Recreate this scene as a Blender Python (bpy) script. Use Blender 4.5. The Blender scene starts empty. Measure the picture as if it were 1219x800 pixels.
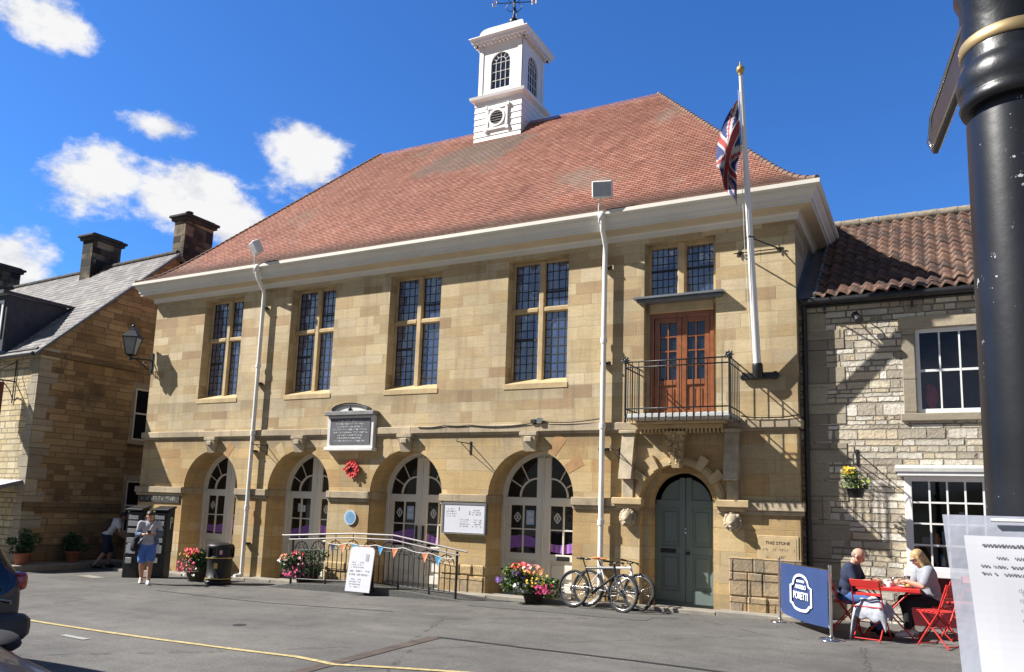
import bpy, bmesh, math, random
from mathutils import Vector, Matrix, Euler
import numpy as np
random.seed(7)
S = bpy.context.scene
COL = S.collection
V3 = Vector

# ------------------------------------------------------------------ mesh builder
class MB:
    def __init__(s): s.v = []; s.f = []; s.m = []; s.s = []
    def add(s, vs, fs, m=0, sm=False):
        b = len(s.v); s.v += [tuple(v) for v in vs]
        for f in fs: s.f.append(tuple(b+i for i in f)); s.m.append(m); s.s.append(sm)
    def box(s, x0, x1, y0, y1, z0, z1, m=0):
        vs = [(x, y, z) for z in (z0, z1) for y in (y0, y1) for x in (x0, x1)]
        s.add(vs, [(0,2,3,1),(4,5,7,6),(0,1,5,4),(2,6,7,3),(0,4,6,2),(1,3,7,5)], m)
    def bbox(s, x0, x1, y0, y1, z0, z1, b=.01, m=0):      # box with chamfered vertical+horizontal edges
        b = min(b, abs(x1-x0)/2.2, abs(y1-y0)/2.2, abs(z1-z0)/2.2)
        bm = bmesh.new(); bmesh.ops.create_cube(bm, size=1)
        for v in bm.verts: v.co = ((x0+x1)/2+v.co.x*(x1-x0), (y0+y1)/2+v.co.y*(y1-y0), (z0+z1)/2+v.co.z*(z1-z0))
        bmesh.ops.bevel(bm, geom=bm.edges[:], offset=b, segments=1, affect='EDGES')
        bm.verts.ensure_lookup_table(); bm.verts.index_update()
        s.add([v.co[:] for v in bm.verts], [[v.index for v in f.verts] for f in bm.faces], m); bm.free()
    def obox(s, c, size, R=None, m=0, b=0):
        R = R or Matrix.Identity(3); t = MB()
        hx, hy, hz = size[0]/2, size[1]/2, size[2]/2
        (t.bbox(-hx, hx, -hy, hy, -hz, hz, b) if b else t.box(-hx, hx, -hy, hy, -hz, hz))
        s.add([V3(c)+R@V3(v) for v in t.v], t.f, m)
    def quad(s, a, b, c, d, m=0): s.add([a, b, c, d], [(0,1,2,3)], m)
    def poly(s, pts, m=0): s.add(pts, [tuple(range(len(pts)))], m)
    def tube(s, pts, r, n=8, m=0, caps=True, sm=True, closed=False):
        pts = [V3(p) for p in pts]; N = len(pts)
        rs = r if isinstance(r, (list, tuple)) else [r]*N
        vs = []; prev = None
        for i, p in enumerate(pts):
            if closed: t = (pts[(i+1) % N]-pts[i-1])
            else: t = (pts[min(i+1, N-1)]-pts[max(i-1, 0)])
            t = t.normalized() if t.length > 1e-9 else V3((0,0,1))
            if prev is None:
                a = V3((0,0,1)) if abs(t.z) < .9 else V3((1,0,0)); u = t.cross(a).normalized()
            else:
                u = prev-t*prev.dot(t); u = u.normalized() if u.length > 1e-6 else t.orthogonal().normalized()
            prev = u; w = t.cross(u)
            for k in range(n):
                a = 2*math.pi*k/n; vs.append(p+(u*math.cos(a)+w*math.sin(a))*rs[i])
        fs = []
        for i in range(N if closed else N-1):
            j = (i+1) % N
            for k in range(n): fs.append((i*n+k, i*n+(k+1) % n, j*n+(k+1) % n, j*n+k))
        s.add(vs, fs, m, sm)
        if caps and not closed:
            s.add(vs[:n], [tuple(reversed(range(n)))], m); s.add(vs[-n:], [tuple(range(n))], m)
    def cyl(s, p0, p1, r0, r1=None, n=12, m=0, sm=True): s.tube([p0, p1], [r0, r0 if r1 is None else r1], n, m, True, sm)
    def lathe(s, prof, c=(0,0,0), n=24, m=0, sm=True, R=None):
        vs = []; R = R or Matrix.Identity(3); c = V3(c)
        for r, z in prof:
            for k in range(n):
                a = 2*math.pi*k/n; vs.append(c+R@V3((r*math.cos(a), r*math.sin(a), z)))
        fs = [(i*n+k, i*n+(k+1) % n, (i+1)*n+(k+1) % n, (i+1)*n+k) for i in range(len(prof)-1) for k in range(n)]
        s.add(vs, fs, m, sm)
        if prof[0][0] > 1e-6: s.add(vs[:n], [tuple(reversed(range(n)))], m)
        if prof[-1][0] > 1e-6: s.add(vs[-n:], [tuple(range(n))], m)
    def ell(s, c, r, R=None, m=0, n=12, k=8):
        R = R or Matrix.Identity(3); c = V3(c); vs = []
        if not isinstance(r, (tuple, list)): r = (r, r, r)
        for i in range(k+1):
            ph = math.pi*i/k
            for j in range(n):
                a = 2*math.pi*j/n
                vs.append(c+R@V3((r[0]*math.sin(ph)*math.cos(a), r[1]*math.sin(ph)*math.sin(a), r[2]*math.cos(ph))))
        s.add(vs, [(i*n+j, i*n+(j+1) % n, (i+1)*n+(j+1) % n, (i+1)*n+j) for i in range(k) for j in range(n)], m, True)
    def prism(s, poly, c0, c1, plane='xz', m=0):
        def P(a, b, c):
            return {'xz': (a, c, b), 'yz': (c, a, b), 'xy': (a, b, c)}[plane]
        n = len(poly); vs = [P(a, b, c0) for a, b in poly]+[P(a, b, c1) for a, b in poly]
        s.add(vs, [tuple(range(n)), tuple(reversed(range(n, 2*n)))]+[(i, (i+1) % n, n+(i+1) % n, n+i) for i in range(n)], m)
    def arc(s, cx, cz, r0, r1, a0, a1, y0, y1, n=16, m=0):   # curved bar in the xz plane
        vs = []; 
        for i in range(n+1):
            a = math.radians(a0+(a1-a0)*i/n); c, q = math.cos(a), math.sin(a)
            for r in (r0, r1):
                for y in (y0, y1): vs.append((cx+r*c, y, cz+r*q))
        fs = []
        for i in range(n):
            b = i*4; e = b+4
            fs += [(b, e, e+2, b+2), (b+1, b+3, e+3, e+1), (b, b+1, e+1, e), (b+2, e+2, e+3, b+3)]
        fs += [(0, 2, 3, 1), (n*4, n*4+1, n*4+3, n*4+2)]
        s.add(vs, fs, m)
    def build(s, name, mat, parent=None, local=False, sub=0, recalc=True, weld=False):
        me = bpy.data.meshes.new(name)
        off = V3((0,0,0))
        if parent is not None and not local:
            r = parent
            while r.parent: r = r.parent
            off = V3(r.location)
        me.from_pydata([tuple(V3(v)-off) for v in s.v], [], s.f)
        mats = mat if isinstance(mat, (list, tuple)) else [mat]
        for q in mats: me.materials.append(q)
        me.polygons.foreach_set('material_index', s.m); me.polygons.foreach_set('use_smooth', s.s)
        me.update()
        if recalc:
            bm = bmesh.new(); bm.from_mesh(me)
            if weld: bmesh.ops.remove_doubles(bm, verts=bm.verts, dist=1e-4)
            bmesh.ops.recalc_face_normals(bm, faces=bm.faces); bm.to_mesh(me); bm.free()
        o = bpy.data.objects.new(name, me); COL.objects.link(o)
        if parent is not None: o.parent = parent
        if sub:
            md = o.modifiers.new('sub', 'SUBSURF'); md.levels = md.render_levels = sub
        return o

def empty(name, loc, label, cat, group=None, rz=0):
    o = bpy.data.objects.new(name, None); COL.objects.link(o); o.location = loc; o.rotation_euler = (0,0,rz)
    o['label'] = label; o['category'] = cat
    if group: o['group'] = group
    return o
def tag(o, label=None, cat=None, group=None, kind=None):
    if label: o['label'] = label
    if cat: o['category'] = cat
    if group: o['group'] = group
    if kind: o['kind'] = kind
    return o
def copy_tree(o, parent=None):
    c = o.copy(); COL.objects.link(c)
    if parent is not None: c.parent = parent
    for ch in list(o.children): copy_tree(ch, c)
    return c

# ------------------------------------------------------------------ node helpers
class NT:
    def __init__(s, name):
        s.mat = bpy.data.materials.new(name); s.mat.use_nodes = True; s.t = s.mat.node_tree; s.t.nodes.clear()
        s.out = s.t.nodes.new('ShaderNodeOutputMaterial'); s.b = s.t.nodes.new('ShaderNodeBsdfPrincipled')
        s.t.links.new(s.b.outputs[0], s.out.inputs[0])
    def n(s, typ, **kw):
        nd = s.t.nodes.new(typ)
        for k, v in kw.items(): setattr(nd, k, v)
        return nd
    def set(s, sock, v):
        if hasattr(v, 'is_linked') or hasattr(v, 'links'): s.t.links.new(v, sock)
        else:
            try: sock.default_value = v
            except Exception: sock.default_value = (*v, 1)
    def math(s, op, a, b=None, c=None, clamp=False):
        nd = s.n('ShaderNodeMath', operation=op); nd.use_clamp = clamp; s.set(nd.inputs[0], a)
        if b is not None: s.set(nd.inputs[1], b)
        if c is not None: s.set(nd.inputs[2], c)
        return nd.outputs[0]
    def mix(s, f, a, b, typ='MIX'):
        nd = s.n('ShaderNodeMix', data_type='RGBA', blend_type=typ); s.set(nd.inputs[0], f); s.set(nd.inputs[6], a); s.set(nd.inputs[7], b)
        return nd.outputs[2]
    def noise(s, vec, scale, detail=3, rough=.55, dim='3D'):
        nd = s.n('ShaderNodeTexNoise'); nd.noise_dimensions = dim
        s.set(nd.inputs['W' if dim == '1D' else 'Vector'], vec); nd.inputs['Scale'].default_value = scale; nd.inputs['Detail'].default_value = detail; nd.inputs['Roughness'].default_value = rough
        return nd.outputs[0]
    def white(s, vec, dim='3D'):
        nd = s.n('ShaderNodeTexWhiteNoise'); nd.noise_dimensions = dim
        s.set(nd.inputs['W' if dim == '1D' else 'Vector'], vec); return nd.outputs[0], nd.outputs[1]
    def comb(s, x, y, z=0.):
        nd = s.n('ShaderNodeCombineXYZ'); s.set(nd.inputs[0], x); s.set(nd.inputs[1], y); s.set(nd.inputs[2], z); return nd.outputs[0]
    def sep(s, v):
        nd = s.n('ShaderNodeSeparateXYZ'); s.set(nd.inputs[0], v); return nd.outputs
    def ramp(s, f, stops, interp='LINEAR'):
        nd = s.n('ShaderNodeValToRGB'); cr = nd.color_ramp; cr.interpolation = interp; s.set(nd.inputs[0], f)
        while len(cr.elements) < len(stops): cr.elements.new(.5)
        for e, (p, c) in zip(cr.elements, stops): e.position = p; e.color = (*c, 1) if len(c) == 3 else c
        return nd.outputs[0]
    def sstep(s, x, a, b):
        nd = s.n('ShaderNodeMapRange', interpolation_type='SMOOTHSTEP'); s.set(nd.inputs[0], x); s.set(nd.inputs[1], a); s.set(nd.inputs[2], b); return nd.outputs[0]
    def bump(s, h, strength=.4, dist=.01, normal=None):
        nd = s.n('ShaderNodeBump'); s.set(nd.inputs['Height'], h); nd.inputs['Strength'].default_value = strength; nd.inputs['Distance'].default_value = dist
        if normal is not None: s.set(nd.inputs['Normal'], normal)
        return nd.outputs[0]
    def pos(s): return s.n('ShaderNodeNewGeometry').outputs['Position']

def simple(name, col, rough=.6, metal=0., var=.12, nscale=6., bump=0., spec=.5, coat=0., obj=False, fine=0.):
    t = NT(name); p = s_p = (t.n('ShaderNodeTexCoord').outputs['Object'] if obj else t.pos())
    f = t.noise(p, nscale, 4, .6)
    lo = tuple(c*(1-var) for c in col); hi = tuple(min(1, c*(1+var)) for c in col)
    c = t.ramp(f, [(.3, lo), (.7, hi)])
    t.set(t.b.inputs['Base Color'], c); t.b.inputs['Roughness'].default_value = rough; t.b.inputs['Metallic'].default_value = metal
    t.b.inputs['Specular IOR Level'].default_value = spec; t.b.inputs['Coat Weight'].default_value = coat
    if rough > .1: t.set(t.b.inputs['Roughness'], t.math('MULTIPLY_ADD', t.noise(p, nscale*2.3, 3), .25*rough, rough*.87))
    if bump: t.set(t.b.inputs['Normal'], t.bump(t.noise(p, nscale*4, 4), bump, .01))
    return t.mat

def masonry(name, h, w, palette, mortar, mw, bump=.6, bdist=.012, rough=.85, hvar=.3, wvar=.5, wob=.006, stains=(.75, 1.12), streak=0., grime=None, blockvar=.1, under=()):
    t = NT(name); P = t.pos(); g = t.n('ShaderNodeNewGeometry'); x, y, z = t.sep(P); nx, ny, nz = t.sep(g.outputs['True Normal'])
    isx = t.math('GREATER_THAN', t.math('ABSOLUTE', nx), t.math('ABSOLUTE', ny))
    isz = t.math('GREATER_THAN', t.math('ABSOLUTE', nz), .92)
    u = t.math('ADD', t.math('MULTIPLY', x, t.math('SUBTRACT', 1., isx)), t.math('MULTIPLY', t.math('ADD', y, 3.37), isx))
    v = t.math('ADD', t.math('MULTIPLY', z, t.math('SUBTRACT', 1., isz)), t.math('MULTIPLY', y, isz))
    wn = t.math('MULTIPLY', t.math('SUBTRACT', t.noise(P, 9, 3), .5), wob*4)
    v = t.math('ADD', v, wn); u = t.math('ADD', u, wn)
    vv = t.math('ADD', t.math('DIVIDE', v, h), t.math('MULTIPLY', t.noise(t.math('DIVIDE', v, h), .45, 0, .5, '1D'), hvar*3))
    row = t.math('FLOOR', vv); fv = t.math('FRACT', vv)
    r1, rc = t.white(row, '1D'); rr, rg, rb = t.sep(rc)
    uu = t.math('ADD', t.math('MULTIPLY', t.math('DIVIDE', u, w), t.math('MULTIPLY_ADD', rr, wvar, 1-wvar/2)), t.math('MULTIPLY', rg, 19.))
    uu = t.math('ADD', uu, t.math('MULTIPLY', t.noise(t.math('ADD', uu, t.math('MULTIPLY', row, 7.7)), .8, 0, .5, '1D'), wvar*1.6))
    colm = t.math('FLOOR', uu); fu = t.math('FRACT', uu)
    rv, rcol = t.white(t.comb(colm, row, isx), '3D'); b1, b2, b3 = t.sep(rcol)
    dv = t.math('MULTIPLY', t.math('MINIMUM', fv, t.math('SUBTRACT', 1., fv)), h)
    du = t.math('MULTIPLY', t.math('MINIMUM', fu, t.math('SUBTRACT', 1., fu)), w)
    d = t.math('ADD', t.math('MINIMUM', dv, du), t.math('MULTIPLY', t.math('SUBTRACT', t.noise(P, 40, 2), .5), mw*1.2))
    m = t.sstep(d, mw*.35, mw*1.3)
    n = len(palette); base = t.ramp(rv, [((i+.0)/n, c) for i, c in enumerate(palette)], 'CONSTANT')
    base = t.mix(.9, base, t.ramp(b2, [(0, (1-blockvar,)*3), (1, (1+blockvar,)*3)]), 'MULTIPLY')
    base = t.mix(1., base, t.ramp(t.noise(P, .55, 4, .6), [(.3, (stains[0],)*3), (.65, (stains[1],)*3)]), 'MULTIPLY')
    base = t.mix(1., base, t.ramp(t.noise(P, 26, 5, .7), [(.25, (.8,.8,.8)), (.75, (1.16,1.14,1.1))]), 'MULTIPLY')
    # bedding veins inside a block
    mp = t.n('ShaderNodeMapping'); t.set(mp.inputs[0], P); mp.inputs['Scale'].default_value = (1.2, 1.2, 9)
    base = t.mix(.6, base, t.ramp(t.noise(mp.outputs[0], 2.2, 4, .6), [(.3, (.86,.82,.76)), (.6, (1.08,1.06,1.03))]), 'MULTIPLY')
    if grime:   # soot/weathering colour in patches
        base = t.mix(t.math('MULTIPLY', t.sstep(t.noise(P, grime[1], 5, .62), grime[2], grime[2]+.18), grime[3]), base, (*grime[0], 1))
    if streak:
        mp2 = t.n('ShaderNodeMapping'); t.set(mp2.inputs[0], P); mp2.inputs['Scale'].default_value = (5, 5, .35)
        base = t.mix(t.math('MULTIPLY', t.sstep(t.noise(mp2.outputs[0], 1, 4, .6), .5, .75), streak), base, (.13, .11, .085, 1))
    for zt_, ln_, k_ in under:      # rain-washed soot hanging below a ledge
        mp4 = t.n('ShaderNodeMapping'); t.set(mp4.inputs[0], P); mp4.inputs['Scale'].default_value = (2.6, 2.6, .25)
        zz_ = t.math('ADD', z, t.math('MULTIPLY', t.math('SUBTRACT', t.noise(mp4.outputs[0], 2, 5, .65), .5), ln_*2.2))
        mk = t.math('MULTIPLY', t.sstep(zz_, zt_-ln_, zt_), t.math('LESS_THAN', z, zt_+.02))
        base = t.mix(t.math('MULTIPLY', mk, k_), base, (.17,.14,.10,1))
    colr = t.mix(m, (*mortar, 1), base)
    t.set(t.b.inputs['Base Color'], colr); t.b.inputs['Roughness'].default_value = rough; t.b.inputs['Specular IOR Level'].default_value = .25
    hgt = t.math('ADD', t.math('ADD', m, t.math('MULTIPLY', b1, .35)), t.math('MULTIPLY', t.noise(P, 18, 5, .65), .5))
    t.set(t.b.inputs['Normal'], t.bump(hgt, bump, bdist))
    return t.mat

def tiles(name, palette, w, h, z0, gap=.012, dark=(.06,.035,.03), lichen=None, slate=False, stepz=True):
    t = NT(name); P = t.pos(); g = t.n('ShaderNodeNewGeometry'); x, y, z = t.sep(P); nx, ny, nz = t.sep(g.outputs['True Normal'])
    isx = t.math('GREATER_THAN', t.math('ABSOLUTE', nx), t.math('ABSOLUTE', ny))
    u = t.math('ADD', t.math('MULTIPLY', x, t.math('SUBTRACT', 1., isx)), t.math('MULTIPLY', y, isx))
    vv = t.math('DIVIDE', t.math('SUBTRACT', z, z0), h); row = t.math('FLOOR', vv); fv = t.math('FRACT', vv)
    uu = t.math('ADD', t.math('DIVIDE', u, w), t.math('MULTIPLY', row, .5)); cm = t.math('FLOOR', uu); fu = t.math('FRACT', uu)
    rv, rc = t.white(t.comb(cm, row, 0)); b1, b2, b3 = t.sep(rc)
    n = len(palette); base = t.ramp(rv, [(i/n, c) for i, c in enumerate(palette)], 'CONSTANT')
    base = t.mix(1., base, t.ramp(t.noise(P, .45, 5, .6), [(.3, (.8,.76,.76)), (.7, (1.14,1.12,1.1))]), 'MULTIPLY')
    base = t.mix(1., base, t.ramp(t.noise(P, 30, 4, .7), [(.25, (.75,.75,.75)), (.75, (1.18,1.18,1.18))]), 'MULTIPLY')
    if not slate:   # grime along the eaves and a lead-stained patch below the cupola
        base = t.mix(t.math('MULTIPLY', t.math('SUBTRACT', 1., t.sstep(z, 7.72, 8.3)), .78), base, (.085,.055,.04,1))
        dd = t.math('ADD', t.math('POWER', t.math('DIVIDE', t.math('ADD', t.math('ADD', x, 10.9), t.math('MULTIPLY', t.math('SUBTRACT', z, 11.4), -.9)), 1.5), 2.), t.math('POWER', t.math('DIVIDE', t.math('SUBTRACT', z, 11.35), .75), 2.))
        dd = t.math('ADD', dd, t.math('MULTIPLY', t.math('SUBTRACT', t.noise(P, 1.6, 5, .65), .5), 2.6))
        base = t.mix(t.math('MULTIPLY', t.math('SUBTRACT', 1., t.sstep(dd, .55, 1.25)), .6), base, (.20,.195,.165,1))
    du = t.math('MULTIPLY', t.math('MINIMUM', fu, t.math('SUBTRACT', 1., fu)), w)
    m = t.sstep(du, gap*.3, gap)
    lower = t.sstep(fv, .02, .2)
    base = t.mix(t.math('MULTIPLY', m, lower), (*dark, 1), base) if not slate else t.mix(m, (*dark, 1), base)
    if lichen:
        base = t.mix(t.math('MULTIPLY', t.sstep(t.noise(P, lichen[1], 6, .65), lichen[2], lichen[2]+.15), lichen[3]), base, (*lichen[0], 1))
    t.set(t.b.inputs['Base Color'], base); t.b.inputs['Roughness'].default_value = .8; t.b.inputs['Specular IOR Level'].default_value = .3
    hgt = t.math('ADD', t.math('MULTIPLY', t.math('SUBTRACT', 1., fv), 1.), t.math('ADD', t.math('MULTIPLY', m, .5), t.math('MULTIPLY', b1, .5)))
    t.set(t.b.inputs['Normal'], t.bump(hgt, .5, .015, t.bump(t.noise(P, .9, 3), .6, .16)))
    return t.mat

def glass(name, col=(.012,.016,.025), rough=.03, cell=None, ior=1.9, tilt=.05):
    t = NT(name); t.b.inputs['Base Color'].default_value = (*col, 1); t.b.inputs['Roughness'].default_value = rough
    t.b.inputs['IOR'].default_value = ior
    P = t.pos()
    if cell:   # each quarry sits at its own slight angle
        x, y, z = t.sep(P); cv = t.comb(t.math('FLOOR', t.math('DIVIDE', x, cell[0])), t.math('FLOOR', t.math('DIVIDE', z, cell[1])), 0.)
        _, rc = t.white(cv)
        vm = t.n('ShaderNodeVectorMath', operation='SUBTRACT'); t.set(vm.inputs[0], rc); vm.inputs[1].default_value = (.5,.5,.5)
        vs = t.n('ShaderNodeVectorMath', operation='SCALE'); t.set(vs.inputs[0], vm.outputs[0]); vs.inputs['Scale'].default_value = tilt
        ad = t.n('ShaderNodeVectorMath', operation='ADD'); t.set(ad.inputs[0], vs.outputs[0]); t.set(ad.inputs[1], t.n('ShaderNodeNewGeometry').outputs['Normal'])
        nm = t.n('ShaderNodeVectorMath', operation='NORMALIZE'); t.set(nm.inputs[0], ad.outputs[0])
        t.set(t.b.inputs['Normal'], t.bump(t.noise(P, 5, 2), .25, .02, nm.outputs[0]))
    else: t.set(t.b.inputs['Normal'], t.bump(t.noise(P, 2.5, 2), .12, .02))
    return t.mat
def clear_glass(name, tint=(.8,.85,.86)):
    t = NT(name); t.t.nodes.remove(t.b)
    gl = t.n('ShaderNodeBsdfGlossy'); gl.inputs['Roughness'].default_value = .02; tr = t.n('ShaderNodeBsdfTransparent'); tr.inputs[0].default_value = (*tint, 1)
    fr = t.n('ShaderNodeFresnel'); fr.inputs[0].default_value = 1.6; mx = t.n('ShaderNodeMixShader')
    t.set(mx.inputs[0], fr.outputs[0]); t.set(mx.inputs[1], tr.outputs[0]); t.set(mx.inputs[2], gl.outputs[0]); t.t.links.new(mx.outputs[0], t.out.inputs[0])
    return t.mat

ST1, ST2, ST3, ST4, ST5 = (.48,.375,.225), (.53,.435,.275), (.44,.335,.19), (.50,.41,.275), (.40,.28,.155)
M = {}
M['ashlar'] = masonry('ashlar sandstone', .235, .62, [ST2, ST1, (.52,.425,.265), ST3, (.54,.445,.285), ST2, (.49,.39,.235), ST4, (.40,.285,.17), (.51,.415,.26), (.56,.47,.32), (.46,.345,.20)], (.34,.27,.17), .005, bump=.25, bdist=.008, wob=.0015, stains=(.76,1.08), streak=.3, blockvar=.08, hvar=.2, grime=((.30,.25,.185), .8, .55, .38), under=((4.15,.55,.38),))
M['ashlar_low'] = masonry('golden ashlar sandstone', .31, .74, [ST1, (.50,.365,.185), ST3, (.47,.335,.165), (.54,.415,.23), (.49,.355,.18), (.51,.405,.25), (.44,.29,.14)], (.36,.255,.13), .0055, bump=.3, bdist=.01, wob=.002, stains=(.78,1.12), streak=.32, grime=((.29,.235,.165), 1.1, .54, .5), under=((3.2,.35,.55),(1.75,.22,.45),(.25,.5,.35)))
M['band'] = masonry('weathered dressed stone', 5., 1.15, [(.43,.36,.26), (.47,.39,.28), (.40,.33,.24)], (.2,.16,.11), .006, bump=.4, wob=.001, streak=.4, grime=((.16,.14,.11), 2.3, .55, .55))
M['stone'] = simple('dressed stone', (.49,.37,.21), .85, var=.2, nscale=3, bump=.4, spec=.2)
M['stonegrey'] = simple('weathered console stone', (.42,.35,.25), .85, var=.28, nscale=4, bump=.5, spec=.2)
M['worn'] = masonry('worn plinth stone', .36, .6, [(.40,.31,.2), (.45,.33,.18), (.34,.27,.2), (.5,.37,.2)], (.16,.12,.08), .012, bump=1., bdist=.03, wob=.009, stains=(.65,1.15), grime=((.2,.18,.14), 2., .5, .6))
M['housegable'] = masonry('brown gable stone', .17, .46, [(.34,.235,.125), (.40,.28,.155), (.29,.195,.10), (.23,.15,.08), (.38,.265,.145), (.31,.21,.11)], (.2,.15,.09), .009, bump=.8, bdist=.02, wob=.004, stains=(.7,1.15), grime=((.06,.05,.04), .8, .57, .75))
M['rubble'] = masonry('pale rubble stone', .115, .27, [(.60,.55,.45), (.68,.64,.56), (.52,.47,.38), (.58,.50,.37), (.72,.68,.61), (.45,.40,.33), (.64,.58,.46)], (.34,.30,.24), .011, bump=1.2, bdist=.035, wob=.009, wvar=.9, hvar=.4, stains=(.78,1.12), blockvar=.18)
M['houserub'] = masonry('yellow rubble stone', .16, .33, [(.58,.50,.33), (.62,.54,.38), (.52,.44,.28), (.56,.46,.27)], (.3,.25,.16), .012, bump=1., bdist=.03, wob=.008, wvar=.9, hvar=.4)
M['quoin'] = masonry('dressed quoin stone', .62, 3., [(.36,.32,.25), (.42,.37,.28), (.32,.28,.22)], (.2,.17,.13), .012, bump=.6, wob=.003)
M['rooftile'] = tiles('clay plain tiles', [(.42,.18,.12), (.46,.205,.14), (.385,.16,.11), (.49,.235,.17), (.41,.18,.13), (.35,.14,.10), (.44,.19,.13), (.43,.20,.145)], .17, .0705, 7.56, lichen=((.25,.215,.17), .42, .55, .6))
M['slate'] = tiles('stone slates', [(.22,.217,.214), (.26,.253,.246), (.19,.187,.186), (.30,.288,.276)], .34, .15, 5.6, dark=(.07,.07,.07), lichen=((.36,.34,.28), .9, .58, .5), slate=True)
M['pantile'] = simple('clay pantiles', (.34,.165,.095), .8, var=.45, nscale=5, bump=.4)
M['ridge'] = simple('ridge tile', (.17,.10,.07), .8, var=.3, nscale=4)
M['cream'] = simple('cream joinery paint', (.72,.69,.62), .45, var=.05, nscale=2)
M['eave'] = simple('cream eaves paint', (.70,.665,.58), .5, var=.06, nscale=1.2)
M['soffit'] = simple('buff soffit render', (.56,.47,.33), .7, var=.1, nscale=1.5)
M['white'] = simple('white paint', (.8,.8,.79), .4, var=.04, nscale=3)
M['whitewood'] = simple('white painted boarding', (.8,.79,.77), .5, var=.05, nscale=2)
M['lead'] = simple('lead sheet', (.52,.52,.50), .5, var=.15, nscale=4)
M['leadd'] = simple('dull lead flashing', (.13,.14,.16), .45, var=.2, nscale=3)
M['came'] = simple('dark lead cames', (.02,.022,.027), .5)
M['leadglass'] = glass('leaded glass', (.05,.08,.18), cell=(.16,.21), ior=2.9, tilt=.15)
M['glass'] = glass('dark window glass', (.008,.009,.012), ior=1.5)
M['glassb'] = glass('sky reflecting glass', (.010,.014,.03), ior=2.1, cell=(.3,.4), tilt=.03)
M['clear'] = clear_glass('clear window glass')
M['black'] = simple('black iron paint', (.018,.018,.02), .4, var=.25, nscale=8)
M['blackp'] = simple('black plastic', (.009,.009,.010), .5, var=.2, nscale=5)
M['postpaint'] = simple('glossy black post paint', (.006,.007,.010), .36, var=.5, nscale=5, bump=.2, coat=.15)
M['teal'] = simple('grey green door paint', (.145,.19,.18), .4, var=.06, nscale=3)
M['timber'] = simple('varnished hardwood', (.25,.085,.03), .35, var=.25, nscale=7, coat=.3)
M['steel'] = simple('brushed steel', (.6,.6,.6), .25, 1., var=.06, nscale=10)
M['handrail'] = simple('pale handrail', (.30,.27,.26), .4, var=.08)
M['pipe'] = simple('white cast iron pipe', (.76,.75,.72), .4, var=.08, nscale=3)
M['gold'] = simple('gold band', (.55,.38,.12), .4, .6)
M['brass'] = simple('dull brass strap', (.42,.31,.16), .5, .7, var=.2)
M['darkstone'] = simple('soot blackened stone', (.045,.04,.036), .9, var=.5, nscale=3, bump=.6)
M['plaqueface'] = simple('dark slate panel', (.10,.10,.115), .5, var=.15)
M['plaqueframe'] = simple('pale plaque stone', (.66,.65,.62), .7, var=.12, nscale=4, bump=.2)
M['ink'] = simple('worn ink', (.24,.24,.26), .8)
M['pale'] = simple('pale lettering', (.6,.6,.58), .7)
M['blueplq'] = simple('blue plaque enamel', (.16,.34,.55), .35)
M['paper'] = simple('white board', (.60,.61,.66), .5, var=.02)
M['red'] = simple('red enamel', (.62,.035,.03), .4, var=.1)
M['poppy'] = simple('red poppy paper', (.6,.04,.035), .7, var=.3, nscale=20)
M['leaf'] = simple('leaf green', (.055,.12,.03), .6, var=.5, nscale=12)
M['leafd'] = simple('dark leaf green', (.022,.05,.018), .6, var=.5, nscale=12)
M['fl_red'] = simple('red petals', (.65,.02,.02), .6, var=.2, nscale=20)
M['fl_pink'] = simple('magenta petals', (.6,.03,.16), .6, var=.25, nscale=20)
M['fl_purple'] = simple('purple petals', (.14,.045,.3), .6, var=.2, nscale=20)
M['fl_white'] = simple('white petals', (.75,.75,.73), .6, var=.1, nscale=20)
M['fl_yellow'] = simple('yellow petals', (.75,.48,.03), .6, var=.2, nscale=20)
M['fl_lime'] = simple('lime leaves', (.32,.42,.08), .6, var=.2, nscale=20)
M['fl_ppink'] = simple('pale pink petals', (.75,.42,.42), .6, var=.1, nscale=20)
M['fl_orange'] = simple('orange petals', (.62,.2,.06), .6, var=.2, nscale=20)
M['terra'] = simple('terracotta', (.30,.11,.06), .8, var=.2)
M['tub'] = simple('dark wooden tub', (.05,.04,.03), .8, var=.3)
M['purple'] = simple('purple vinyl', (.25,.10,.42), .5)
M['lilac'] = simple('lilac vinyl', (.42,.2,.6), .5)
M['poster'] = simple('pale blue poster', (.35,.5,.68), .5)
M['navy'] = simple('navy cloth', (.018,.027,.062), .9, var=.2, nscale=20)
M['denim'] = simple('blue denim', (.055,.13,.33), .9, var=.15, nscale=25)
M['denimj'] = simple('mid denim', (.10,.14,.22), .9, var=.2, nscale=25)
M['shorts'] = simple('bright blue shorts', (.10,.20,.52), .9, var=.12, nscale=20)
M['stripe'] = simple('grey striped shirt', (.42,.42,.46), .9, var=.2, nscale=30)
M['tee'] = simple('white cotton', (.66,.66,.7), .9, var=.06, nscale=9)
M['greytee'] = simple('pale grey cotton', (.27,.29,.33), .9, var=.12, nscale=9)
M['blackc'] = simple('black cotton', (.012,.012,.014), .9, var=.2)
M['skin'] = simple('skin', (.52,.29,.2), .55, var=.08, nscale=9, obj=True)
M['skint'] = simple('tanned skin', (.46,.245,.155), .55, var=.08, nscale=9, obj=True)
M['lips'] = simple('lips', (.38,.12,.1), .5)
M['eye'] = simple('dark eye', (.03,.02,.015), .3)
M['hair'] = simple('dark hair', (.03,.016,.012), .6, var=.4, nscale=30)
M['blond'] = simple('blond hair', (.42,.28,.13), .55, var=.35, nscale=30)
M['stubble'] = simple('greying hair', (.25,.2,.17), .8)
M['shoe'] = simple('white trainer', (.75,.75,.75), .6, var=.05)
M['bagbr'] = simple('brown rucksack', (.06,.035,.03), .8, var=.2)
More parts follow.
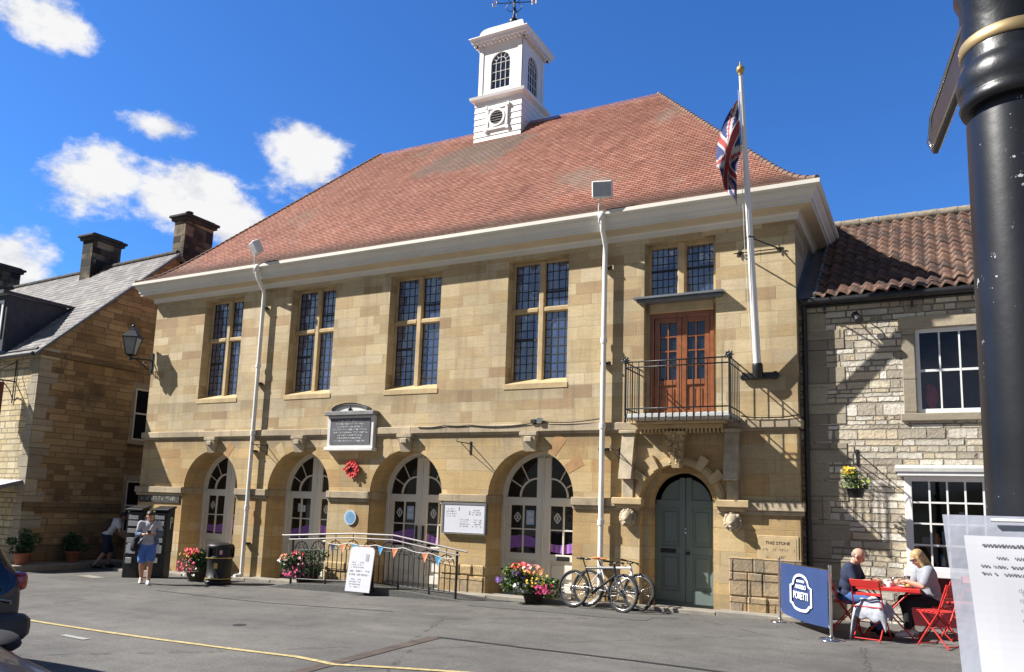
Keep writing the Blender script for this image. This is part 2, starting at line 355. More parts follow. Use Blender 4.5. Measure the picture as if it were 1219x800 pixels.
M['tyre'] = simple('tyre rubber', (.018,.018,.018), .8, var=.2)
M['carblue'] = simple('dark blue car paint', (.008,.012,.026), .3, var=.15, nscale=1.5, coat=.35)
M['carplastic'] = simple('grey bumper plastic', (.03,.03,.032), .55, var=.15)
M['cartail'] = simple('red lamp lens', (.33,.008,.012), .12, coat=.6)
M['carglass'] = glass('car glass', (.006,.008,.012), ior=1.5)
M['chrome'] = simple('chrome', (.75,.75,.76), .12, 1., var=.03)
M['bikewhite'] = simple('white frame paint', (.75,.75,.77), .3, coat=.4)
M['bikeblack'] = simple('black frame paint', (.015,.015,.017), .3, coat=.4)
M['banner'] = simple('blue banner fabric', (.018,.045,.15), .75, var=.1, nscale=3, bump=.15)
M['bannerw'] = simple('white banner print', (.78,.8,.84), .7, var=.05)
M['orange'] = simple('orange bunting', (.75,.26,.12), .8, var=.1)
M['bunblue'] = simple('sky blue bunting', (.08,.33,.6), .8, var=.1)
M['bunnavy'] = simple('navy bunting', (.03,.05,.09), .8, var=.1)
M['uf_red'] = simple('flag red cloth', (.33,.045,.045), .8, var=.1)
M['uf_blue'] = simple('flag blue cloth', (.015,.03,.13), .8, var=.1)
M['uf_white'] = simple('flag white cloth', (.45,.42,.43), .8, var=.1)
M['awning'] = simple('grey awning canvas', (.5,.51,.55), .8, var=.06)
M['maroon'] = simple('maroon sign paint', (.10,.01,.015), .4)
M['interior'] = simple('dim shop interior', (.05,.042,.036), .9, var=.4)
M['lampglass'] = simple('frosted lantern glass', (.22,.22,.21), .3, var=.2)
M['food'] = simple('food', (.6,.35,.12), .7, var=.4, nscale=30)
M['kerb'] = simple('pale kerb stone', (.27,.245,.205), .85, var=.2, nscale=4, bump=.4)
M['yellow'] = simple('worn yellow road paint', (.46,.37,.17), .8, var=.35, nscale=14)
M['roadwhite'] = simple('worn white road paint', (.33,.33,.32), .8, var=.25, nscale=7)
M['brickch'] = masonry('brick channel', .1, .1, [(.13,.10,.09), (.11,.085,.075), (.15,.115,.10)], (.07,.065,.06), .012, bump=.6, wob=.001, wvar=.1, hvar=0.)
M['crack'] = simple('tar joint', (.022,.022,.023), .8, var=.4, nscale=12)
M['tan'] = simple('tan cardboard', (.42,.3,.18), .8)
M['pinkc'] = simple('pink cloth', (.55,.12,.2), .8, var=.3)

# sleeve plastic
t = NT('milky plastic sleeve'); t.b.inputs['Base Color'].default_value = (.40,.42,.49,1); t.b.inputs['Roughness'].default_value = .22; 
t.set(t.b.inputs['Alpha'], t.ramp(t.noise(t.pos(), 9, 3), [(.3, (.72,)*3), (.7, (.95,)*3)])); t.set(t.b.inputs['Normal'], t.bump(t.noise(t.pos(), 14, 3), .5, .01)); M['sleeve'] = t.mat
# post: chips of pale paint
t = NT('chipped black post paint'); P = t.pos(); x, y, z = t.sep(P)
ch = t.math('MULTIPLY', t.sstep(t.noise(P, 70, 4, .65), .655, .68), t.sstep(t.noise(P, 6, 3), .5, .58))
t.set(t.b.inputs['Base Color'], t.mix(ch, t.ramp(t.noise(P, 6, 4), [(.3, (.004,.005,.008)), (.7, (.012,.013,.018))]), (.42,.43,.46,1)))
t.b.inputs['Roughness'].default_value = .34; t.set(t.b.inputs['Normal'], t.bump(t.noise(P, 30, 4), .12, .004)); M['post'] = t.mat
# asphalt
t = NT('asphalt'); P = t.pos()
base = t.ramp(t.noise(P, 60, 3, .75), [(.3, (.075,.072,.069)), (.5, (.132,.127,.122)), (.72, (.225,.216,.207))])
base = t.mix(1., base, t.ramp(t.noise(P, .35, 5, .65), [(.3, (.70,.70,.71)), (.7, (1.2,1.19,1.16))]), 'MULTIPLY')
base = t.mix(1., base, t.ramp(t.noise(P, 2.6, 5, .7), [(.3, (.82,.82,.82)), (.7, (1.14,1.13,1.1))]), 'MULTIPLY')
mp = t.n('ShaderNodeMapping'); t.set(mp.inputs[0], P); mp.inputs['Scale'].default_value = (.25, 2.2, 1)
base = t.mix(1., base, t.ramp(t.noise(mp.outputs[0], 1., 4, .6), [(.35, (.9,.9,.9)), (.65, (1.07,1.07,1.06))]), 'MULTIPLY')
vo = t.n('ShaderNodeTexVoronoi'); vo.feature = 'DISTANCE_TO_EDGE'; t.set(vo.inputs['Vector'], P); vo.inputs['Scale'].default_value = .22
wc = t.math('ADD', vo.outputs[0], t.math('MULTIPLY', t.math('SUBTRACT', t.noise(P, 3, 4), .5), .06))
base = t.mix(t.math('MULTIPLY', t.math('SUBTRACT', 1., t.sstep(t.math('ABSOLUTE', wc), .001, .005)), .7), base, (.05,.05,.05,1))
sp = t.sstep(t.noise(P, 9, 2), .74, .78)
base = t.mix(t.math('MULTIPLY', sp, .5), base, (.07,.068,.065,1))
t.set(t.b.inputs['Base Color'], base); t.b.inputs['Roughness'].default_value = .85; t.b.inputs['Specular IOR Level'].default_value = .3
t.set(t.b.inputs['Normal'], t.bump(t.noise(P, 90, 3, .7), .5, .006)); M['asphalt'] = t.mat
M['tarpatch'] = simple('older darker tarmac', (.095,.092,.088), .9, var=.3, nscale=30, bump=.5)

# ------------------------------------------------------------------ ground
def gz(x, y=-5.):
    xx = max(-40., min(12., x))
    g = .018*(xx+3.5)
    return g-.06 if y < -.35 else g
def ground():
    xs = [-300,-120,-60,-40]+[-40+i*1.0 for i in range(1, 53)]+[30,80,300]
    ys = [-300,-80,-40]+[-20+i*1. for i in range(0, 20)]+[-.35]
    m = MB(); W = len(xs)
    for y in ys+[6., 60., 400.]:
        for x in xs:
            m.v.append((x, y, gz(x)+.03*math.sin(x*.6+y*.35)*math.exp(-abs(y+7)/8)*(1 if y < -1.5 else 0)))
    for j in range(len(ys)+2):
        for i in range(W-1): m.f.append((j*W+i, j*W+i+1, (j+1)*W+i+1, (j+1)*W+i)); m.m.append(0); m.s.append(True)
    tag(m.build('ground', M['asphalt']), kind='structure')
ground()
def strip(name, pts, w, mat, dz=.006, n=40):
    m = MB(); P = []
    for k in range(len(pts)-1):
        a, b = V3((*pts[k], 0)), V3((*pts[k+1], 0)); N = max(2, int((b-a).length/.25))
        for i in range(N): P.append(a.lerp(b, i/N))
    P.append(V3((*pts[-1], 0))); vs = []
    for i, p in enumerate(P):
        t = (P[min(i+1, len(P)-1)]-P[max(i-1, 0)]).normalized(); s = V3((-t.y, t.x, 0))*w/2*(1+random.uniform(-.06, .06))
        for q in (p-s, p+s): vs.append((q.x, q.y, gnd(q.x, q.y)+dz))
    m.add(vs, [(2*i, 2*i+1, 2*i+3, 2*i+2) for i in range(len(P)-1)])
    return tag(m.build(name, mat), kind='structure')
def gnd(x, y):   # height on the ground sheet (bilinear like the mesh)
    def h(a, b): return gz(a)+.03*math.sin(a*.6+b*.35)*math.exp(-abs(b+7)/8)*(1 if b < -1.5 else 0)
    x0, y0 = math.floor(x), math.floor(y); fx, fy = x-x0, y-y0
    return (h(x0,y0)*(1-fx)+h(x0+1,y0)*fx)*(1-fy)+(h(x0,y0+1)*(1-fx)+h(x0+1,y0+1)*fx)*fy
strip('yellow_line', [(-14.5,-7.05),(-11.45,-7.13),(-9.6,-7.12),(-8.3,-7.13),(-7.2,-7.18),(-6.62,-7.2),(-6.2,-7.3),(-5.9,-7.38),(-5.45,-7.28),(-4.3,-7.06),(-2.8,-6.8)], .085, M['yellow'], .009)
strip('brick_channel', [(-6.0,-5.2),(-5.95,-8.4),(-5.9,-13.5)], .2, M['brickch'], .006)
strip('tar_joint', [(-6.0,-5.17),(-4.6,-5.32),(-3.2,-5.36),(-1.95,-5.42),(-.6,-5.6)], .07, M['crack'], .006)
strip('white_marking', [(-10.3,-7.62),(-9.75,-7.66)], .10, M['roadwhite'], .009)
strip('pale_patch', [(-18.6,-1.75),(-17.6,-2.0)], .3, M['kerb'], .006)
m = MB(); m.cyl((-19.6,-2.85,gnd(-19.6,-2.85)-.02),(-19.6,-2.85,gnd(-19.6,-2.85)+.006),.33,n=28,sm=False); tag(m.build('manhole_cover', simple('rusty iron cover', (.16,.09,.07), .8, var=.3, nscale=20, bump=.5)), kind='structure')
m = MB(); m.cyl((-9.2,-5.6,gnd(-9.2,-5.6)-.02),(-9.2,-5.6,gnd(-9.2,-5.6)+.006),.1,n=20,sm=False); tag(m.build('valve_cover', M['crack']), kind='structure')
strip('tar_seam', [(-14.2,-3.1),(-11.0,-3.3),(-8.2,-3.15)], .035, M['crack'], .005)
strip('tarmac_patch', [(-7.6,-1.45),(-4.2,-1.55)], .5, M['tarpatch'], .006)

# pavement strip and kerb at the foot of the facade, access ramp
m = MB()
X = -19.4
while X < -1.6:
    L = random.uniform(.8, 1.3); x1 = min(X+L, -1.6)
    m.bbox(X+.004, x1-.004, -.36+random.uniform(-.01,.01), .02, gz(X)-.3, gz((X+x1)/2, 0)+.01, .012); X = x1
tag(m.build('kerb', M['kerb']), kind='structure')
m = MB()
prof = [(-13.1,-.24),(-12.4,-.11),(-11,-.05),(-9.4,-.05),(-8.3,-.12),(-7.7,-.16)]
for (xa, za), (xb, zb) in zip(prof, prof[1:]):
    m.add([(xa,-1.15,za),(xb,-1.15,zb),(xb,-.365,zb+.02),(xa,-.365,za+.02),(xa,-1.15,-.6),(xb,-1.15,-.6)], [(0,1,2,3),(0,4,5,1)])
tag(m.build('access_ramp', M['tarpatch']), kind='structure')

# ------------------------------------------------------------------ walls with openings
def wall_panel(m, x0, x1, z0, z1, ops, y=0., rev=.35, mi=0, mr=0, nseg=28):
    xs = x0
    for o in sorted(ops, key=lambda o: o['x0']):
        if o['x0'] > xs: m.quad((xs,y,z0),(o['x0'],y,z0),(o['x0'],y,z1),(xs,y,z1), mi)
        a, b, zb = o['x0'], o['x1'], o['zb']; rv = o.get('rev', rev)
        if zb > z0: m.quad((a,y,z0),(b,y,z0),(b,y,zb),(a,y,zb), mi); m.quad((a,y,zb),(b,y,zb),(b,y+rv,zb+.03),(a,y+rv,zb+.03), mr)
        if 'zt' in o:
            zt = o['zt']; m.quad((a,y,zt),(b,y,zt),(b,y,z1),(a,y,z1), mi)
            m.quad((a,y,zt),(b,y,zt),(b,y+rv,zt),(a,y+rv,zt), mr); ztop = zt
        else:
            cx, r, zs = (a+b)/2, (b-a)/2, o['zs']; pts = [(cx-r*math.cos(math.pi*i/nseg), zs+r*math.sin(math.pi*i/nseg)) for i in range(nseg+1)]
            for p, q in zip(pts, pts[1:]):
                m.quad((p[0],y,p[1]),(q[0],y,q[1]),(q[0],y,z1),(p[0],y,z1), mi)
                m.quad((p[0],y,p[1]),(q[0],y,q[1]),(q[0],y+rv,q[1]),(p[0],y+rv,p[1]), mr)
            ztop = zs
        for xx in (a, b): m.quad((xx,y,zb),(xx,y+rv,zb),(xx,y+rv,ztop),(xx,y,ztop), mr)
        xs = b
    if xs < x1: m.quad((xs,y,z0),(x1,y,z0),(x1,y,z1),(xs,y,z1), mi)

# ------------------------------------------------------------------ TOWN HALL
XL, XR, YB = -19.13, -2.03, 9.4
TH = empty('town_hall', (-10.58, 4.7, 0), 'large two storey golden sandstone hall with hipped red tile roof, arched doorways and white cupola', 'building')
ZI0, ZI1, ZS0, ZS1, ZT = 1.73, 1.92, 3.20, 3.38, 7.12
AC = [-16.43, -13.46, -10.33, -7.25]; AR = .97
WC = [-16.47, -13.38, -10.33, -7.20]
arches = [dict(x0=c-AR, x1=c+AR, zb=-.5, zs=ZI1-.02, rev=.67) for c in AC]
door = dict(x0=-4.91, x1=-3.43, zb=-.5, zs=1.83, rev=.3)
m = MB(); wall_panel(m, XL, XR, -.6, ZI0, [dict(a) for a in []], 0) if 0 else None
wall_panel(m, XL, XR, -.6, ZS0, arches+[door], 0., .67, 0, 0)
# plain side and back walls of the ground floor
m.quad((XR,0,-.6),(XR,YB,-.6),(XR,YB,ZS0),(XR,0,ZS0)); m.quad((XL,0,-.6),(XL,YB,-.6),(XL,YB,ZS0),(XL,0,ZS0)); m.quad((XL,YB,-.6),(XR,YB,-.6),(XR,YB,ZS0),(XL,YB,ZS0))
m.build('lower_wall', M['ashlar_low'], TH)
m = MB()
wins = [dict(x0=c-.71, x1=c+.71, zb=4.24, zt=6.93, rev=.33) for c in WC]
bay = [dict(x0=-4.86, x1=-3.46, zb=3.40, zt=6.93, rev=.3)]
wall_panel(m, XL, XR, ZS1, ZT+.2, wins+bay, 0., .33)
m.quad((XR,0,ZS1),(XR,YB,ZS1),(XR,YB,ZT+.2),(XR,0,ZT+.2)); m.quad((XL,0,ZS1),(XL,YB,ZS1),(XL,YB,ZT+.2),(XL,0,ZT+.2)); m.quad((XL,YB,ZS1),(XR,YB,ZS1),(XR,YB,ZT+.2),(XL,YB,ZT+.2))
m.build('upper_wall', M['ashlar'], TH)
m = MB()   # string course with small roll, broken where nothing; wraps the right return
m.bbox(XL-.06, XR+.06, -.07, .06, ZS0+.02, ZS1, .015); m.bbox(XR, XR+.061, .061, 3., ZS0+.02, ZS1, .01); m.box(XL+.01, XR-.01, -.03, .05, ZS0-.02, ZS0+.018)
m.build('string_course', M['band'], TH)
for a, b in [(XL-.07, AC[0]-AR), (AC[0]+AR, AC[1]-AR), (AC[1]+AR, AC[2]-AR), (AC[2]+AR, AC[3]-AR), (AC[3]+AR, -4.91), (-3.43, XR+.07)]:
    m = MB(); m.bbox(a-.02, b+.02, -.085, .04, ZI0+.03, ZI1, .012); m.bbox(a, b, -.045, .045, ZI0-.04, ZI0+.029, .01)
    for e, sgn in ((a, 1), (b, -1)):
        if XL < e < XR: m.bbox(min(e, e-sgn*.025), max(e, e-sgn*.025), .041, .64, ZI0+.03, ZI1, .006)
    m.build('impost', M['band'], TH)
# worn plinth stones (proud blocks at the pier feet)
def plinth(x0, x1, h, mat='worn', dep=.05):
    m = MB(); z = gz(x0, 0)-.05; x = x0; r = random.Random(int(x0*100))
    while z < h:
        hh = r.uniform(.2, .42); hh = min(hh, h-z+.02); xx = x0
        while xx < x1-.02:
            w = min(r.uniform(.25, .8), x1-xx)
            if x1-(xx+w) < .18: w = x1-xx
            m.bbox(xx+.002, xx+w-.002, -dep*r.uniform(.25, 1), .04, z+.002+r.uniform(0,.008), z+hh-.002, r.uniform(.012,.035)); xx += w
        z += hh
    m.build('plinth', M[mat], TH)
plinth(-3.25, XR+.03, .92); plinth(-9.3, -8.24, .45); plinth(-12.45, -11.33, .3, dep=.04); plinth(-6.24, -4.95, .25, dep=.04)
# keystone consoles
for c in AC:
    m = MB(); m.bbox(c-.2, c+.2, -.16, .02, ZS0-.07, ZS0+.017, .012)
    m.add([(c-.16,-.15,ZS0-.075),(c+.16,-.15,ZS0-.075),(c+.12,-.07,2.82),(c-.12,-.07,2.82),(c-.16,.02,ZS0-.075),(c+.16,.02,ZS0-.075),(c+.12,.02,2.82),(c-.12,.02,2.82)], [(0,1,2,3),(0,3,7,4),(1,5,6,2),(3,2,6,7),(0,4,5,1)])
    m.bbox(c-.09, c+.09, -.17, -.09, ZS0-.2, ZS0-.08, .02)
    m.build('keystone', M['stonegrey'], TH)
# a few replacement stones in redder stone beside the arches
M['redstone'] = simple('reddish stone', (.40,.235,.115), .85, var=.2, nscale=4, bump=.4, spec=.2)
for k, a0, a1, r1, mt in ((3, 28, 39, .38, 'redstone'), (3, 55, 66, .42, 'redstone'), (0, 54, 64, .34, 'redstone'), (1, 118, 128, .34, 'stone'), (2, 112, 122, .36, 'stone')):
    m = MB(); m.arc(AC[k], ZI1, AR-.002, AR+r1, a0, a1, -.004, .01, 3); m.build('voussoir', M[mt], TH)

# ---- eaves: stepped cornice running round the building
def ring(m, off0, z0, off1, z1, mi=0):     # sloping or flat band between two offsets
    def R(o, z): return [(XL-o,-o,z),(XR+o,-o,z),(XR+o,YB+o,z),(XL-o,YB+o,z)]
    a, b = R(off0, z0), R(off1, z1)
    for i in range(4): m.quad(a[i], a[(i+1)%4], b[(i+1)%4], b[i], mi)
m = MB()
ring(m, .0, 7.02, .07, 7.02); ring(m, .07, 7.02, .07, 7.10); ring(m, .07, 7.10, .10, 7.13)
m.build('bed_mould', M['eave'], TH)
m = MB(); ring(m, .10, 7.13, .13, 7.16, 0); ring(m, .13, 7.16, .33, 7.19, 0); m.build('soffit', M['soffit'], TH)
m = MB(); ring(m, .33, 7.19, .33, 7.25); ring(m, .33, 7.25, .36, 7.26); ring(m, .36, 7.26, .37, 7.32); ring(m, .37, 7.32, .43, 7.40); ring(m, .43, 7.40, .44, 7.43); ring(m, .44, 7.43, .44, 7.435)
m.build('cornice', M['eave'], TH)
m = MB(); ring(m, .42, 7.436, .46, 7.436); ring(m, .46, 7.436, .50, 7.47); ring(m, .50, 7.47, .50, 7.545); ring(m, .50, 7.545, .475, 7.545); ring(m, .475, 7.545, .475, 7.48); ring(m, .475, 7.48, .38, 7.48)
m.build('gutter', M['eave'], TH)

# ---- hipped tiled roof built course by course, kicked out at the eaves
def ins(f):   # run as a fraction of height: shallow bell-cast at the foot
    z = f*5.1
    return z*.93+.30*(1-math.exp(-z/.22))
ZR = 12.66; m = MB(); zz = 7.56; k = 0; H = .0705
def rect(z, out=0.):
    f = (z-7.56)/5.1; a = ins(f)*4.95/ins(1.)-out; b = ins(f)*4.45/ins(1.)-out
    return [(XL-.45+b, -.45+a*1., z), (XR+.45-b, -.45+a, z), (XR+.45-b, YB+.45-a, z), (XL-.45+b, YB+.45-a, z)]
while zz < ZR-.01:
    z1 = min(zz+H, ZR); lo = rect(zz, .0); hi = rect(z1, .0); lo2 = [(x, y, z-.0) for x, y, z in rect(zz, .012)]
    lo2 = [(x, y, z+.022) for x, y, z in rect(zz, .010)]; lo3 = rect(zz, .010)
    for i in range(4):
        m.quad(lo3[i], lo3[(i+1)%4], lo2[(i+1)%4], lo2[i]); m.quad(lo2[i], lo2[(i+1)%4], hi[(i+1)%4], hi[i])
    zz = z1
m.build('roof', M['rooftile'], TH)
m = MB()
rl, rr_ = -15.13, -6.03
for i in range(30):
    xa = rl+(rr_-rl)*i/30; m.tube([(xa,4.7,ZR-.03),(xa+(rr_-rl)/30-.015,4.7,ZR-.03)], .075+.006*(i%2), 10)
pts = [rect(7.56+(ZR-7.56)*j/50, 0) for j in range(51)]
for c in range(4):
    for j in range(50):
        p, q = V3(pts[j][c]), V3(pts[j+1][c]); m.tube([p+V3((0,0,.01)), p.lerp(q, .95)+V3((0,0,.0))], [.055,.046], 8)
m.build('ridge_tiles', M['ridge'], TH)

# ---- mullioned windows
def leading(m, x0, x1, z0, z1, y, dx, dz, mi=0):
    nx = max(1, round((x1-x0)/dx)); nz = max(1, round((z1-z0)/dz)); t = .0075
    for i in range(1, nx): x = x0+(x1-x0)*i/nx; m.box(x-t, x+t, y-.006, y, z0, z1, mi)
    for i in range(1, nz): z = z0+(z1-z0)*i/nz; m.box(x0, x1, y-.008, y-.001, z-t, z+t, mi)
for wi, c in enumerate(WC):
    x0, x1, z0, z1 = c-.71, c+.71, 4.27, 6.93; zt = 5.85; mw = .065
    m = MB(); yf, yb = .2, .34
    m.bbox(c-mw, c+mw, yf, yb, z0, z1, .02)
    for a, b in ((x0, c-mw), (c+mw, x1)): m.bbox(a-.01, b, yf+.003, yb, zt-.055, zt+.055, .02)
    for a, b in ((x0-.02, x0+.05), (x1-.05, x1+.02)): m.bbox(a, b, yf+.05, yb+.03, z0-.02, z1+.02, .015)
    m.bbox(x0, x1, yf+.053, yb+.028, z1-.05, z1+.03, .015)
    m.add([(x0-.0,-.008,4.235),(x1,-.008,4.235),(x1,.36,4.40),(x0,.36,4.40),(x0,-.008,4.19),(x1,-.008,4.19),(x1,.36,4.19),(x0,.36,4.19)], [(0,1,2,3),(0,4,5,1),(0,3,7,4),(1,5,6,2)])
    m.bbox(x0-.03, x1+.03, -.014, .01, 4.12, 4.236, .006)
    w = m.build('window', M['stone'], TH)
    for a, b in ((x0+.05, c-mw), (c+mw, x1-.05)):
        for za, zb in ((4.34, zt-.055), (zt+.055, z1-.05)):
            m = MB(); m.quad((a,.3,za),(b,.3,za),(b,.3,zb),(a,.3,zb), 0); leading(m, a, b, za, zb, .297, .135, .19, 1)
            m.box(a, a+.012, .285, .3, za, zb, 1); m.box(b-.012, b, .285, .3, za, zb, 1)
            if (wi+int(a*10)+int(za)) % 2: zm = (za+zb)/2+.15*(1 if za < 5 else -1); m.box(a+.012, b-.012, .275, .296, zm-.018, zm+.018, 1)
            m.build('leaded_pane', [M['leadglass'], M['came']], w)

# ---- big arched doors
def arch_door(c, k):
    y = .67; zs = ZI1-.02; zf = gz(c, 0)+.03; m = MB()
    pts = [(c-AR-.02, zf-.3), (c+AR+.02, zf-.3)]+[(c+(AR+.02)*math.cos(math.pi*i/28), zs+(AR+.02)*math.sin(math.pi*i/28)) for i in range(29)]
    m.prism(pts, y+.05, y+.10, 'xz')
    m.arc(c, zs, AR-.075, AR+.01, 0, 180, y-.03, y+.05, 28)
    for sx in (-1, 1):
        x = c+sx*(AR-.035); m.bbox(x-.04, x+.04, y-.03, y+.05, zf, zs, .006)
    m.bbox(c-.012, c+.012, y-.015, y+.05, zf, zs+AR-.09, .004)
    for sx in (-1, 1):                       # two leaves
        xi, xo = c+sx*.014, c+sx*(AR-.078)
        a, b = min(xi, xo), max(xi, xo)
        sti = sorted((xi, xi+sx*.15)); m.bbox(sti[0], sti[1], y, y+.05, zf+.02, zs+AR-.13, .006)       # meeting stile
        sto = sorted((xo, xo-sx*.12)); m.bbox(sto[0], sto[1], y+.001, y+.05, zf+.02, zs-.02, .006)
        m.bbox(a+.02, b-.02, y-.002, y+.049, zs-.17, zs-.0, .006)                                # transom rail
        m.bbox(a+.02, b-.02, y-.001, y+.048, .60, .74, .006); m.bbox(a+.02, b-.02, y-.001, y+.048, zf+.02, zf+.2, .006)
        m.bbox(a+.2, b-.18, y+.02, y+.05, zf+.28, .53, .02)                                      # raised panel
        pa, pb = sorted((xi+sx*.15, xo-sx*.12)); pm = (pa+pb)/2
        m.box(pm-.014, pm+.014, y+.005, y+.05, .74, zs-.17); 
        for zr in (.74+(zs-.91)*.5,): m.box(pa, pb, y+.006, y+.049, zr-.014, zr+.014)
        fx = xi+sx*.15; R1 = AR-.10; a0, a1 = (0, 90) if sx > 0 else (90, 180)
        m.arc(fx, zs+.01, .37, .405, a0, a1, y+.004, y+.05, 12)
        for aa in (30, 60):
            an = math.radians(aa if sx > 0 else 180-aa); dx, dz = math.cos(an), math.sin(an)
            # bar from the inner arc out to the frame
            px, pz = fx+.39*dx, zs+.01+.39*dz; q = .4
            while math.hypot(fx+q*dx-c, q*dz) < R1 and q < 1: q += .01
            m.tube([(px, y+.025, pz), (fx+q*dx, y+.025, zs+.01+q*dz)], .017, 4)
    d = m.build('arched_door', M['cream'], TH)
    g = MB()
    for sx in (-1, 1):
        xi, xo = c+sx*.014, c+sx*(AR-.078); pa, pb = sorted((xi+sx*.15, xo-sx*.12)); fx = xi+sx*.15
        g.quad((pa,y+.045,.74),(pb,y+.045,.74),(pb,y+.045,zs-.17),(pa,y+.045,zs-.17))
        P = [(fx, zs+.005)]
        for i in range(15):
            an = math.radians((90*i/14) if sx > 0 else 180-90*i/14); dx, dz = math.cos(an), math.sin(an); q = 0
            while math.hypot(fx+q*dx-c, q*dz+.005) < AR-.10 and q < 1.2: q += .01
            P.append((fx+q*dx, zs+.005+q*dz))
        g.poly([(px, y+.046, pz) for px, pz in P])
    g.build('glass_pane', M['glass'], d)
    return d, y, zf, zs
def sticker(kind, x, z, y, parent, w=.15, h=.2):
    m = MB()
    if kind == 'crest':
        P = [(x+w/2*math.cos(a)*(1+.12*math.cos(4*a)), z+h/2*math.sin(a)*(1+.1*math.cos(4*a))) for a in [2*math.pi*i/20 for i in range(20)]]
        Q = [(x+(px-x)*.62, z+(pz-z)*.66) for px, pz in P]
        for i in range(20):
            j = (i+1) % 20; m.quad((P[i][0],y,P[i][1]),(P[j][0],y,P[j][1]),(Q[j][0],y,Q[j][1]),(Q[i][0],y,Q[i][1]))
        m.box(x-.02, x+.02, y-.001, y+.001, z-.045, z+.045)
        m.build('crest_sticker', M['pale'], parent)
    elif kind == 'poster':
        m.box(x-w/2, x+w/2, y-.003, y, z-h/2, z+h/2, 0); m.box(x-w*.3, x+w*.3, y-.005, y-.003, z+h*.1, z+h*.35, 1); m.box(x-w*.35, x+w*.35, y-.005, y-.003, z-h*.35, z-h*.05, 1)
        m.build('poster', [M['poster'], M['lilac']] if 0 else [M['poster'], M['paper']], parent)
    elif kind == 'leaflet':
        for i in range(3): m.box(x-.12+i*.085, x-.05+i*.085, y-.003, y, z-h/2, z+h/2-.02*i)
        m.build('leaflets', M['paper'], parent)
for k, c in enumerate(AC):
    d, y, zf, zs = arch_door(c, k); yy = y+.038
    for sx in (-1, 1):      # swoosh of purple vinyl across the lower panes
        pa, pb = sorted((c+sx*.164, c+sx*(AR-.198))); m = MB(); n = 10
        for i in range(n):
            xa, xb = pa+(pb-pa)*i/n, pa+(pb-pa)*(i+1)/n
            f = lambda x: .82+.05*math.sin((x-c)*4+k); h = lambda x: .21+.05*math.sin((x-c)*3+1+k)
            m.quad((xa,yy,f(xa)),(xb,yy,f(xb)),(xb,yy,f(xb)+h(xb)),(xa,yy,f(xa)+h(xa)), 0 if i % 2 or sx < 0 else 1)
        m.build('purple_vinyl', [M['purple'], M['lilac']], d)
    pl = c-.164-(AR-.198-.164)*.75; pr_ = c-.164-(AR-.198-.164)*.25
    if k == 1: sticker('leaflet', (pl+pr_)/2, 1.5, yy, d)
    else: sticker('crest', pl, 1.48, yy, d)
    sticker('crest', c+.164+(AR-.36)*.25, 1.48, yy, d)
    if k in (2, 3): sticker('poster', pr_, 1.48, yy, d, .19, .30)
    m = MB(); m.bbox(c+.34, c+.62, y-.012, y+.02, .62, .71, .005, 0); m.box(c+.36, c+.60, y-.016, y-.012, .635, .695, 1)
    m.build('letter_box', [M['black'], M['blackp']], d)
    if k == 2:
        m = MB()
        for sx in (-1, 1): m.bbox(c+sx*.09-.02, c+sx*.09+.02, y-.05, y+.02, .8, 1.2, .008)
        m.build('push_plate', M['blackp'], d)

# ---- teal entrance door and its stone surround
dc, dr, dz = -4.17, .74, 1.83
m = MB(); m.arc(dc, dz, .60, dr+.001, 0, 180, .18, .56, 28)
for sx in (-1, 1): m.box(min(dc+sx*.60, dc+sx*.741), max(dc+sx*.60, dc+sx*.741), .18, .56, -.3, dz)
m.build('inner_jamb', M['ashlar_low'], TH)
m = MB(); y = .5; r = .61
pts = [(dc-r,-.1),(dc+r,-.1)]+[(dc+r*math.cos(math.pi*i/24), dz+r*math.sin(math.pi*i/24)) for i in range(25)]
m.prism(pts, y+.03, y+.08, 'xz')
for sx in (-1, 1):
    a, b = sorted((dc+sx*.006, dc+sx*.6)); m.bbox(*sorted((dc+sx*.006, dc+sx*.12)), y, y+.03, .03, dz+r-.09, .006); m.bbox(*sorted((dc+sx*.6, dc+sx*.49)), y, y+.03, .03, dz, .006)
    for za, zb in ((.03,.22),(.92,1.05),(1.78,1.92)): m.bbox(a+.02, b-.02, y+.001, y+.031, za, zb, .006)
    for za, zb in ((.3,.84),(1.13,1.7)): m.bbox(a+.18, b-.17, y+.012, y+.032, za, zb, .018)
    m.arc(dc, dz, .50, .605, 0, 180, y+.002, y+.03, 20)
m.bbox(dc+.14, dc+.6, y-.012, y+.002, .0, .24, .005)
td = m.build('entrance_door', M['teal'], TH)
m = MB(); m.bbox(dc-.48, dc-.18, y-.012, y, .92, 1.0, .004); m.build('letter_box', M['blackp'], td)
m = MB(); m.ell((dc+.06, y-.04, .93), .035); m.cyl((dc+.06,y,.93),(dc+.06,y-.03,.93),.018); m.build('door_knob', M['blackp'], td)
for zz, rq in ((1.31,.022),(1.38,.016)): m = MB(); m.cyl((dc,y-.012,zz),(dc,y,zz),rq); m.build('lock', M['steel'], td)
m = MB()
m.arc(dc, dz, dr-.001, dr+.10, 0, 180, -.07, .01, 32); m.arc(dc, dz, dr+.10, dr+.14, 0, 180, -.04, .01, 32)
m.build('archivolt', M['stone'], TH)
for a in (35, 58, 122, 145):
    m = MB(); m.arc(dc, dz, dr+.0, dr+.27, a-5, a+5, -.15, .0, 3); m.build('proud_voussoir', M['stone'], TH)
m = MB()   # carved keystone with leafy scrolls
m.add([(dc-.16,-.22,3.12),(dc+.16,-.22,3.12),(dc+.09,-.12,2.5),(dc-.09,-.12,2.5),(dc-.16,0,3.12),(dc+.16,0,3.12),(dc+.09,0,2.5),(dc-.09,0,2.5)], [(0,1,2,3),(0,3,7,4),(1,5,6,2),(3,2,6,7),(0,4,5,1)])
rr = random.Random(3)
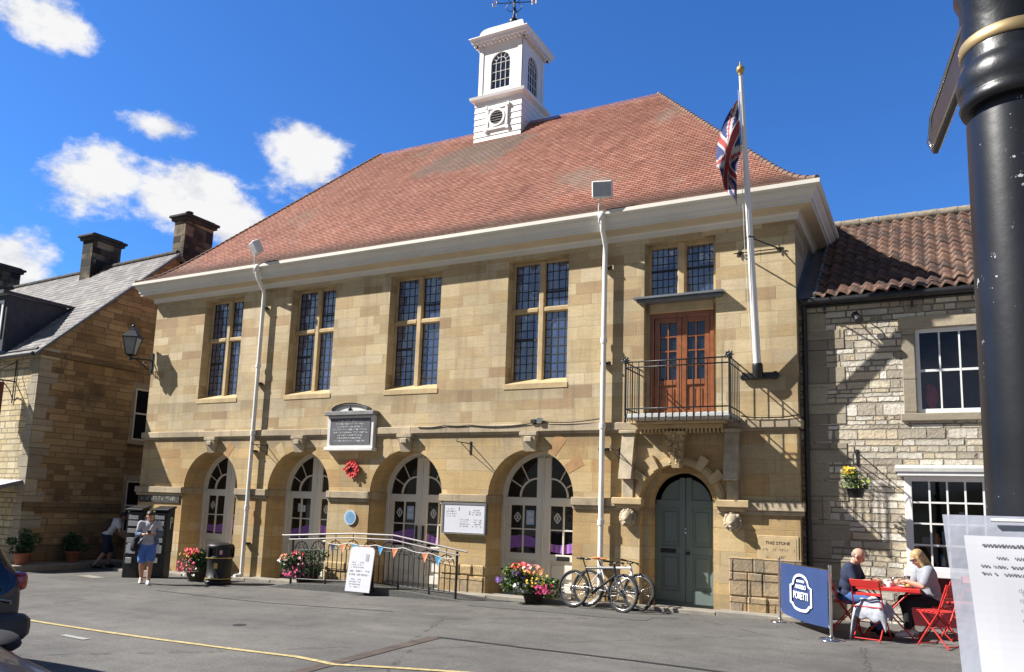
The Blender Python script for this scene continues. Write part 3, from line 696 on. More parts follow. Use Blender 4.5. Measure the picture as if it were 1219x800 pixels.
for i in range(34):
    z = rr.uniform(2.55, 3.1); w = .09+.07*(z-2.5)/.6; m.ell((dc+rr.uniform(-w, w), -.15-.1*(z-2.5)/.6-rr.uniform(0,.04), z), (rr.uniform(.02,.045), .03, rr.uniform(.02,.05)), n=7, k=5)
m.bbox(dc-.19, dc+.19, -.27, 0, 3.1, 3.17, .01)
m.build('carved_keystone', M['stone'], TH)
for sx, xc in ((-1, -5.12), (1, -3.16)):      # tapered pilaster consoles either side of the door
    m = MB(); a, b = xc-.125, xc+.125
    m.add([(a,-.10,3.15),(b,-.10,3.15),(b,-.30,2.28),(a,-.30,2.28),(a,0,3.15),(b,0,3.15),(b,0,2.28),(a,0,2.28)], [(0,1,2,3),(0,3,7,4),(1,5,6,2),(3,2,6,7),(0,4,5,1)])
    m.bbox(a+.02, b-.02, -.10, .01, 1.925, 2.28, .01)
    m.bbox(a-.05, b+.05, -.16, 0, 3.15, 3.215, .012)
    m.build('pilaster', M['stonegrey'], TH)
    m = MB(); m.bbox(xc-.3, xc+.3, -.17, 0, 1.80, 1.935, .015); m.bbox(xc-.22, xc+.22, -.12, 0, 1.735, 1.80, .01); m.build('capital', M['stone'], TH)
    m = MB(); m.ell((xc,-.09,1.56), (.12,.13,.14)); rr = random.Random(xc)      # lion mask
    for i in range(18): a_ = 2*math.pi*i/18; m.ell((xc+.13*math.cos(a_), -.05-rr.uniform(0,.05), 1.56+.14*math.sin(a_)), (.042,.05,.045), n=7, k=5)
    m.ell((xc,-.2,1.53), (.05,.06,.04), n=8, k=6); m.ell((xc-.05,-.17,1.6), (.03,.03,.02), n=7, k=5); m.ell((xc+.05,-.17,1.6), (.03,.03,.02), n=7, k=5); m.ell((xc,-.17,1.47), (.055,.05,.03), n=7, k=5)
    m.build('lion_mask', M['stonegrey'], TH)
m = MB()   # bracketed cornice under the balcony
m.bbox(-5.0, -3.22, -.40, .0, 3.30, 3.345, .01); m.bbox(-4.9, -3.3, -.24, 0, 3.22, 3.30, .01)
for i in range(22): x = -4.86+i*.0725; m.box(x, x+.04, -.19, 0, 3.14, 3.22)
m.build('dentil_cornice', M['stone'], TH)

# ---- balcony, hood and upper french doors
m = MB(); bx0, bx1, by = -4.90, -3.02, -.9
m.bbox(bx0, bx1, by, 0, 3.35, 3.43, .01, 0)
sl = m.build('balcony', M['lead'], TH)
m = MB()
zt, zl = 4.38, 3.52
for P in ([(bx0,0,zt),(bx0,by,zt),(bx1,by,zt),(bx1,0,zt)], [(bx0,0,zt-.1),(bx0,by,zt-.1),(bx1,by,zt-.1),(bx1,0,zt-.1)], [(bx0,0,zl),(bx0,by,zl),(bx1,by,zl),(bx1,0,zl)]):
    m.tube(P, .014, 6)
n = 15
for i in range(n+1): x = bx0+(bx1-bx0)*i/n; m.cyl((x,by,3.30),(x,by,zt),.014 if i % 5 == 0 else .009, n=5)
for x in (bx0, bx1):
    for i in range(1, 7): y_ = by*i/7; m.cyl((x,y_,3.30),(x,y_,zt),.009, n=5)
    m.cyl((x,by,3.27),(x,by,zt+.04),.02, n=6)
for i in range(6): x = bx0+(bx1-bx0)*i/5; m.tube([(x,by-.02,3.27),(x,by-.02,3.36),(x,by+.03,3.44)], .012, 5)
m.build('railing', M['black'], sl)
for x in (bx0, bx1):
    m = MB()
    for i in range(8):
        a_ = 2*math.pi*i/8; m.tube([(x,by,zt+.03),(x+.05*math.cos(a_),by-.03,zt+.03+.05*math.sin(a_)),(x+.085*math.cos(a_),by-.02,zt+.03+.085*math.sin(a_))], [.02,.022,.006], 5)
    m.ell((x,by,zt+.03), .05, n=8, k=6); m.build('iron_rosette', M['black'], sl)
m = MB(); m.prism([(-5.02,5.76),(-3.28,5.76),(-3.28,5.80),(-5.02,5.80)], -.2, .12, 'xz'); m.bbox(-4.97, -3.33, -.14, .1, 5.70, 5.759, .01); m.build('door_hood', M['leadd'], TH)
m = MB(); c = -4.16
m.bbox(c-.075, c+.075, .12, .3, 5.8, 6.93, .02)
for a, b in ((-4.86,-4.79),(-3.53,-3.46)): m.bbox(a-.02, b, .2, .34, 3.4, 6.93, .012)
m.bbox(-4.79, -3.53, .203, .338, 6.86, 6.95, .012); m.bbox(-4.79, -3.53, .1, .337, 5.52, 5.77, .012)
w = m.build('window', M['stone'], TH)
for a, b in ((-4.79, c-.075), (c+.075, -3.53)):
    m = MB(); m.quad((a,.28,5.77),(b,.28,5.77),(b,.28,6.86),(a,.28,6.86), 0); leading(m, a, b, 5.77, 6.86, .277, .11, .15, 1); m.box(a, b, .262, .276, 6.4, 6.43, 1)
    m.build('leaded_pane', [M['leadglass'], M['came']], w)
m = MB(); fz = 3.43
for a, b in ((-4.78,-4.71),(-3.61,-3.54)): m.bbox(a, b, .16, .27, fz, 5.52, .006)
m.bbox(-4.71, -3.61, .161, .268, 5.43, 5.519, .006)
for a, b in ((-4.70, c-.004), (c+.004, -3.62)):
    m.bbox(a, a+.1, .185, .25, fz+.02, 5.43, .006); m.bbox(b-.1, b, .185, .25, fz+.02, 5.43, .006)
    for za, zb in ((fz+.02,fz+.18),(4.1,4.2),(5.33,5.43)): m.bbox(a+.1, b-.1, .187, .248, za, zb, .005)
    m.bbox(a+.1, b-.1, .215, .245, fz+.18, 4.1, .005); m.bbox(a+.14, (a+b)/2-.02, .2, .23, fz+.24, 4.04, .015); m.bbox((a+b)/2+.02, b-.14, .2, .23, fz+.24, 4.04, .015)
    m.box((a+b)/2-.014, (a+b)/2+.014, .195, .24, 4.2, 5.33)
    for i in (1,2,3): z = 4.2+1.13*i/4; m.box(a+.1, b-.1, .197, .239, z-.013, z+.013)
fd = m.build('french_door', M['timber'], TH)
m = MB(); m.quad((-4.6,.232,4.2),(-3.72,.232,4.2),(-3.72,.232,5.33),(-4.6,.232,5.33)); m.build('glass_pane', M['glassb'], fd)

# ---- foundation stone
m = MB(); m.bbox(-2.75, -2.06, -.012, .02, .76, 1.34, .008); m.bbox(-2.71, -2.1, -.016, -.012, .80, 1.30, .004)
fs = m.build('foundation_stone', M['stone'], TH)

# ---- downpipes
def pipe(x, y=-.13):
    m = MB(); m.tube([(x,y,gz(x,0)+.08),(x,y,6.75)], .052, 12); z = .4
    for z in (1.45, 3.3, 5.0): m.cyl((x,y,z-.05),(x,y,z+.05),.068, n=12)
    m.tube([(x,y,6.7),(x,y,6.85),(x+.02,y-.05,6.95),(x+.05,-.42,7.18),(x+.06,-.48,7.3),(x+.06,-.48,7.42)], .05, 12)
    m.tube([(x,y,gz(x,0)+.1),(x-.01,y-.04,gz(x,0)+.03),(x-.03,y-.2,gz(x,0)+.02)], .055, 12)
    m.lathe([(.045,0),(.075,.02),(.08,.12),(.055,.14)], (x+.06,-.50,7.36), 12)
    d = m.build('downpipe', M['pipe'], TH)
    for z in (.6, 2.85, 4.55, 6.5): b = MB(); b.box(x-.085, x+.085, y+.02, .0, z-.02, z+.02); b.cyl((x+.09,y+.0,z),(x+.13,y+.04,z),.03,n=6); b.build('pipe_clip', M['black'], d)
pipe(-14.93); pipe(-5.64)

# ---- cupola
cx, cy = -10.58, 4.67
def sq(m, h0, z0, h1, z1, mi=0):
    a = [(cx-h0,cy-h0,z0),(cx+h0,cy-h0,z0),(cx+h0,cy+h0,z0),(cx-h0,cy+h0,z0)]; b = [(cx-h1,cy-h1,z1),(cx+h1,cy-h1,z1),(cx+h1,cy+h1,z1),(cx-h1,cy+h1,z1)]
    for i in range(4): m.quad(a[i], a[(i+1)%4], b[(i+1)%4], b[i], mi)
m = MB(); z = 11.6; h = .75
while z < 13.2: sq(m, h+.022, z, h+.004, z+.19); sq(m, h+.022, z, h, z); z += .19
sq(m, h+.01, 13.1, h+.01, 13.26); sq(m, h+.01, 13.26, h+.13, 13.30); sq(m, h+.13, 13.30, h+.15, 13.38); sq(m, h+.15, 13.38, h-.05, 13.43)
h2 = .70
cup = m.build('cupola', M['whitewood'], TH)
def face_pts(side, u, v, d):   # local face coords -> world; side 0 = front(-y), 1 = right(+x), 2 back, 3 left
    return {0:(cx+u, cy-h2-d, v), 1:(cx+h2+d, cy+u, v), 2:(cx-u, cy+h2+d, v), 3:(cx-h2-d, cy-u, v)}[side]
wz0, wzs, wr = 13.62, 14.42, .31
m = MB()
for s in range(4):
    def Q(a, b, c_, d_): m.quad(*[face_pts(s, *p, 0) for p in (a, b, c_, d_)])
    Q((-h2,13.40),(-wr,13.40),(-wr,15.02),(-h2,15.02)); Q((wr,13.40),(h2,13.40),(h2,15.02),(wr,15.02)); Q((-wr,13.4),(wr,13.4),(wr,wz0),(-wr,wz0))
    P = [(-wr*math.cos(math.pi*i/16), wzs+wr*math.sin(math.pi*i/16)) for i in range(17)]
    for p, q in zip(P, P[1:]): Q(p, q, (q[0],15.02), (p[0],15.02))
    out = [(-wr,wz0)]+P+[(wr,wz0)]
    for p, q in zip(out, out[1:]+out[:1]): m.quad(face_pts(s,*p,0), face_pts(s,*q,0), face_pts(s,*q,-.06), face_pts(s,*p,-.06))
    # corner boards and a frame line
    for a, b in ((-h2-.001,-h2+.13),(h2-.13,h2+.001)):
        m.quad(face_pts(s,a,13.42,.02), face_pts(s,b,13.42,.02), face_pts(s,b,15.0,.02), face_pts(s,a,15.0,.02)); 
        e = b if a < 0 else a; m.quad(face_pts(s,e,13.42,.02), face_pts(s,e,15.0,.02), face_pts(s,e,15.0,0), face_pts(s,e,13.42,0))
m.build('lantern_stage', M['whitewood'], cup)
for s in range(4):
    m = MB()
    P = [(wr*math.cos(math.pi*i/16), wzs+wr*math.sin(math.pi*i/16)) for i in range(17)]
    m.poly([face_pts(s, *p, -.05) for p in [(-wr,wz0),(wr,wz0)]+P], 0)
    def bar(a, b, r=.011): m.tube([face_pts(s,*a,-.035), face_pts(s,*b,-.035)], r, 4, 1)
    for i in (-1,0,1): bar((wr*.5*i, wz0), (wr*.5*i, wzs+(0 if i else .0)), .012)
    for i in (0,1,2,3): zz = wz0+(wzs-wz0)*i/3; bar((-wr,zz),(wr,zz), .011)
    q = [(wr*.55*math.cos(math.pi*i/8), wzs+wr*.55*math.sin(math.pi*i/8)) for i in range(9)]
    for a, b in zip(q, q[1:]): bar(a, b)
    for an in (30, 60, 90, 120, 150): a_ = math.radians(an); bar((wr*.55*math.cos(a_), wzs+wr*.55*math.sin(a_)), (wr*math.cos(a_), wzs+wr*math.sin(a_)))
    bar((0, wzs), (0, wzs+wr*.55)); 
    m.build('arched_window', [M['glassb'], M['white']], cup)
m = MB()
sq(m, h2, 15.02, h2+.04, 15.02); sq(m, h2+.04, 15.0, h2+.04, 15.06); sq(m, h2+.04, 15.06, h2+.19, 15.08); sq(m, h2+.19, 15.08, h2+.21, 15.16); sq(m, h2+.21, 15.16, h2+.26, 15.20); sq(m, h2+.26, 15.20, h2+.26, 15.225); sq(m, h2+.26, 15.225, .1, 15.27)
for s in range(4):
    for i in range(13):
        u = -.78+i*.13; a, b = face_pts(s, u-.03, 15.0, .05), face_pts(s, u+.03, 15.06, .15)
        m.box(min(a[0],b[0]), max(a[0],b[0]), min(a[1],b[1]), max(a[1],b[1]), 15.005, 15.065)
m.build('dentil_cornice', M['white'], cup)
m = MB(); N = 12; prev = None
for i in range(N):
    t0, t1 = i/N, (i+1)/N; w0 = .74*math.sqrt(max(0, 1-t0**2.6)); w1 = .74*math.sqrt(max(0, 1-t1**2.6)); sq(m, w0, 15.25+.62*t0, max(w1, .02), 15.25+.62*t1)
sq(m, .02, 15.87, .001, 15.87)
m.cyl((cx,cy,15.8),(cx,cy,15.93),.1,.05)
m.build('dome', M['lead'], cup)
m = MB(); m.cyl((cx,cy,15.85),(cx,cy,17.9),.022); m.ell((cx,cy,16.08),.14, n=16, k=12); m.cyl((cx,cy,16.2),(cx,cy,16.32),.06,.03)
for i in range(4):
    a_ = math.pi/2*i+.35; d = V3((math.cos(a_), math.sin(a_), 0)); c0 = V3((cx,cy,16.72))
    m.tube([c0, c0+d*.52], .014, 6); m.tube([c0+V3((0,0,-.25)), c0+d*.12+V3((0,0,-.3)), c0+d*.26+V3((0,0,-.16)), c0+d*.14+V3((0,0,-.03))], .013, 5); m.tube([c0+V3((0,0,.2)), c0+d*.12+V3((0,0,.24)), c0+d*.2+V3((0,0,.1)), c0+d*.1+V3((0,0,.02))], .012, 5)
m.tube([(cx-.5,cy,17.35),(cx+.4,cy,17.35)], .015, 6); m.add([(cx+.2,cy,17.2),(cx+.55,cy,17.35),(cx+.2,cy,17.5),(cx+.2,cy+.01,17.2),(cx+.55,cy+.01,17.35),(cx+.2,cy+.01,17.5)], [(0,1,2),(3,5,4),(0,3,4,1),(1,4,5,2),(2,5,3,0)])
m.build('weathervane', M['black'], cup)
for i in range(4):
    m = MB(); a_ = math.pi/2*i+.35; d = V3((math.cos(a_), math.sin(a_), 0)); c0 = V3((cx,cy,16.72)); e = c0+d*.6
    L = 'NWSE'[i]
    seg = {'N':[((-1,-1),(-1,1)),((-1,1),(1,-1)),((1,-1),(1,1))], 'E':[((-1,-1),(-1,1)),((-1,1),(1,1)),((-1,0),(.6,0)),((-1,-1),(1,-1))], 'S':[((1,1),(-1,1)),((-1,1),(-1,0)),((-1,0),(1,0)),((1,0),(1,-1)),((1,-1),(-1,-1))], 'W':[((-1,1),(-.5,-1)),((-.5,-1),(0,.5)),((0,.5),(.5,-1)),((.5,-1),(1,1))]}[L]
    for (a, b), (c_, dd) in seg: m.tube([e+d*(a*.06)+V3((0,0,b*.09)), e+d*(c_*.06)+V3((0,0,dd*.09))], .012, 5)
    m.build('compass_letter', M['gold'], cup)
m = MB(); lc = V3((cx, cy-h-.03, 12.66))      # round louvre in a square lugged frame
for a, b, c_, d_ in ((-.36,.36,.27,.36),(-.36,.36,-.36,-.27),(-.36,-.27,-.27,.27),(.27,.36,-.27,.27)): m.bbox(lc.x+a, lc.x+b, lc.y-.035, lc.y+.03, lc.z+c_, lc.z+d_, .01)
for a in (-.40, .30):
    for b in (-.4, .3): m.bbox(lc.x+a, lc.x+a+.1, lc.y-.045, lc.y+.03, lc.z+b, lc.z+b+.1, .01)
m.arc(lc.x, lc.z, .21, .27, 0, 360, lc.y-.05, lc.y+.03, 28)
m.prism([(lc.x+.3*math.cos(2*math.pi*i/4+math.pi/4)*1.2, lc.z+.3*math.sin(2*math.pi*i/4+math.pi/4)*1.2) for i in range(4)], lc.y-.012, lc.y+.0, 'xz')
lv = m.build('louvre', M['white'], cup)
m = MB(); m.prism([(lc.x+.21*math.cos(2*math.pi*i/24), lc.z+.21*math.sin(2*math.pi*i/24)) for i in range(24)], lc.y-.016, lc.y-.013, 'xz', 0)
for i in range(5):
    z = lc.z-.15+i*.075; w = math.sqrt(max(.001, .21**2-(z-lc.z)**2)); m.obox((lc.x, lc.y-.03, z), (2*w, .03, .018), Matrix.Rotation(.5, 3, 'X'), 1)
m.build('louvre_blades', [M['blackp'], M['white']], cup)
# flashing where the cupola meets the roof
m = MB(); m.quad((cx-h-.03,cy-h-.03,11.84),(cx+h+.03,cy-h-.03,11.84),(cx+h+.03,cy-h-.16,11.73),(cx-h-.03,cy-h-.16,11.73)); m.build('flashing', M['lead'], cup)

# ------------------------------------------------------------------ LEFT STONE HOUSE
th_ = math.radians(3.5); DX = V3((-math.cos(th_), math.sin(th_), 0)); NX = V3((-math.sin(th_), -math.cos(th_), 0))   # along the front / outward
HX = -21.6; A0 = V3((HX, -1.63, 0)); R0 = V3((HX, 2.43, 9.50)); EZ = 5.62
LH = empty('stone_house', (-26, 2.4, -.4), 'brown stone house with grey stone slate roof, dormer and blackened chimneys, left of the hall', 'building')
LH['label'] = 'brown stone house left of the hall with grey slate roof, dormer and sooty chimneys'
m = MB()
def hf(s, z, o=0.): p = A0+DX*s+NX*o; return (p.x, p.y, z)
m.quad(hf(0,-.6), hf(12,-.6), hf(12,EZ), hf(0,EZ)); m.build('front_wall', M['houserub'], LH)
m = MB()
m.add([(HX,-1.63,-.6),(HX,1.3,-.6),(HX,1.3,8.42),(HX,-1.63,EZ),(HX-.14,1.3,-.6),(HX-.14,6.5,-.6),(HX-.14,6.5,EZ),(HX-.14,2.43,9.50),(HX-.14,1.3,8.42)], [(0,1,2,3),(1,4,8,2),(4,5,6,7,8)])
m.add([(HX,1.3,8.42),(HX,2.43,9.5),(HX,6.5,EZ),(HX,1.3,8.3)], [(0,3,1)])
m.build('gable_wall', M['housegable'], LH)
m = MB()      # dressed quoins, long and short
z = -.3; i = 0
while z < EZ-.3:
    h_ = .33; L = .55 if i % 2 else .34; L2 = .34 if i % 2 else .5
    m.bbox(HX-.02, HX+.012, -1.635, -1.63+L, z+.008, z+h_-.008, .006)
    a = A0+NX*.012; b = A0+DX*L2+NX*.012; c = A0+DX*L2-NX*.02
    m.add([(a.x+.012,a.y,z+.008),(b.x,b.y,z+.008),(b.x,b.y,z+h_-.008),(a.x+.012,a.y,z+h_-.008),(c.x,c.y,z+.008),(c.x,c.y,z+h_-.008)], [(0,1,2,3),(1,4,5,2)])
    z += h_; i += 1
m.build('quoins', M['quoin'], LH)
dsb = masonry('dark string band', .5, .55, [(.17,.12,.07),(.2,.14,.08)], (.08,.06,.04), .01, bump=.6)
for dx_, za, zb in ((.06,5.42,5.55),(.035,1.15,1.4),(.05,-.5,.25)): m = MB(); m.bbox(HX-.02, HX+dx_, -1.63-dx_+.01, 1.3, za, zb, .012); m.build('string_band', dsb, LH)
# roof planes with slate courses
def roofpt(s, k, lift=0.):   # s along, k 0..1 from eave to ridge (front)
    e = A0+DX*s+NX*.22; e.z = EZ-.19; r = R0+DX*s; r.z = 9.56; p = e.lerp(r, k); return V3((p.x, p.y, p.z+lift))
m = MB(); NC = 30
for k in range(NC):
    a, b = k/NC, (k+1)/NC
    for s0, s1 in ((-.09, 12.),):
        P = [roofpt(s0,a,.0), roofpt(s1,a,.0), roofpt(s1,a,.03), roofpt(s0,a,.03), roofpt(s1,b,.0), roofpt(s0,b,.0)]
        m.add(P, [(0,1,2,3),(3,2,4,5)])
e0 = roofpt(-.09,1); e1 = roofpt(12,1); m.quad(e0, e1, (e1.x, 7.3, 5.4), (e0.x, 6.7, 5.4))
m.build('roof', M['slate'], LH)
m = MB(); P = [roofpt(-.09,0,-.02), roofpt(-.09,1,-.02)]; m.tube([P[0]+V3((.01,0,-.03)), P[1]+V3((.01,0,-.03))], .045, 4); m.tube([P[1]+V3((.01,0,-.03)), V3((P[1].x, 6.6, 5.5))], .045, 4)
m.build('verge', M['leadd'], LH)
m = MB()
for i in range(26): a = roofpt(i*.46,1,.02); b = roofpt(i*.46+.44,1,.03); m.tube([a,b], .09, 8)
m.build('ridge_tiles', M['darkstone'], LH)
m = MB(); m.tube([roofpt(-.1,0,-.03)+NX*.04, roofpt(12,0,-.03)+NX*.04], .06, 8); m.tube([V3(hf(0,EZ-.06,.08)), V3(hf(12,EZ-.06,.08))], .07, 4); m.build('gutter', M['black'], LH)
def chimney(x0, x1, y0, y1, zb, zt, pots):
    m = MB(); m.bbox(x0, x1, y0, y1, zb, zt-.2, .02, 0); c = m.build('chimney', [masonry('chimney stone %.0f' % (x0*10), .3, .6, [(.17,.14,.095),(.26,.21,.14),(.03,.027,.025),(.10,.08,.055)], (.04,.035,.03), .012, bump=.8, grime=((.02,.018,.017), .9, .42, .9))], LH)
    m = MB(); m.bbox(x0-.08, x1+.08, y0-.08, y1+.08, zt-.2, zt-.1, .015); m.bbox(x0-.14, x1+.14, y0-.14, y1+.14, zt-.1, zt-.01, .02); m.bbox(x0-.02, x1+.02, y0-.02, y1+.02, zt-.01, zt+.05, .01)
    m.build('chimney_cap', M['darkstone'], c)
    for px_, py_ in pots:
        m = MB(); m.lathe([(.09,0),(.08,.12),(.13,.15),(.13,.18),(.02,.2)], (px_,py_,zt+.04), 12); m.build('cowl', M['blackp'], c)
chimney(-22.2, -21.62, 2.65, 3.8, 8.2, 11.0, [(-21.95, 3.0)])
chimney(-26.35, -25.75, 2.2, 3.3, 8.6, 10.72, [])
chimney(-33.6, -32.9, 2.4, 3.9, 8.9, 10.7, [])
# dormer
m = MB(); pr0 = V3((-22.75,-.45,6.98)); ex = .95; xr = -24.2
rx = -22.78; 
rid_b = V3((-23.35,.35,7.62)); 
# ridge of dormer runs forward (-y) from the slope; right pitch falls to the valley
zr = 7.35; yv = -1.63+(zr-EZ)/.953+.15; xc = -23.6
xc -= .2
ri0 = V3((xc+.6, yv-.1, zr)); ri1 = V3((xc+.6, -1.95, zr)); 
ev0 = V3((xc+1.0, -1.0, 6.45)); ev1 = V3((xc+1.0, -1.95, 6.45)); xl = xc-1.2
m.add([ri0, ri1, V3((xl,-1.95,zr)), V3((xl,yv-.1,zr)), ri0+V3((0,0,-.1)), ri1+V3((0,0,-.1)), V3((xl,-1.95,zr-.1))], [(0,1,2,3),(0,4,5,1),(1,5,6,2)])
m.add([(xc+.52,-1.75,5.6),(xc+.52,yv-.1,5.6),(xc+.52,yv-.1,zr-.1),(xc+.52,-1.75,zr-.1),(xl,-1.75,5.6),(xl,-1.75,zr-.1)], [(0,1,2,3),(0,3,5,4)])
dm = m.build('dormer', simple('black lead dormer', (.035,.038,.05), .6, var=.3), LH)
m = MB(); m.bbox(xl+.2, xc+.4, -1.79, -1.76, 6.0, 7.1, .01, 0); m.box(xl+.3, xc+.3, -1.80, -1.791, 6.1, 7.0, 1); m.build('window', [M['white'], M['glass']], dm)
# alley windows
for z0, z1 in ((3.35, 4.95), (.55, 2.1)):
    m = MB(); x = HX-.14; y0, y1 = 1.5, 2.6
    m.bbox(x-.02, x+.05, y0-.17, y0, z0-.1, z1+.18, .01, 0); m.bbox(x-.02, x+.05, y1, y1+.17, z0-.1, z1+.18, .01, 0); m.bbox(x-.02, x+.052, y0, y1, z1, z1+.18, .01, 0); m.bbox(x-.02, x+.1, y0-.2, y1+.2, z0-.14, z0, .01, 0)
    w = m.build('window', M['quoin'], LH)
    m = MB(); m.box(x+.0, x+.006, y0, y1, z0, z1, 0); 
    for a in (y0, (y0+y1)/2-.02, y1-.05): m.box(x+.006, x+.03, a, a+.05, z0, z1, 1)
    for b in (z0, (z0+z1)/2, z1-.05): m.box(x+.006, x+.035, y0, y1, b, b+.05, 1)
    m.build('sash', [M['glass'], M['cream']], w)
# hanging sign, awning of the shop in the stone house
s_ = 1.15
SG = empty('hanging_sign', hf(s_,4.4,.5), 'maroon hanging sign on scrolled iron bracket on the rubble front of the left house', 'sign')
m = MB(); c = V3(hf(s_+.35,0,0))
def hp(s, o, z): p = A0+DX*s+NX*o; return V3((p.x,p.y,z))
m.tube([hp(s_,.0,4.72), hp(s_,1.25,4.72)], .022, 6); m.tube([hp(s_,.02,5.3), hp(s_,.5,4.95), hp(s_,.9,4.74)], .014, 6); m.tube([hp(s_,.02,4.2), hp(s_,.12,4.45), hp(s_,.35,4.7)], .014, 6); m.tube([hp(s_,.03,5.35), hp(s_,.03,4.1)], .018, 6)
m.build('bracket', M['black'], SG)
m = MB(); p, q = hp(s_,.3,0), hp(s_,1.1,0); tx = DX*.03
for zz0, zz1, w_, mi in ((3.75,4.66,0,0),):
    m.add([V3((p.x,p.y,zz0))-tx, V3((q.x,q.y,zz0))-tx, V3((q.x,q.y,zz1))-tx, V3((p.x,p.y,zz1))-tx, V3((p.x,p.y,zz0))+tx, V3((q.x,q.y,zz0))+tx, V3((q.x,q.y,zz1))+tx, V3((p.x,p.y,zz1))+tx], [(0,1,2,3),(4,5,6,7),(0,1,5,4),(2,3,7,6),(0,3,7,4),(1,2,6,5)], 0)
m.build('sign_board', M['maroon'], SG)
m = MB(); m.obox(hp(s_,.7,4.86), (.14,.3,.09), Matrix.Rotation(-th_, 3, 'Z'), 0, .01); m.build('sign_lamp', M['cream'], SG)
AW = empty('shop_awning', hf(3,-.3,1.), 'pale grey canvas awning over the shopfront of the left house', 'awning')
m = MB(); a, b, c, d = hp(.1,.02,1.98), hp(5.,.02,1.98), hp(5.,1.3,1.62), hp(.1,1.3,1.62)
m.add([a,b,c,d], [(0,1,2,3)]); m.add([c,d,d+V3((0,0,-.16)),c+V3((0,0,-.16))], [(0,1,2,3)], 1); m.add([a,d,d+V3((0,0,-.16)),a+V3((0,0,-.1))], [(0,1,2,3)], 1)
m.build('canvas', [M['awning'], M['leadd']], AW)
m = MB(); m.cyl(hp(.14,1.26,-.34), hp(.14,1.26,1.58), .04, n=8); m.cyl(hp(.14,1.26,1.58), hp(.14,.05,1.92), .02, n=6); m.cyl(hp(4.9,1.26,-.34), hp(4.9,1.26,1.58), .04, n=8); m.build('awning_frame', M['blackp'], AW)
m = MB(); m.bbox(-21.58, -20.75, -2.3, 1.2, -.45, gz(-21.2)+.16, .02); tag(m.build('pavement', M['kerb']), kind='structure')

def bush(name, loc, label, cat, rad, hgt, pot, mats, seed, n=700, flowers=(), group=None, potname='pot', leafsize=.045, potmat='terra', spread=None, trailing=0.):
    r = random.Random(seed); e = empty(name, loc, label, cat, group); x, y, z = loc
    m = MB()
    if pot: pr, ph = pot; m.lathe([(pr*.72,0),(pr*.95,ph*.85),(pr*1.05,ph*.86),(pr*1.05,ph),(pr*.9,ph),(pr*.88,ph*.9)], (x,y,z), 20); m.build(potname, M[potmat], e)
    else: ph = 0
    m = MB(); c = V3((x,y,z+ph+hgt*.45)); clumps = [(V3((r.uniform(-.6,.6)*rad, r.uniform(-.6,.6)*rad, r.uniform(-.35,.4)*hgt)), r.uniform(.35,.6)) for _ in range(9)]
    pts = []
    for i in range(n):
        cc, cr = r.choice(clumps); d = V3((r.gauss(0,1), r.gauss(0,1), r.gauss(0,1))).normalized()*(r.uniform(.35,1)**.5)
        p = c+cc+V3((d.x*rad*cr, d.y*rad*cr, d.z*hgt*.5*cr)); p.z = max(p.z, z+ph*.75-trailing*r.random()); pts.append(p)
        u = V3((r.gauss(0,1), r.gauss(0,1), r.gauss(0,.8))).normalized(); v = u.orthogonal().normalized()
        v = (Matrix.Rotation(r.uniform(0,6.28), 3, u)@v); s = leafsize*r.uniform(.6,1.3)
        m.add([p-u*s, p+v*s*.45+(u.cross(v))*s*.1, p+u*s, p-v*s*.45+(u.cross(v))*s*.1], [(0,1,2,3)], r.randrange(len(mats)))
    for _ in range(12):
        a = V3((x+r.uniform(-.2,.2)*rad, y+r.uniform(-.2,.2)*rad, z+ph*.9)); b = c+r.choice(clumps)[0]*.9; m.tube([a, a.lerp(b,.5)+V3((0,0,.03)), b], [.008,.006,.003], 4, 0)
    m.build('foliage', [M[q] for q in mats], e)
    for mt, num, sz, zone in flowers:      # zone = (dx, dz, spread)
        m = MB()
        for i in range(int(num*.95)):
            dx_, dz_, sp = zone if zone else (0,0,1)
            a = r.uniform(-1, 1); p = V3((x+dx_*rad+a*sp*rad*.9, y-rad*r.uniform(.25,.95)*(1-.3*abs(a)), z+ph+hgt*(.5+dz_)+r.uniform(-1,1)*sp*hgt*.42))
            up = V3((r.uniform(-.5,.5), -1, r.uniform(-.1,.9))).normalized(); a1 = up.orthogonal().normalized(); a2 = up.cross(a1); s = sz*r.uniform(.45,.95)
            for k in range(5):
                an = 2*math.pi*k/5+r.random(); dd = a1*math.cos(an)+a2*math.sin(an); ee = up.cross(dd)
                m.add([p, p+dd*s*.7+ee*s*.42+up*s*.2, p+dd*s*1.05+up*s*.1, p+dd*s*.7-ee*s*.42+up*s*.2], [(0,1,2,3)])
        m.build('blossoms', M[mt], e)
    return e
kz = gz(-21.2)+.16
bush('potted_shrub', (-21.15,-1.75,kz), 'dark bushy shrub in terracotta pot at the corner of the shaded gable', 'shrub', .36, .62, (.2,.3), ['leafd','leafd','leaf'], 11, 900)
bush('potted_shrub', (-21.15,-.35,kz), 'dark rounded shrub in terracotta pot midway along the shaded gable', 'shrub', .34, .55, (.2,.3), ['leafd','leafd','leaf'], 12, 900)
p = hp(.3,.75,0); bush('potted_shrub', (p.x-.55,p.y,gz(p.x)), 'dark shrub in terracotta pot under the awning', 'shrub', .32, .6, (.19,.28), ['leafd','leafd','leaf'], 13, 800)

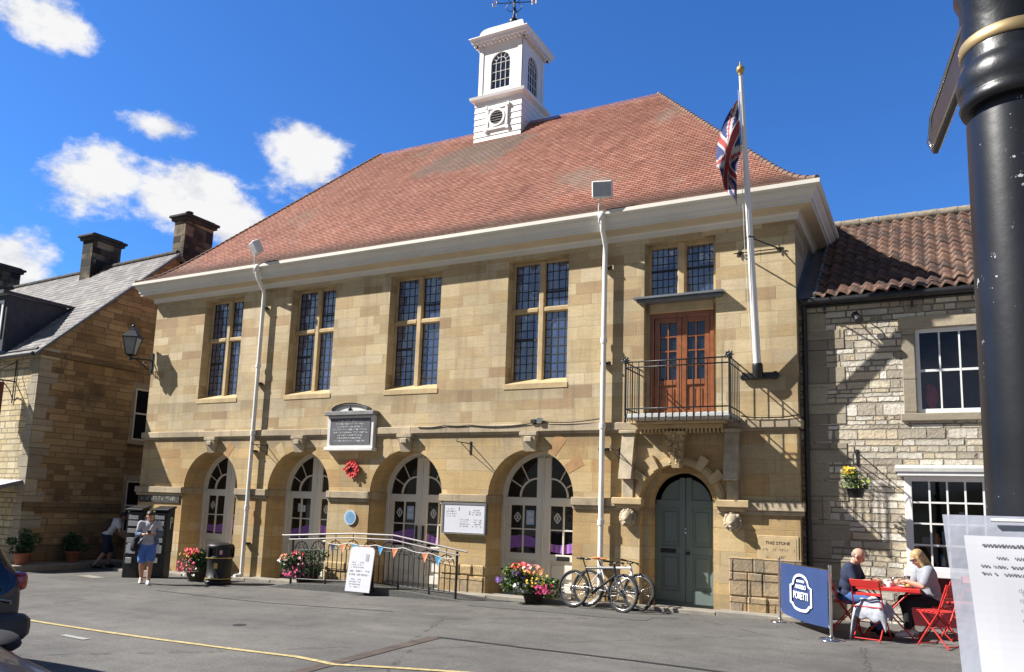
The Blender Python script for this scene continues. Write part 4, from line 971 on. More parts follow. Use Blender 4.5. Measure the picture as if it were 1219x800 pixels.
# ------------------------------------------------------------------ RIGHT RUBBLE COTTAGE
RY = .33; RX0, RX1 = -2.03, 7.5
RH = empty('stone_cottage', (2.6, 3.4, 0), 'pale rubble stone cottage with red pantile roof and white shop window, right of the hall', 'building')
m = MB()
ops = [dict(x0=-.17, x1=1.16, zb=3.46, zt=4.92, rev=.12)]
wall_panel(m, RX0, RX1, 2.6, 5.62, ops, RY, .12); ops = [dict(x0=-.41, x1=2.1, zb=.86, zt=2.45, rev=.02)]
wall_panel(m, RX0, RX1, -.4, 2.6, ops, RY, .02)
m.quad((RX1,RY,-.4),(RX1,7,-.4),(RX1,7,5.62),(RX1,RY,5.62)); m.add([(RX1,RY,5.62),(RX1,6.5,5.62),(RX1,3.5,7.95)], [(0,1,2)]); m.quad((RX0,6.9,-.4),(RX1,6.9,-.4),(RX1,6.9,5.62),(RX0,6.9,5.62))
m.build('wall', M['rubble'], RH)
m = MB(); z = -.05; i = 0
while z < 5.3:
    h_ = .31 if i % 2 else .36; L = .66 if i % 2 == 0 else .36
    m.bbox(RX0+.12, RX0+.12+L-.03, RY-.014, RY+.02, z+.008, z+h_-.008, .008); z += h_; i += 1
m.build('quoins', M['quoin'], RH)
m = MB(); m.bbox(-.37, -.171, RY-.02, RY+.12, 3.46, 4.921, .01); m.bbox(1.161, 1.36, RY-.02, RY+.12, 3.46, 4.921, .01); m.bbox(-.42, 1.41, RY-.022, RY+.12, 4.922, 5.13, .01); m.bbox(-.42, 1.41, RY-.06, RY+.13, 3.33, 3.459, .012)
w = m.build('window', M['quoin'], RH)
m = MB(); y = RY+.05
m.bbox(-.168, -.10, y, y+.07, 3.462, 4.918, .005); m.bbox(1.09, 1.158, y, y+.07, 3.462, 4.918, .005); m.bbox(-.1, 1.09, y+.001, y+.069, 3.462, 3.54, .005); m.bbox(-.1, 1.09, y+.001, y+.069, 4.85, 4.918, .005)
for i in (1,2,3): x = -.1+1.19*i/4; m.box(x-.013, x+.013, y+.01, y+.06, 3.54, 4.85)
m.box(-.1, 1.09, y+.012, y+.058, 4.175, 4.215); m.build('sash', M['white'], w)
m = MB(); m.quad((-.1,y+.035,3.54),(1.09,y+.035,3.54),(1.09,y+.035,4.85),(-.1,y+.035,4.85)); m.build('glass_pane', M['clear'], w)
m = MB(); m.box(-.16, 1.15, y+.08, y+1.2, 3.465, 4.91); m.build('room', simple('dark room', (.03,.04,.12), .9), w)
m = MB(); m.ell((.06, y+.078, 3.75), (.1,.03,.2)); m.ell((.02, y+.076, 3.9), (.05,.03,.09)); m.build('pink_ornament', M['pinkc'], w)
# shop window bay
m = MB(); yb = RY-.16
m.bbox(-.41, -.30, yb, RY+.02, .86, 2.40, .006); m.bbox(2.0, 2.1, yb, RY+.02, .86, 2.40, .006); m.bbox(-.30, 2.0, yb+.001, RY+.02, 2.32, 2.401, .006); m.bbox(-.46, 2.15, yb-.06, RY+.01, .78, .90, .01); m.bbox(-.30, 2.0, yb+.002, RY, .90, .95, .005)
for i in range(1, 9): x = -.30+2.3*i/9; m.box(x-.014, x+.014, yb+.01, yb+.06, .95, 2.32)
for i in (1,2,3): z = .95+1.37*i/4; m.box(-.3, 2.0, yb+.012, yb+.058, z-.014, z+.014)
m.bbox(-.5, 2.2, yb-.12, RY, 2.402, 2.47, .008)
sw = m.build('shop_window', M['white'], RH)
m = MB(); m.prism([(yb-.14,2.472),(RY,2.472),(RY,2.60),(yb-.14,2.53)], -.54, 2.24, 'yz'); m.build('lead_hood', M['lead'], sw)
m = MB(); m.quad((-.3,yb+.035,.95),(2.0,yb+.035,.95),(2.0,yb+.035,2.32),(-.3,yb+.035,2.32)); m.build('glass_pane', M['clear'], sw)
m = MB(); m.add([(-.4,RY-.05,.87),(2.09,RY-.05,.87),(2.09,2.5,.87),(-.4,2.5,.87),(-.4,RY-.05,2.44),(2.09,RY-.05,2.44),(2.09,2.5,2.44),(-.4,2.5,2.44)], [(0,1,2,3),(4,5,6,7),(2,3,7,6),(0,3,7,4),(1,2,6,5)])
m.build('shop_interior', M['interior'], sw)
m = MB(); rr = random.Random(5)
cols = [M['bunblue'], M['paper'], M['tan'], M['fl_red'], M['leaf'], M['poster'], M['cream'], M['orange']]
for i in range(34):
    x = rr.uniform(-.28, 1.9); lv = rr.choice([.955, .955, 1.30, 1.30, 1.66]); w_, h_ = rr.uniform(.05,.14), rr.uniform(.08,.26); y_ = RY+rr.uniform(.0,.6) if lv > 1 else RY+rr.uniform(-.08,.3)
    k = rr.randrange(8)
    if rr.random() < .5: m.bbox(x, x+w_, y_, y_+.05, lv, lv+h_, .006, k)
    else: m.lathe([(w_*.35,0),(w_*.4,h_*.6),(w_*.2,h_*.8),(w_*.22,h_)], (x,y_,lv), 10, k)
for z in (1.28, 1.64): m.box(-.38, 2.05, RY+.0, RY+.6, z-.02, z, 6)
m.build('shop_goods', cols, sw)
m = MB(); m.bbox(-.4, 2.1, RY-.06, RY-.001, -.05, .775, .008); m.build('stall_riser', M['maroon'], RH)
# pantile roof
m = MB(); pitch = .205; ncol = int((RX1-(-1.75)+.2)/pitch); NCr = 15; y0, z0, y1, z1 = .12, 5.58, 3.5, 8.0; per = 8
def wav(t): return .035*math.sin(2*math.pi*t)+.012*math.sin(4*math.pi*t+.6)
rr = random.Random(9)
for k in range(NCr):
    a, b = k/NCr, (k+1)/NCr+.012; ya, za, yb_, zb_ = y0+(y1-y0)*a, z0+(z1-z0)*a, y0+(y1-y0)*b, z0+(z1-z0)*b
    vs = []; fs = []
    for c in range(ncol):
        j0 = rr.uniform(-.008,.008); mi = rr.randrange(4); base = len(vs)
        for i in range(per+1):
            t = i/per; x = -1.75+(c+t)*pitch; w_ = wav(t)+j0
            vs += [(x, ya-.012, za+w_+.035), (x, ya-.012, za+w_+.008), (x, yb_, zb_+w_)]
        b0 = len(m.v); 
        m.add(vs, [], mi); vs2 = vs
        for i in range(per):
            q = b0+i*3; m.f += [(q, q+3, q+5, q+2), (q, q+1, q+4, q+3)]; m.m += [mi, mi]; m.s += [True, False]
        vs = []
pm = [simple('pantile %d' % i, c_, .8, var=.35, nscale=9, bump=.5) for i, c_ in enumerate([(.14,.075,.05), (.11,.062,.045), (.17,.098,.068), (.09,.058,.045)])]
m.build('pantile_roof', pm, RH, recalc=False)
m = MB(); m.quad((RX0,y1,z1),(RX1+.1,y1,z1),(RX1+.1,7.1,5.5),(RX0,7.1,5.5)); m.build('rear_roof', M['ridge'], RH)
m = MB()
for i in range(26): x = -1.9+i*.37; m.tube([(x,y1,z1+.02),(x+.36,y1,z1+.03)], .11, 8)
m.build('ridge_tiles', simple('lichened ridge', (.27,.23,.17), .9, var=.4, nscale=12, bump=.6), RH)
m = MB(); m.quad((RX0+.01,y0+.0,z0-.02),(-1.72,y0,z0-.02),(-1.72,y1,z1-.02),(RX0+.01,y1,z1-.02)); m.quad((RX0+.012,y0,z0-.02),(RX0+.012,y1,z1-.02),(RX0+.012,y1,z1+.18),(RX0+.012,y0,z0+.18)); m.tube([(-1.73,y0,z0+.03),(-1.73,y1,z1+.03)], .035, 8)
m.build('flashing', M['leadd'], RH)
m = MB(); m.tube([(-1.95,.16,5.50),(RX1,.16,5.50)], .065, 10); m.box(-1.95, RX1, .22, RY-.001, 5.42, 5.60); 
for i in range(6): x = -1.6+i*1.4; m.box(x, x+.03, .18, RY, 5.3, 5.48)
m.build('gutter', M['black'], RH)
m = MB(); m.tube([(-1.93,.2,5.45),(-1.93,.26,5.2),(-1.93,.26,.0)], .045, 10); m.build('downpipe', M['black'], RH)

# cottage wall fittings
def bracket(loc, L, label, rise=.0, y0=0.):
    x, y, z = loc; e = empty('hanging_bracket', loc, label, 'bracket', 'empty iron basket brackets on the hall')
    m = MB(); m.box(x-.02, x+.02, y-.012, y, z-.16, z+.12); m.tube([(x,y,z+.07),(x,y-L,z+.07+rise)], .011, 6); m.tube([(x,y-.01,z-.12),(x,y-L*.5,z-.0),(x,y-L*.75,z+.06)], .008, 6); m.tube([(x,y-L,z+.07+rise),(x,y-L-.03,z+.1+rise),(x,y-L,z+.13+rise)], .008, 6)
    m.build('bracket_arm', M['black'], e)
    return e
bracket((-8.68,0,2.92), .55, 'small iron bracket between the third and fourth arches')
bracket((-5.32,0,2.76), .5, 'small iron bracket between the right downpipe and the entrance pilaster')
bracket((-14.55,0,2.92), .5, 'small iron bracket just right of the left downpipe')
br = bracket((-1.12,RY,2.74), .6, 'iron wall bracket holding the yellow flower basket'); del br['group']
HB = bush('hanging_basket', (-1.12,-.24,2.02), 'hanging basket with yellow flowers on the rubble wall', 'flower basket', .24, .28, (.15,.16), ['leaf','leafd','fl_lime'], 21, 500, [('fl_yellow', 40, .04, (-.35,.5,.4)), ('fl_lime', 18, .035, (.5,-.1,.4))], potname='basket', potmat='blackp', leafsize=.035)
m = MB(); 
for a in (0, 2.1, 4.2): m.tube([(-1.12+.14*math.cos(a),-.24+.14*math.sin(a),2.18),(-1.12,-.24,2.8)], .004, 4)
m.build('chain', M['black'], HB)
WS = empty('wall_spotlight', (-1.05,RY,5.25), 'small black spotlight under the cottage gutter', 'spotlight')
m = MB(); m.tube([(-1.05,RY,5.25),(-1.05,RY-.2,5.28),(-1.05,RY-.25,5.2)], .012, 6); m.build('arm', M['black'], WS)
m = MB(); m.cyl((-1.08,RY-.22,5.2),(-1.0,RY-.34,5.05),.06,.075); m.build('lamp_head', M['black'], WS)

# ------------------------------------------------------------------ things on the hall's front
def glyph_rows(m, x0, x1, z1, rows, rh, y, seed, mi=0, cw=.45, fill=.82, center=False):
    r = random.Random(seed)
    for k in range(rows):
        z = z1-k*rh; h = rh*.5; full = (x1-x0)*(r.uniform(.6,1) if center else 1); x = (x0+x1)/2-full/2; xe = x+full
        while x < xe:
            w = h*cw*r.uniform(.6,1.2)
            if r.random() < fill:
                if r.random() < .5: m.box(x, x+w*.35, y-.002, y, z-h, z, mi)
                else: m.box(x, x+w, y-.002, y, z-h*r.choice([.55,1]), z-h*r.choice([.0,.35]), mi)
                m.box(x, x+w, y-.0025, y-.0005, z-h*.2, z, mi) if r.random() < .35 else None
            x += w*1.45
PQ = empty('memorial_plaque', (-11.88,0,3.3), 'pale stone memorial tablet with arched pediment and dark inscribed panel', 'plaque')
m = MB(); a, b, z0, z1 = -12.55, -11.20, 2.92, 3.66
m.bbox(a, b, -.12, 0, z0, z1, .01); m.bbox(a-.04, b+.04, -.18, 0, z0-.08, z0+.005, .015); m.build('tablet', M['plaqueframe'], PQ)
m = MB(); m.bbox(a-.05, b+.05, -.22, 0, z1, z1+.10, .015); cxp = (a+b)/2
P = [(a+.16, z1+.09)]+[(cxp-(b-a-.32)/2*math.cos(math.pi*i/14), z1+.09+.17*math.sin(math.pi*i/14)) for i in range(1,14)]+[(b-.16, z1+.09)]
m.prism(P, -.16, 0, 'xz', 1); 
for p, q in zip(P, P[1:]): m.tube([(p[0],-.17,p[1]),(q[0],-.17,q[1])], .035, 6, 0)
for p, q in zip(P, P[1:]): m.add([(p[0],-.22,p[1]+.03),(q[0],-.22,q[1]+.03),(q[0],0,q[1]+.03),(p[0],0,p[1]+.03)], [(0,1,2,3)], 0)
m.build('pediment', [simple('grey pediment', (.20,.20,.20), .8, var=.25), M['plaqueframe']], PQ)
m = MB(); m.ell((cxp,-.18,z1+.13),(.035,.03,.07)); m.build('crest', M['black'], PQ)
m = MB(); m.bbox(a+.09, b-.09, -.135, -.121, z0+.07, z1-.06, .004, 0); glyph_rows(m, a+.17, b-.17, z1-.11, 8, .066, -.1355, 4, 1, center=True); m.build('inscription_panel', [M['plaqueface'], M['pale']], PQ)
WR = empty('poppy_wreath', (-11.79,0,2.42), 'round red poppy wreath hung below the memorial tablet', 'wreath')
m = MB(); rr = random.Random(2)
for i in range(60):
    a_ = rr.uniform(0, 2*math.pi); q = rr.uniform(.085,.185); c = V3((-11.79+q*math.cos(a_), -.06-rr.uniform(0,.04), 2.42+q*math.sin(a_)))
    for k in range(5): an = 2*math.pi*k/5+a_; m.add([c, c+V3((.04*math.cos(an),-.012,.04*math.sin(an))), c+V3((.045*math.cos(an+.7),-.02,.045*math.sin(an+.7))), c+V3((.03*math.cos(an+1.2),-.01,.03*math.sin(an+1.2)))], [(0,1,2,3)])
m.tube([(-11.79+.135*math.cos(2*math.pi*i/20),-.04,2.42+.135*math.sin(2*math.pi*i/20)) for i in range(20)], .04, 6, 0, closed=True)
m.build('poppies', M['poppy'], WR)
m = MB(); m.cyl((-11.79,-.05,2.42),(-11.79,-.03,2.42),.07); m.ell((-11.79,-.055,2.42),(.035,.012,.04)); m.build('centre_disc', simple('wreath centre', (.12,.11,.14), .6, var=.4, nscale=30), WR)
BP = empty('blue_plaque', (-11.79,0,1.33), 'round sky blue plaque with pale rim, left of the third arch', 'plaque')
m = MB(); m.cyl((-11.79,-.035,1.33),(-11.79,0,1.33),.165,n=32,m=0); m.cyl((-11.79,-.038,1.33),(-11.79,-.0355,1.33),.135,n=32,m=1); glyph_rows(m, -11.88, -11.70, 1.40, 4, .04, -.0385, 8, 0, center=True)
m.build('disc', [simple('plaque rim', (.5,.6,.7), .4), M['blueplq']], BP)
NBd = empty('notice_board', (-8.73,0,1.4), 'wide glazed notice board on the pier left of the fourth arch', 'notice board')
m = MB(); a, b, z0, z1 = -9.27, -8.2, 1.09, 1.74
m.box(a, b, -.08, 0, z0, z1); m.bbox(a-.0, a+.035, -.1, -.081, z0, z1, .004); m.bbox(b-.035, b, -.1, -.081, z0, z1, .004); m.bbox(a+.035, b-.035, -.1, -.081, z0, z0+.035, .004); m.bbox(a+.035, b-.035, -.1, -.081, z1-.035, z1, .004)
m.build('frame', M['steel'], NBd)
m = MB(); m.box(a+.036, b-.036, -.084, -.081, z0+.036, z1-.036, 0)
glyph_rows(m, a+.1, a+.35, z1-.12, 4, .05, -.0845, 11, 1, cw=.4, fill=.6, center=True); glyph_rows(m, a+.4, a+.68, z1-.34, 4, .045, -.0845, 12, 1, cw=.4, fill=.55, center=True); glyph_rows(m, b-.32, b-.07, z1-.34, 4, .045, -.0845, 13, 1, cw=.4, fill=.6, center=True); glyph_rows(m, b-.36, b-.1, z1-.14, 3, .045, -.0845, 14, 1, cw=.4, fill=.6, center=True)
for x, z in ((a+.42, z1-.13), (a+.68, z1-.21)): m.box(x-.015, x+.015, -.0846, -.0842, z-.04, z+.04, 1)
m.build('notice_sheet', [M['paper'], M['ink']], NBd)
NP = empty('name_plate', (-18.3,0,1.6), 'long dark lettered name plate above the ticket machines', 'sign')
m = MB(); m.bbox(-19.08, -17.48, -.03, 0, 1.50, 1.70, .004, 0); glyph_rows(m, -18.98, -17.6, 1.665, 1, .2, -.0305, 33, 1, cw=.7); m.build('plate', [simple('dark weathered plate', (.035,.035,.03), .6, var=.5, nscale=8), simple('dull lettering', (.22,.21,.16), .7)], NP)
# lantern on the left corner
GL = empty('wall_lantern', (XL,0,5.33), 'black street lantern on a scrolled bracket at the left corner of the hall', 'lantern')
m = MB(); c0 = V3((XL,-.03,5.35)); dv = V3((-.27,-.45,0)); e = c0+dv
m.box(XL-.04, XL+.05, -.03, 0, 5.05, 5.6); m.tube([c0+V3((0,0,.05)), e+V3((0,0,.05))], .022, 6)
for (q0, q1, q2) in ((.05,.35,.75),): m.tube([c0+dv*q0+V3((0,0,-.22)), c0+dv*.2+V3((0,0,-.2)), c0+dv*.45+V3((0,0,-.06)), c0+dv*q2+V3((0,0,.04))], .016, 6)
m.tube([c0+dv*(.3+.1*math.cos(t_))+V3((0,0,-.07+.06*math.sin(t_))) for t_ in [i*.7 for i in range(9)]], .01, 5)
m.tube([e+V3((0,0,.0)), e+V3((0,0,.12))], [.05,.04], 8); m.build('bracket', M['black'], GL)
m = MB(); R4 = Matrix.Rotation(.55, 3, 'Z')
def sqr(h, z): return [e+R4@V3((sx*h, sy*h, 0))+V3((0,0,z)) for sx, sy in ((-1,-1),(1,-1),(1,1),(-1,1))]
lo_, hi_ = sqr(.10,.14), sqr(.19,.62)
for i in range(4): m.tube([lo_[i], hi_[i]], .014, 5); m.tube([lo_[i], lo_[(i+1)%4]], .014, 5); m.tube([hi_[i], hi_[(i+1)%4]], .018, 5)
tp = sqr(.22,.63); t2 = sqr(.09,.80); t3 = sqr(.06,.9)
for i in range(4): m.quad(tp[i], tp[(i+1)%4], t2[(i+1)%4], t2[i]); m.quad(t2[i], t2[(i+1)%4], t3[(i+1)%4], t3[i])
m.poly(tp); m.poly(t3); m.ell(e+V3((0,0,.94)), .05); m.cyl(e+V3((0,0,.94)), e+V3((0,0,1.06)), .02, .006)
gf = m.build('lantern_frame', M['black'], GL)
m = MB()
a_, b_ = sqr(.095,.15), sqr(.183,.61)
for i in range(4): m.quad(a_[i], a_[(i+1)%4], b_[(i+1)%4], b_[i])
m.build('lantern_glass', M['lampglass'], GL)
# floodlights on the gutter
def flood(x, rz, tilt, label):
    e = empty('floodlight', (x,-.5,7.5), label, 'floodlight', 'floodlights on the eaves'); m = MB()
    m.tube([(x-.05,-.52,7.3),(x-.05,-.55,7.62),(x,-.6,7.75),(x+.05,-.55,7.8)], .014, 6); m.build('bracket', M['pipe'], e)
    R = Matrix.Rotation(rz, 3, 'Z')@Matrix.Rotation(tilt, 3, 'X'); c = V3((x+.05,-.62,7.93)); m = MB()
    m.obox(c, (.40,.18,.33), R, 0, .02); hd = m.build('lamp_head', M['pipe'], e)
    m = MB(); m.obox(c+R@V3((0,-.092,0)), (.35,.01,.28), R, 0, .0); m.build('lens', simple('floodlight lens %s' % x, (.35,.37,.40), .15), hd)
flood(-14.87, -.5, .5, 'white floodlight at the head of the left downpipe')
flood(-5.58, .25, .25, 'white floodlight at the head of the right downpipe')
SL = empty('security_light', (-7.1,-.05,3.43), 'small black and white security light on the string course above the fourth arch', 'security light')
m = MB(); m.bbox(-7.22, -7.1, -.12, .0, 3.385, 3.47, .01); m.build('sensor', M['blackp'], SL); m = MB(); m.bbox(-7.08, -6.96, -.14, -.02, 3.385, 3.50, .015); m.build('lamp', M['steel'], SL)
def cable(pts, label):
    m = MB(); P = []
    for (a, b) in zip(pts, pts[1:]):
        for i in range(6): t = i/6; p = V3(a).lerp(V3(b), t); p.z -= .05*math.sin(math.pi*t)*(V3(b)-V3(a)).length/1.5; P.append(p)
    P.append(V3(pts[-1])); m.tube(P, .012, 5); tag(m.build('cable', M['blackp']), label, 'cable')
cable([(-6.96,-.09,3.42),(-5.72,-.09,3.45)], 'black cable sagging along the string course beside the right downpipe')
cable([(-10.0,-.085,3.36),(-9.3,-.085,3.39),(-8.7,-.085,3.385),(-7.22,-.085,3.39)], 'black cable along the string course from the third arch to the security light')
cable([(-3.0,-.09,3.44),(-2.5,-.09,3.40),(-2.0,-.09,3.44)], 'black cable on the string course at the right corner')

# ------------------------------------------------------------------ flagpole and flag
FP = empty('flagpole', (-2.7,-.2,4.2), 'white flagpole leaning out from the wall beside the balcony', 'flagpole')
def pp(h): return V3((-2.68+.004*h, -.16-.262*h, 4.22+h))
m = MB(); m.tube([pp(.05), pp(1.5), pp(3.2), pp(5.0)], [.068,.06,.05,.034], 14); m.build('pole', M['white'], FP)
m = MB(); m.ell(pp(5.09), .07, n=14, k=10); m.cyl(pp(5.0), pp(5.06), .045); m.cyl(pp(5.14), pp(5.22), .02, .008); m.build('finial', M['gold'], FP)
m = MB(); m.lathe([(.085,-.1),(.095,0),(.095,.12),(.075,.16)], pp(0), 14, R=Matrix.Rotation(math.atan(.262), 3, 'X')); m.bbox(-2.95, -2.4, -.1, 0, 4.1, 4.22, .02)
for x in (-2.95,-2.4): m.ell((x,-.06,4.16), (.07,.05,.08), n=8, k=6)
m.build('base_socket', M['black'], FP)
m = MB(); b = pp(2.3); m.tube([b+V3((0,-.07,0)), b+V3((.07,0,0)), b+V3((0,.07,0)), b+V3((-.07,0,0))], .015, 6, closed=True)
for x in (-3.02,-2.3): m.tube([b, (x,-.03,6.5)], .014, 6); m.lathe([(.05,0),(.03,.03),(.015,.07)], (x,0,6.5), 8, R=Matrix.Rotation(math.pi/2, 3, 'X')); m.tube([(x-.09,-.03,6.5),(x+.09,-.03,6.5)], .012, 5); m.tube([(x,-.03,6.42),(x,-.03,6.58)], .012, 5)
m.tube([(-3.02,-.03,6.5),(-2.3,-.03,6.5)], .012, 5)
m.build('stay_bracket', M['black'], FP)
m = MB(); m.tube([pp(4.75)+V3((-.05,-.04,0)), pp(2.)+V3((-.09,-.08,0)), pp(.35)+V3((-.08,-.06,0))], .005, 4); m.build('halyard', M['pipe'], FP)
# union flag hanging in folds
m = MB(); NU, NV = 44, 26; FW, FH = 1.35, .8; G = []
p0, p1 = pp(4.62)+V3((-.05,-.02,0)), pp(3.75)+V3((-.05,-.02,0))
for j in range(NV+1):
    v = j/NV; row = []
    for i in range(NU+1):
        u_ = i/NU; base = p0.lerp(p1, v)       # hoist edge
        drop = u_*FW; out = .42*math.sin(min(1., u_*1.25)*math.pi/2)*(1-.45*v); 
        fold = .085*math.sin(v*9+u_*3.5)*min(1, u_*3); 
        z_ = base.z-drop*(.86-.3*v)+(-.25*v*u_)
        q = V3((base.x-out-fold*.5+.12*v*u_, base.y+.10*u_+fold*1.1-.06*math.sin(u_*7), z_)); row.append(q)
    G.append(row)
def uj(u_, v):   # union flag colours; u along length 2:1
    x, y = (u_-.5)*2, (v-.5)
    if abs(x) < .1 or abs(y) < .1: return 0
    if abs(x) < .167 or abs(y) < .167: return 2
    d1, d2 = abs(y-x*.5)*.894, abs(y+x*.5)*.894; d = min(d1, d2); s_ = (y-x*.5)*.894 if d1 < d2 else (y+x*.5)*.894
    if d < .1:
        red = (0 < s_ < .067) if (x < 0) else (-.067 < s_ < 0)
        if d1 < d2: red = (-.067 < s_ < 0) if x < 0 else (0 < s_ < .067)
        return 0 if red else 2
    return 1
for j in range(NV):
    for i in range(NU): m.add([G[j][i],G[j][i+1],G[j+1][i+1],G[j+1][i]], [(0,1,2,3)], uj((i+.5)/NU, (j+.5)/NV), True)
fl = m.build('flag', [M['uf_red'], M['uf_blue'], M['uf_white']], recalc=False); tag(fl, 'limp faded Union flag hanging from the flagpole', 'flag')

# ------------------------------------------------------------------ railing, bunting, board
RL = empty('ramp_railing', (-10.4,-1.02,-.1), 'black iron ramp railing with fanned arches and pale handrail', 'railing')
yR = -1.02
def top(x):
    P = [(-12.78,.90),(-10.9,1.02),(-9.81,1.03),(-8.13,.80)]
    for (a, za), (b, zb) in zip(P, P[1:]):
        if a <= x <= b: return za+(zb-za)*(x-a)/(b-a)
    return P[0][1] if x < -12 else P[-1][1]
def bot(x): return {0:1}.get(9, None) or (-.06+.07*math.exp(-((x+10.4)/1.3)**2))
m = MB(); m.tube([(-12.85,yR,.9),(-12.78,yR,.90),(-10.9,yR,1.02),(-9.81,yR,1.03),(-8.13,yR,.80),(-8.05,yR,.79)], .019, 8); m.tube([(-12.6,yR-.05,.82),(-10.9,yR-.05,.93),(-9.81,yR-.05,.94),(-8.2,yR-.05,.72)], .016, 6); m.build('handrail', M['handrail'], RL)
m = MB(); xs = [-12.5+4.2*i/40 for i in range(41)]
m.tube([(x,yR,bot(x)+.04) for x in xs], .014, 5); m.tube([(x,yR,top(x)-.33) for x in xs], .008, 5)
for x in (-12.52,-8.28): m.cyl((x,yR,bot(x)-.12),(x,yR,top(x)-.03),.026,n=8)
for x in (-11.55,-10.9,-9.65,-8.9): m.cyl((x,yR,bot(x)-.1),(x,yR,bot(x)+.1),.022,n=6)
n = 34
for i in range(1, n): x = -12.5+4.2*i/n; m.cyl((x,yR,bot(x)+.04),(x,yR,top(x)-.33),.011,n=5)
for k in range(9):
    cx_ = -12.27+k*.468; R = .185; cz = top(cx_)-.33
    m.tube([(cx_+R*math.cos(math.pi*i/12), yR, cz+R*math.sin(math.pi*i/12)) for i in range(13)], .011, 5)
    m.tube([(cx_+R*.45*math.cos(math.pi*i/8), yR, cz+R*.45*math.sin(math.pi*i/8)) for i in range(9)], .008, 5)
    for an in (30,60,90,120,150): a_ = math.radians(an); m.tube([(cx_+.45*R*math.cos(a_), yR, cz+.45*R*math.sin(a_)), (cx_+R*math.cos(a_), yR, cz+R*math.sin(a_))], .007, 4)
    m.cyl((cx_,yR,cz+R),(cx_,yR,top(cx_)),.009,n=5)
m.build('balusters', M['black'], RL)
BN = empty('bunting', (-10.,-1.1,.8), 'string of orange and blue pennant bunting tied along the ramp railing', 'bunting')
bp = [(-11.5,.80),(-10.9,.83),(-10.2,.82),(-9.5,.80),(-8.85,.73),(-8.3,.66)]
def bz(x):
    for (a, za), (b, zb) in zip(bp, bp[1:]):
        if a <= x <= b: t_ = (x-a)/(b-a); return za+(zb-za)*t_-.04*math.sin(math.pi*t_)
    return .66
m = MB(); m.tube([(-11.5+3.2*i/50, yR-.075, bz(-11.5+3.2*i/50)) for i in range(51)], .007, 4); m.build('cord', M['pipe'], BN)
for i, (x, mt) in enumerate([(-11.32,'bunnavy'),(-11.06,'orange'),(-10.74,'bunblue'),(-10.42,'orange'),(-10.08,'bunblue'),(-9.72,'orange'),(-8.98,'orange'),(-8.66,'bunblue')]):
    m = MB(); z = bz(x); dx_ = .01*math.sin(i*2.3); m.add([(x-.075,yR-.08,z),(x+.075,yR-.08,z),(x+dx_,yR-.10,z-.19),(x,yR-.072,z-.06)], [(0,1,3),(0,3,2),(1,2,3)]); m.build('pennant', M[mt], BN)
AB = empty('sandwich_board', (-10.45,-1.3,-.12), 'white menu board with rounded top leaning in front of the ramp railing', 'sign board')
m = MB(); xa, xb = -10.72, -10.10; P = [(xa,-.1),(xb,-.1),(xb,.70)]+[(xb-.1+.1*math.cos(math.pi/2*i/4), .70+.1*math.sin(math.pi/2*i/4)) for i in range(1,5)]+[(xa+.1-.1*math.sin(math.pi/2*i/4), .70+.1*math.cos(math.pi/2*i/4)) for i in range(0,5)]
m.prism(P, -.012, .012, 'xz'); 
def tilt(mb, y0, ang):
    mb.v = [((x_), y0+(y_*math.cos(ang)+(z_+.1)*math.sin(ang)), -.12+(z_+.1)*math.cos(ang)-y_*math.sin(ang)) for x_, y_, z_ in mb.v]
tilt(m, -1.36, .14); m.build('panel', M['paper'], AB)
m = MB(); glyph_rows(m, xa+.08, xa+.4, .5, 3, .05, -.0125, 51, 0, cw=.5, fill=.7); glyph_rows(m, xa+.05, xb-.08, .33, 2, .07, -.0125, 52, 0, cw=.5, fill=.8); glyph_rows(m, xa+.08, xa+.36, .16, 4, .05, -.0125, 53, 0, cw=.5, fill=.7); m.box(xb-.2, xb-.12, -.014, -.0125, .52, .66)
tilt(m, -1.362, .14); m.build('lettering', simple('faint lettering', (.36,.37,.42), .8), AB)
m = MB(); m.prism([(xa+.05,-.1),(xb-.05,-.1),(xb-.05,.6),(xa+.05,.6)], -.01, .01, 'xz'); tilt(m, -1.16, -.10); m.build('rear_leg', M['blackp'], AB)

# ------------------------------------------------------------------ flower tubs, bin, ticket machines
FG = 'flower tubs in front of the hall'
bush('flower_tub', (-6.85,-.52,gz(-6.85)), 'overflowing tub of red, purple, yellow and white flowers before the fourth arch', 'flower tub', .54, .56, (.2,.16), ['leaf','leaf','leafd','fl_lime'], 31, 2300,
     [('fl_red', 46, .05, (-.3,.42,.3)), ('fl_purple', 40, .045, (-.3,.2,.3)), ('fl_white', 46, .045, (-.3,-.25,.4)), ('fl_yellow', 46, .035, (.1,.1,.65)), ('fl_pink', 30, .04, (.65,-.25,.3)), ('fl_ppink', 16, .045, (.0,.45,.3)), ('fl_orange', 22, .04, (.35,.35,.35)), ('fl_purple', 26, .045, (-.95,.0,.25))], group=FG, potname='tub', potmat='tub', trailing=.3, leafsize=.04)
bush('flower_tub', (-12.42,-.62,-.16), 'tub of red and magenta flowers behind the left end of the railing', 'flower tub', .52, .50, (.28,.24), ['leaf','leaf','leafd'], 32, 2300,
     [('fl_red', 26, .05, (-.1,.35,.35)), ('fl_pink', 70, .045, (-.1,-.3,.75)), ('fl_orange', 26, .04, (-.75,.15,.3)), ('fl_white', 14, .04, (-.9,.0,.3)), ('fl_ppink', 22, .04, (.2,.1,.7))], group=FG, potname='tub', potmat='tub', trailing=.15, leafsize=.04)
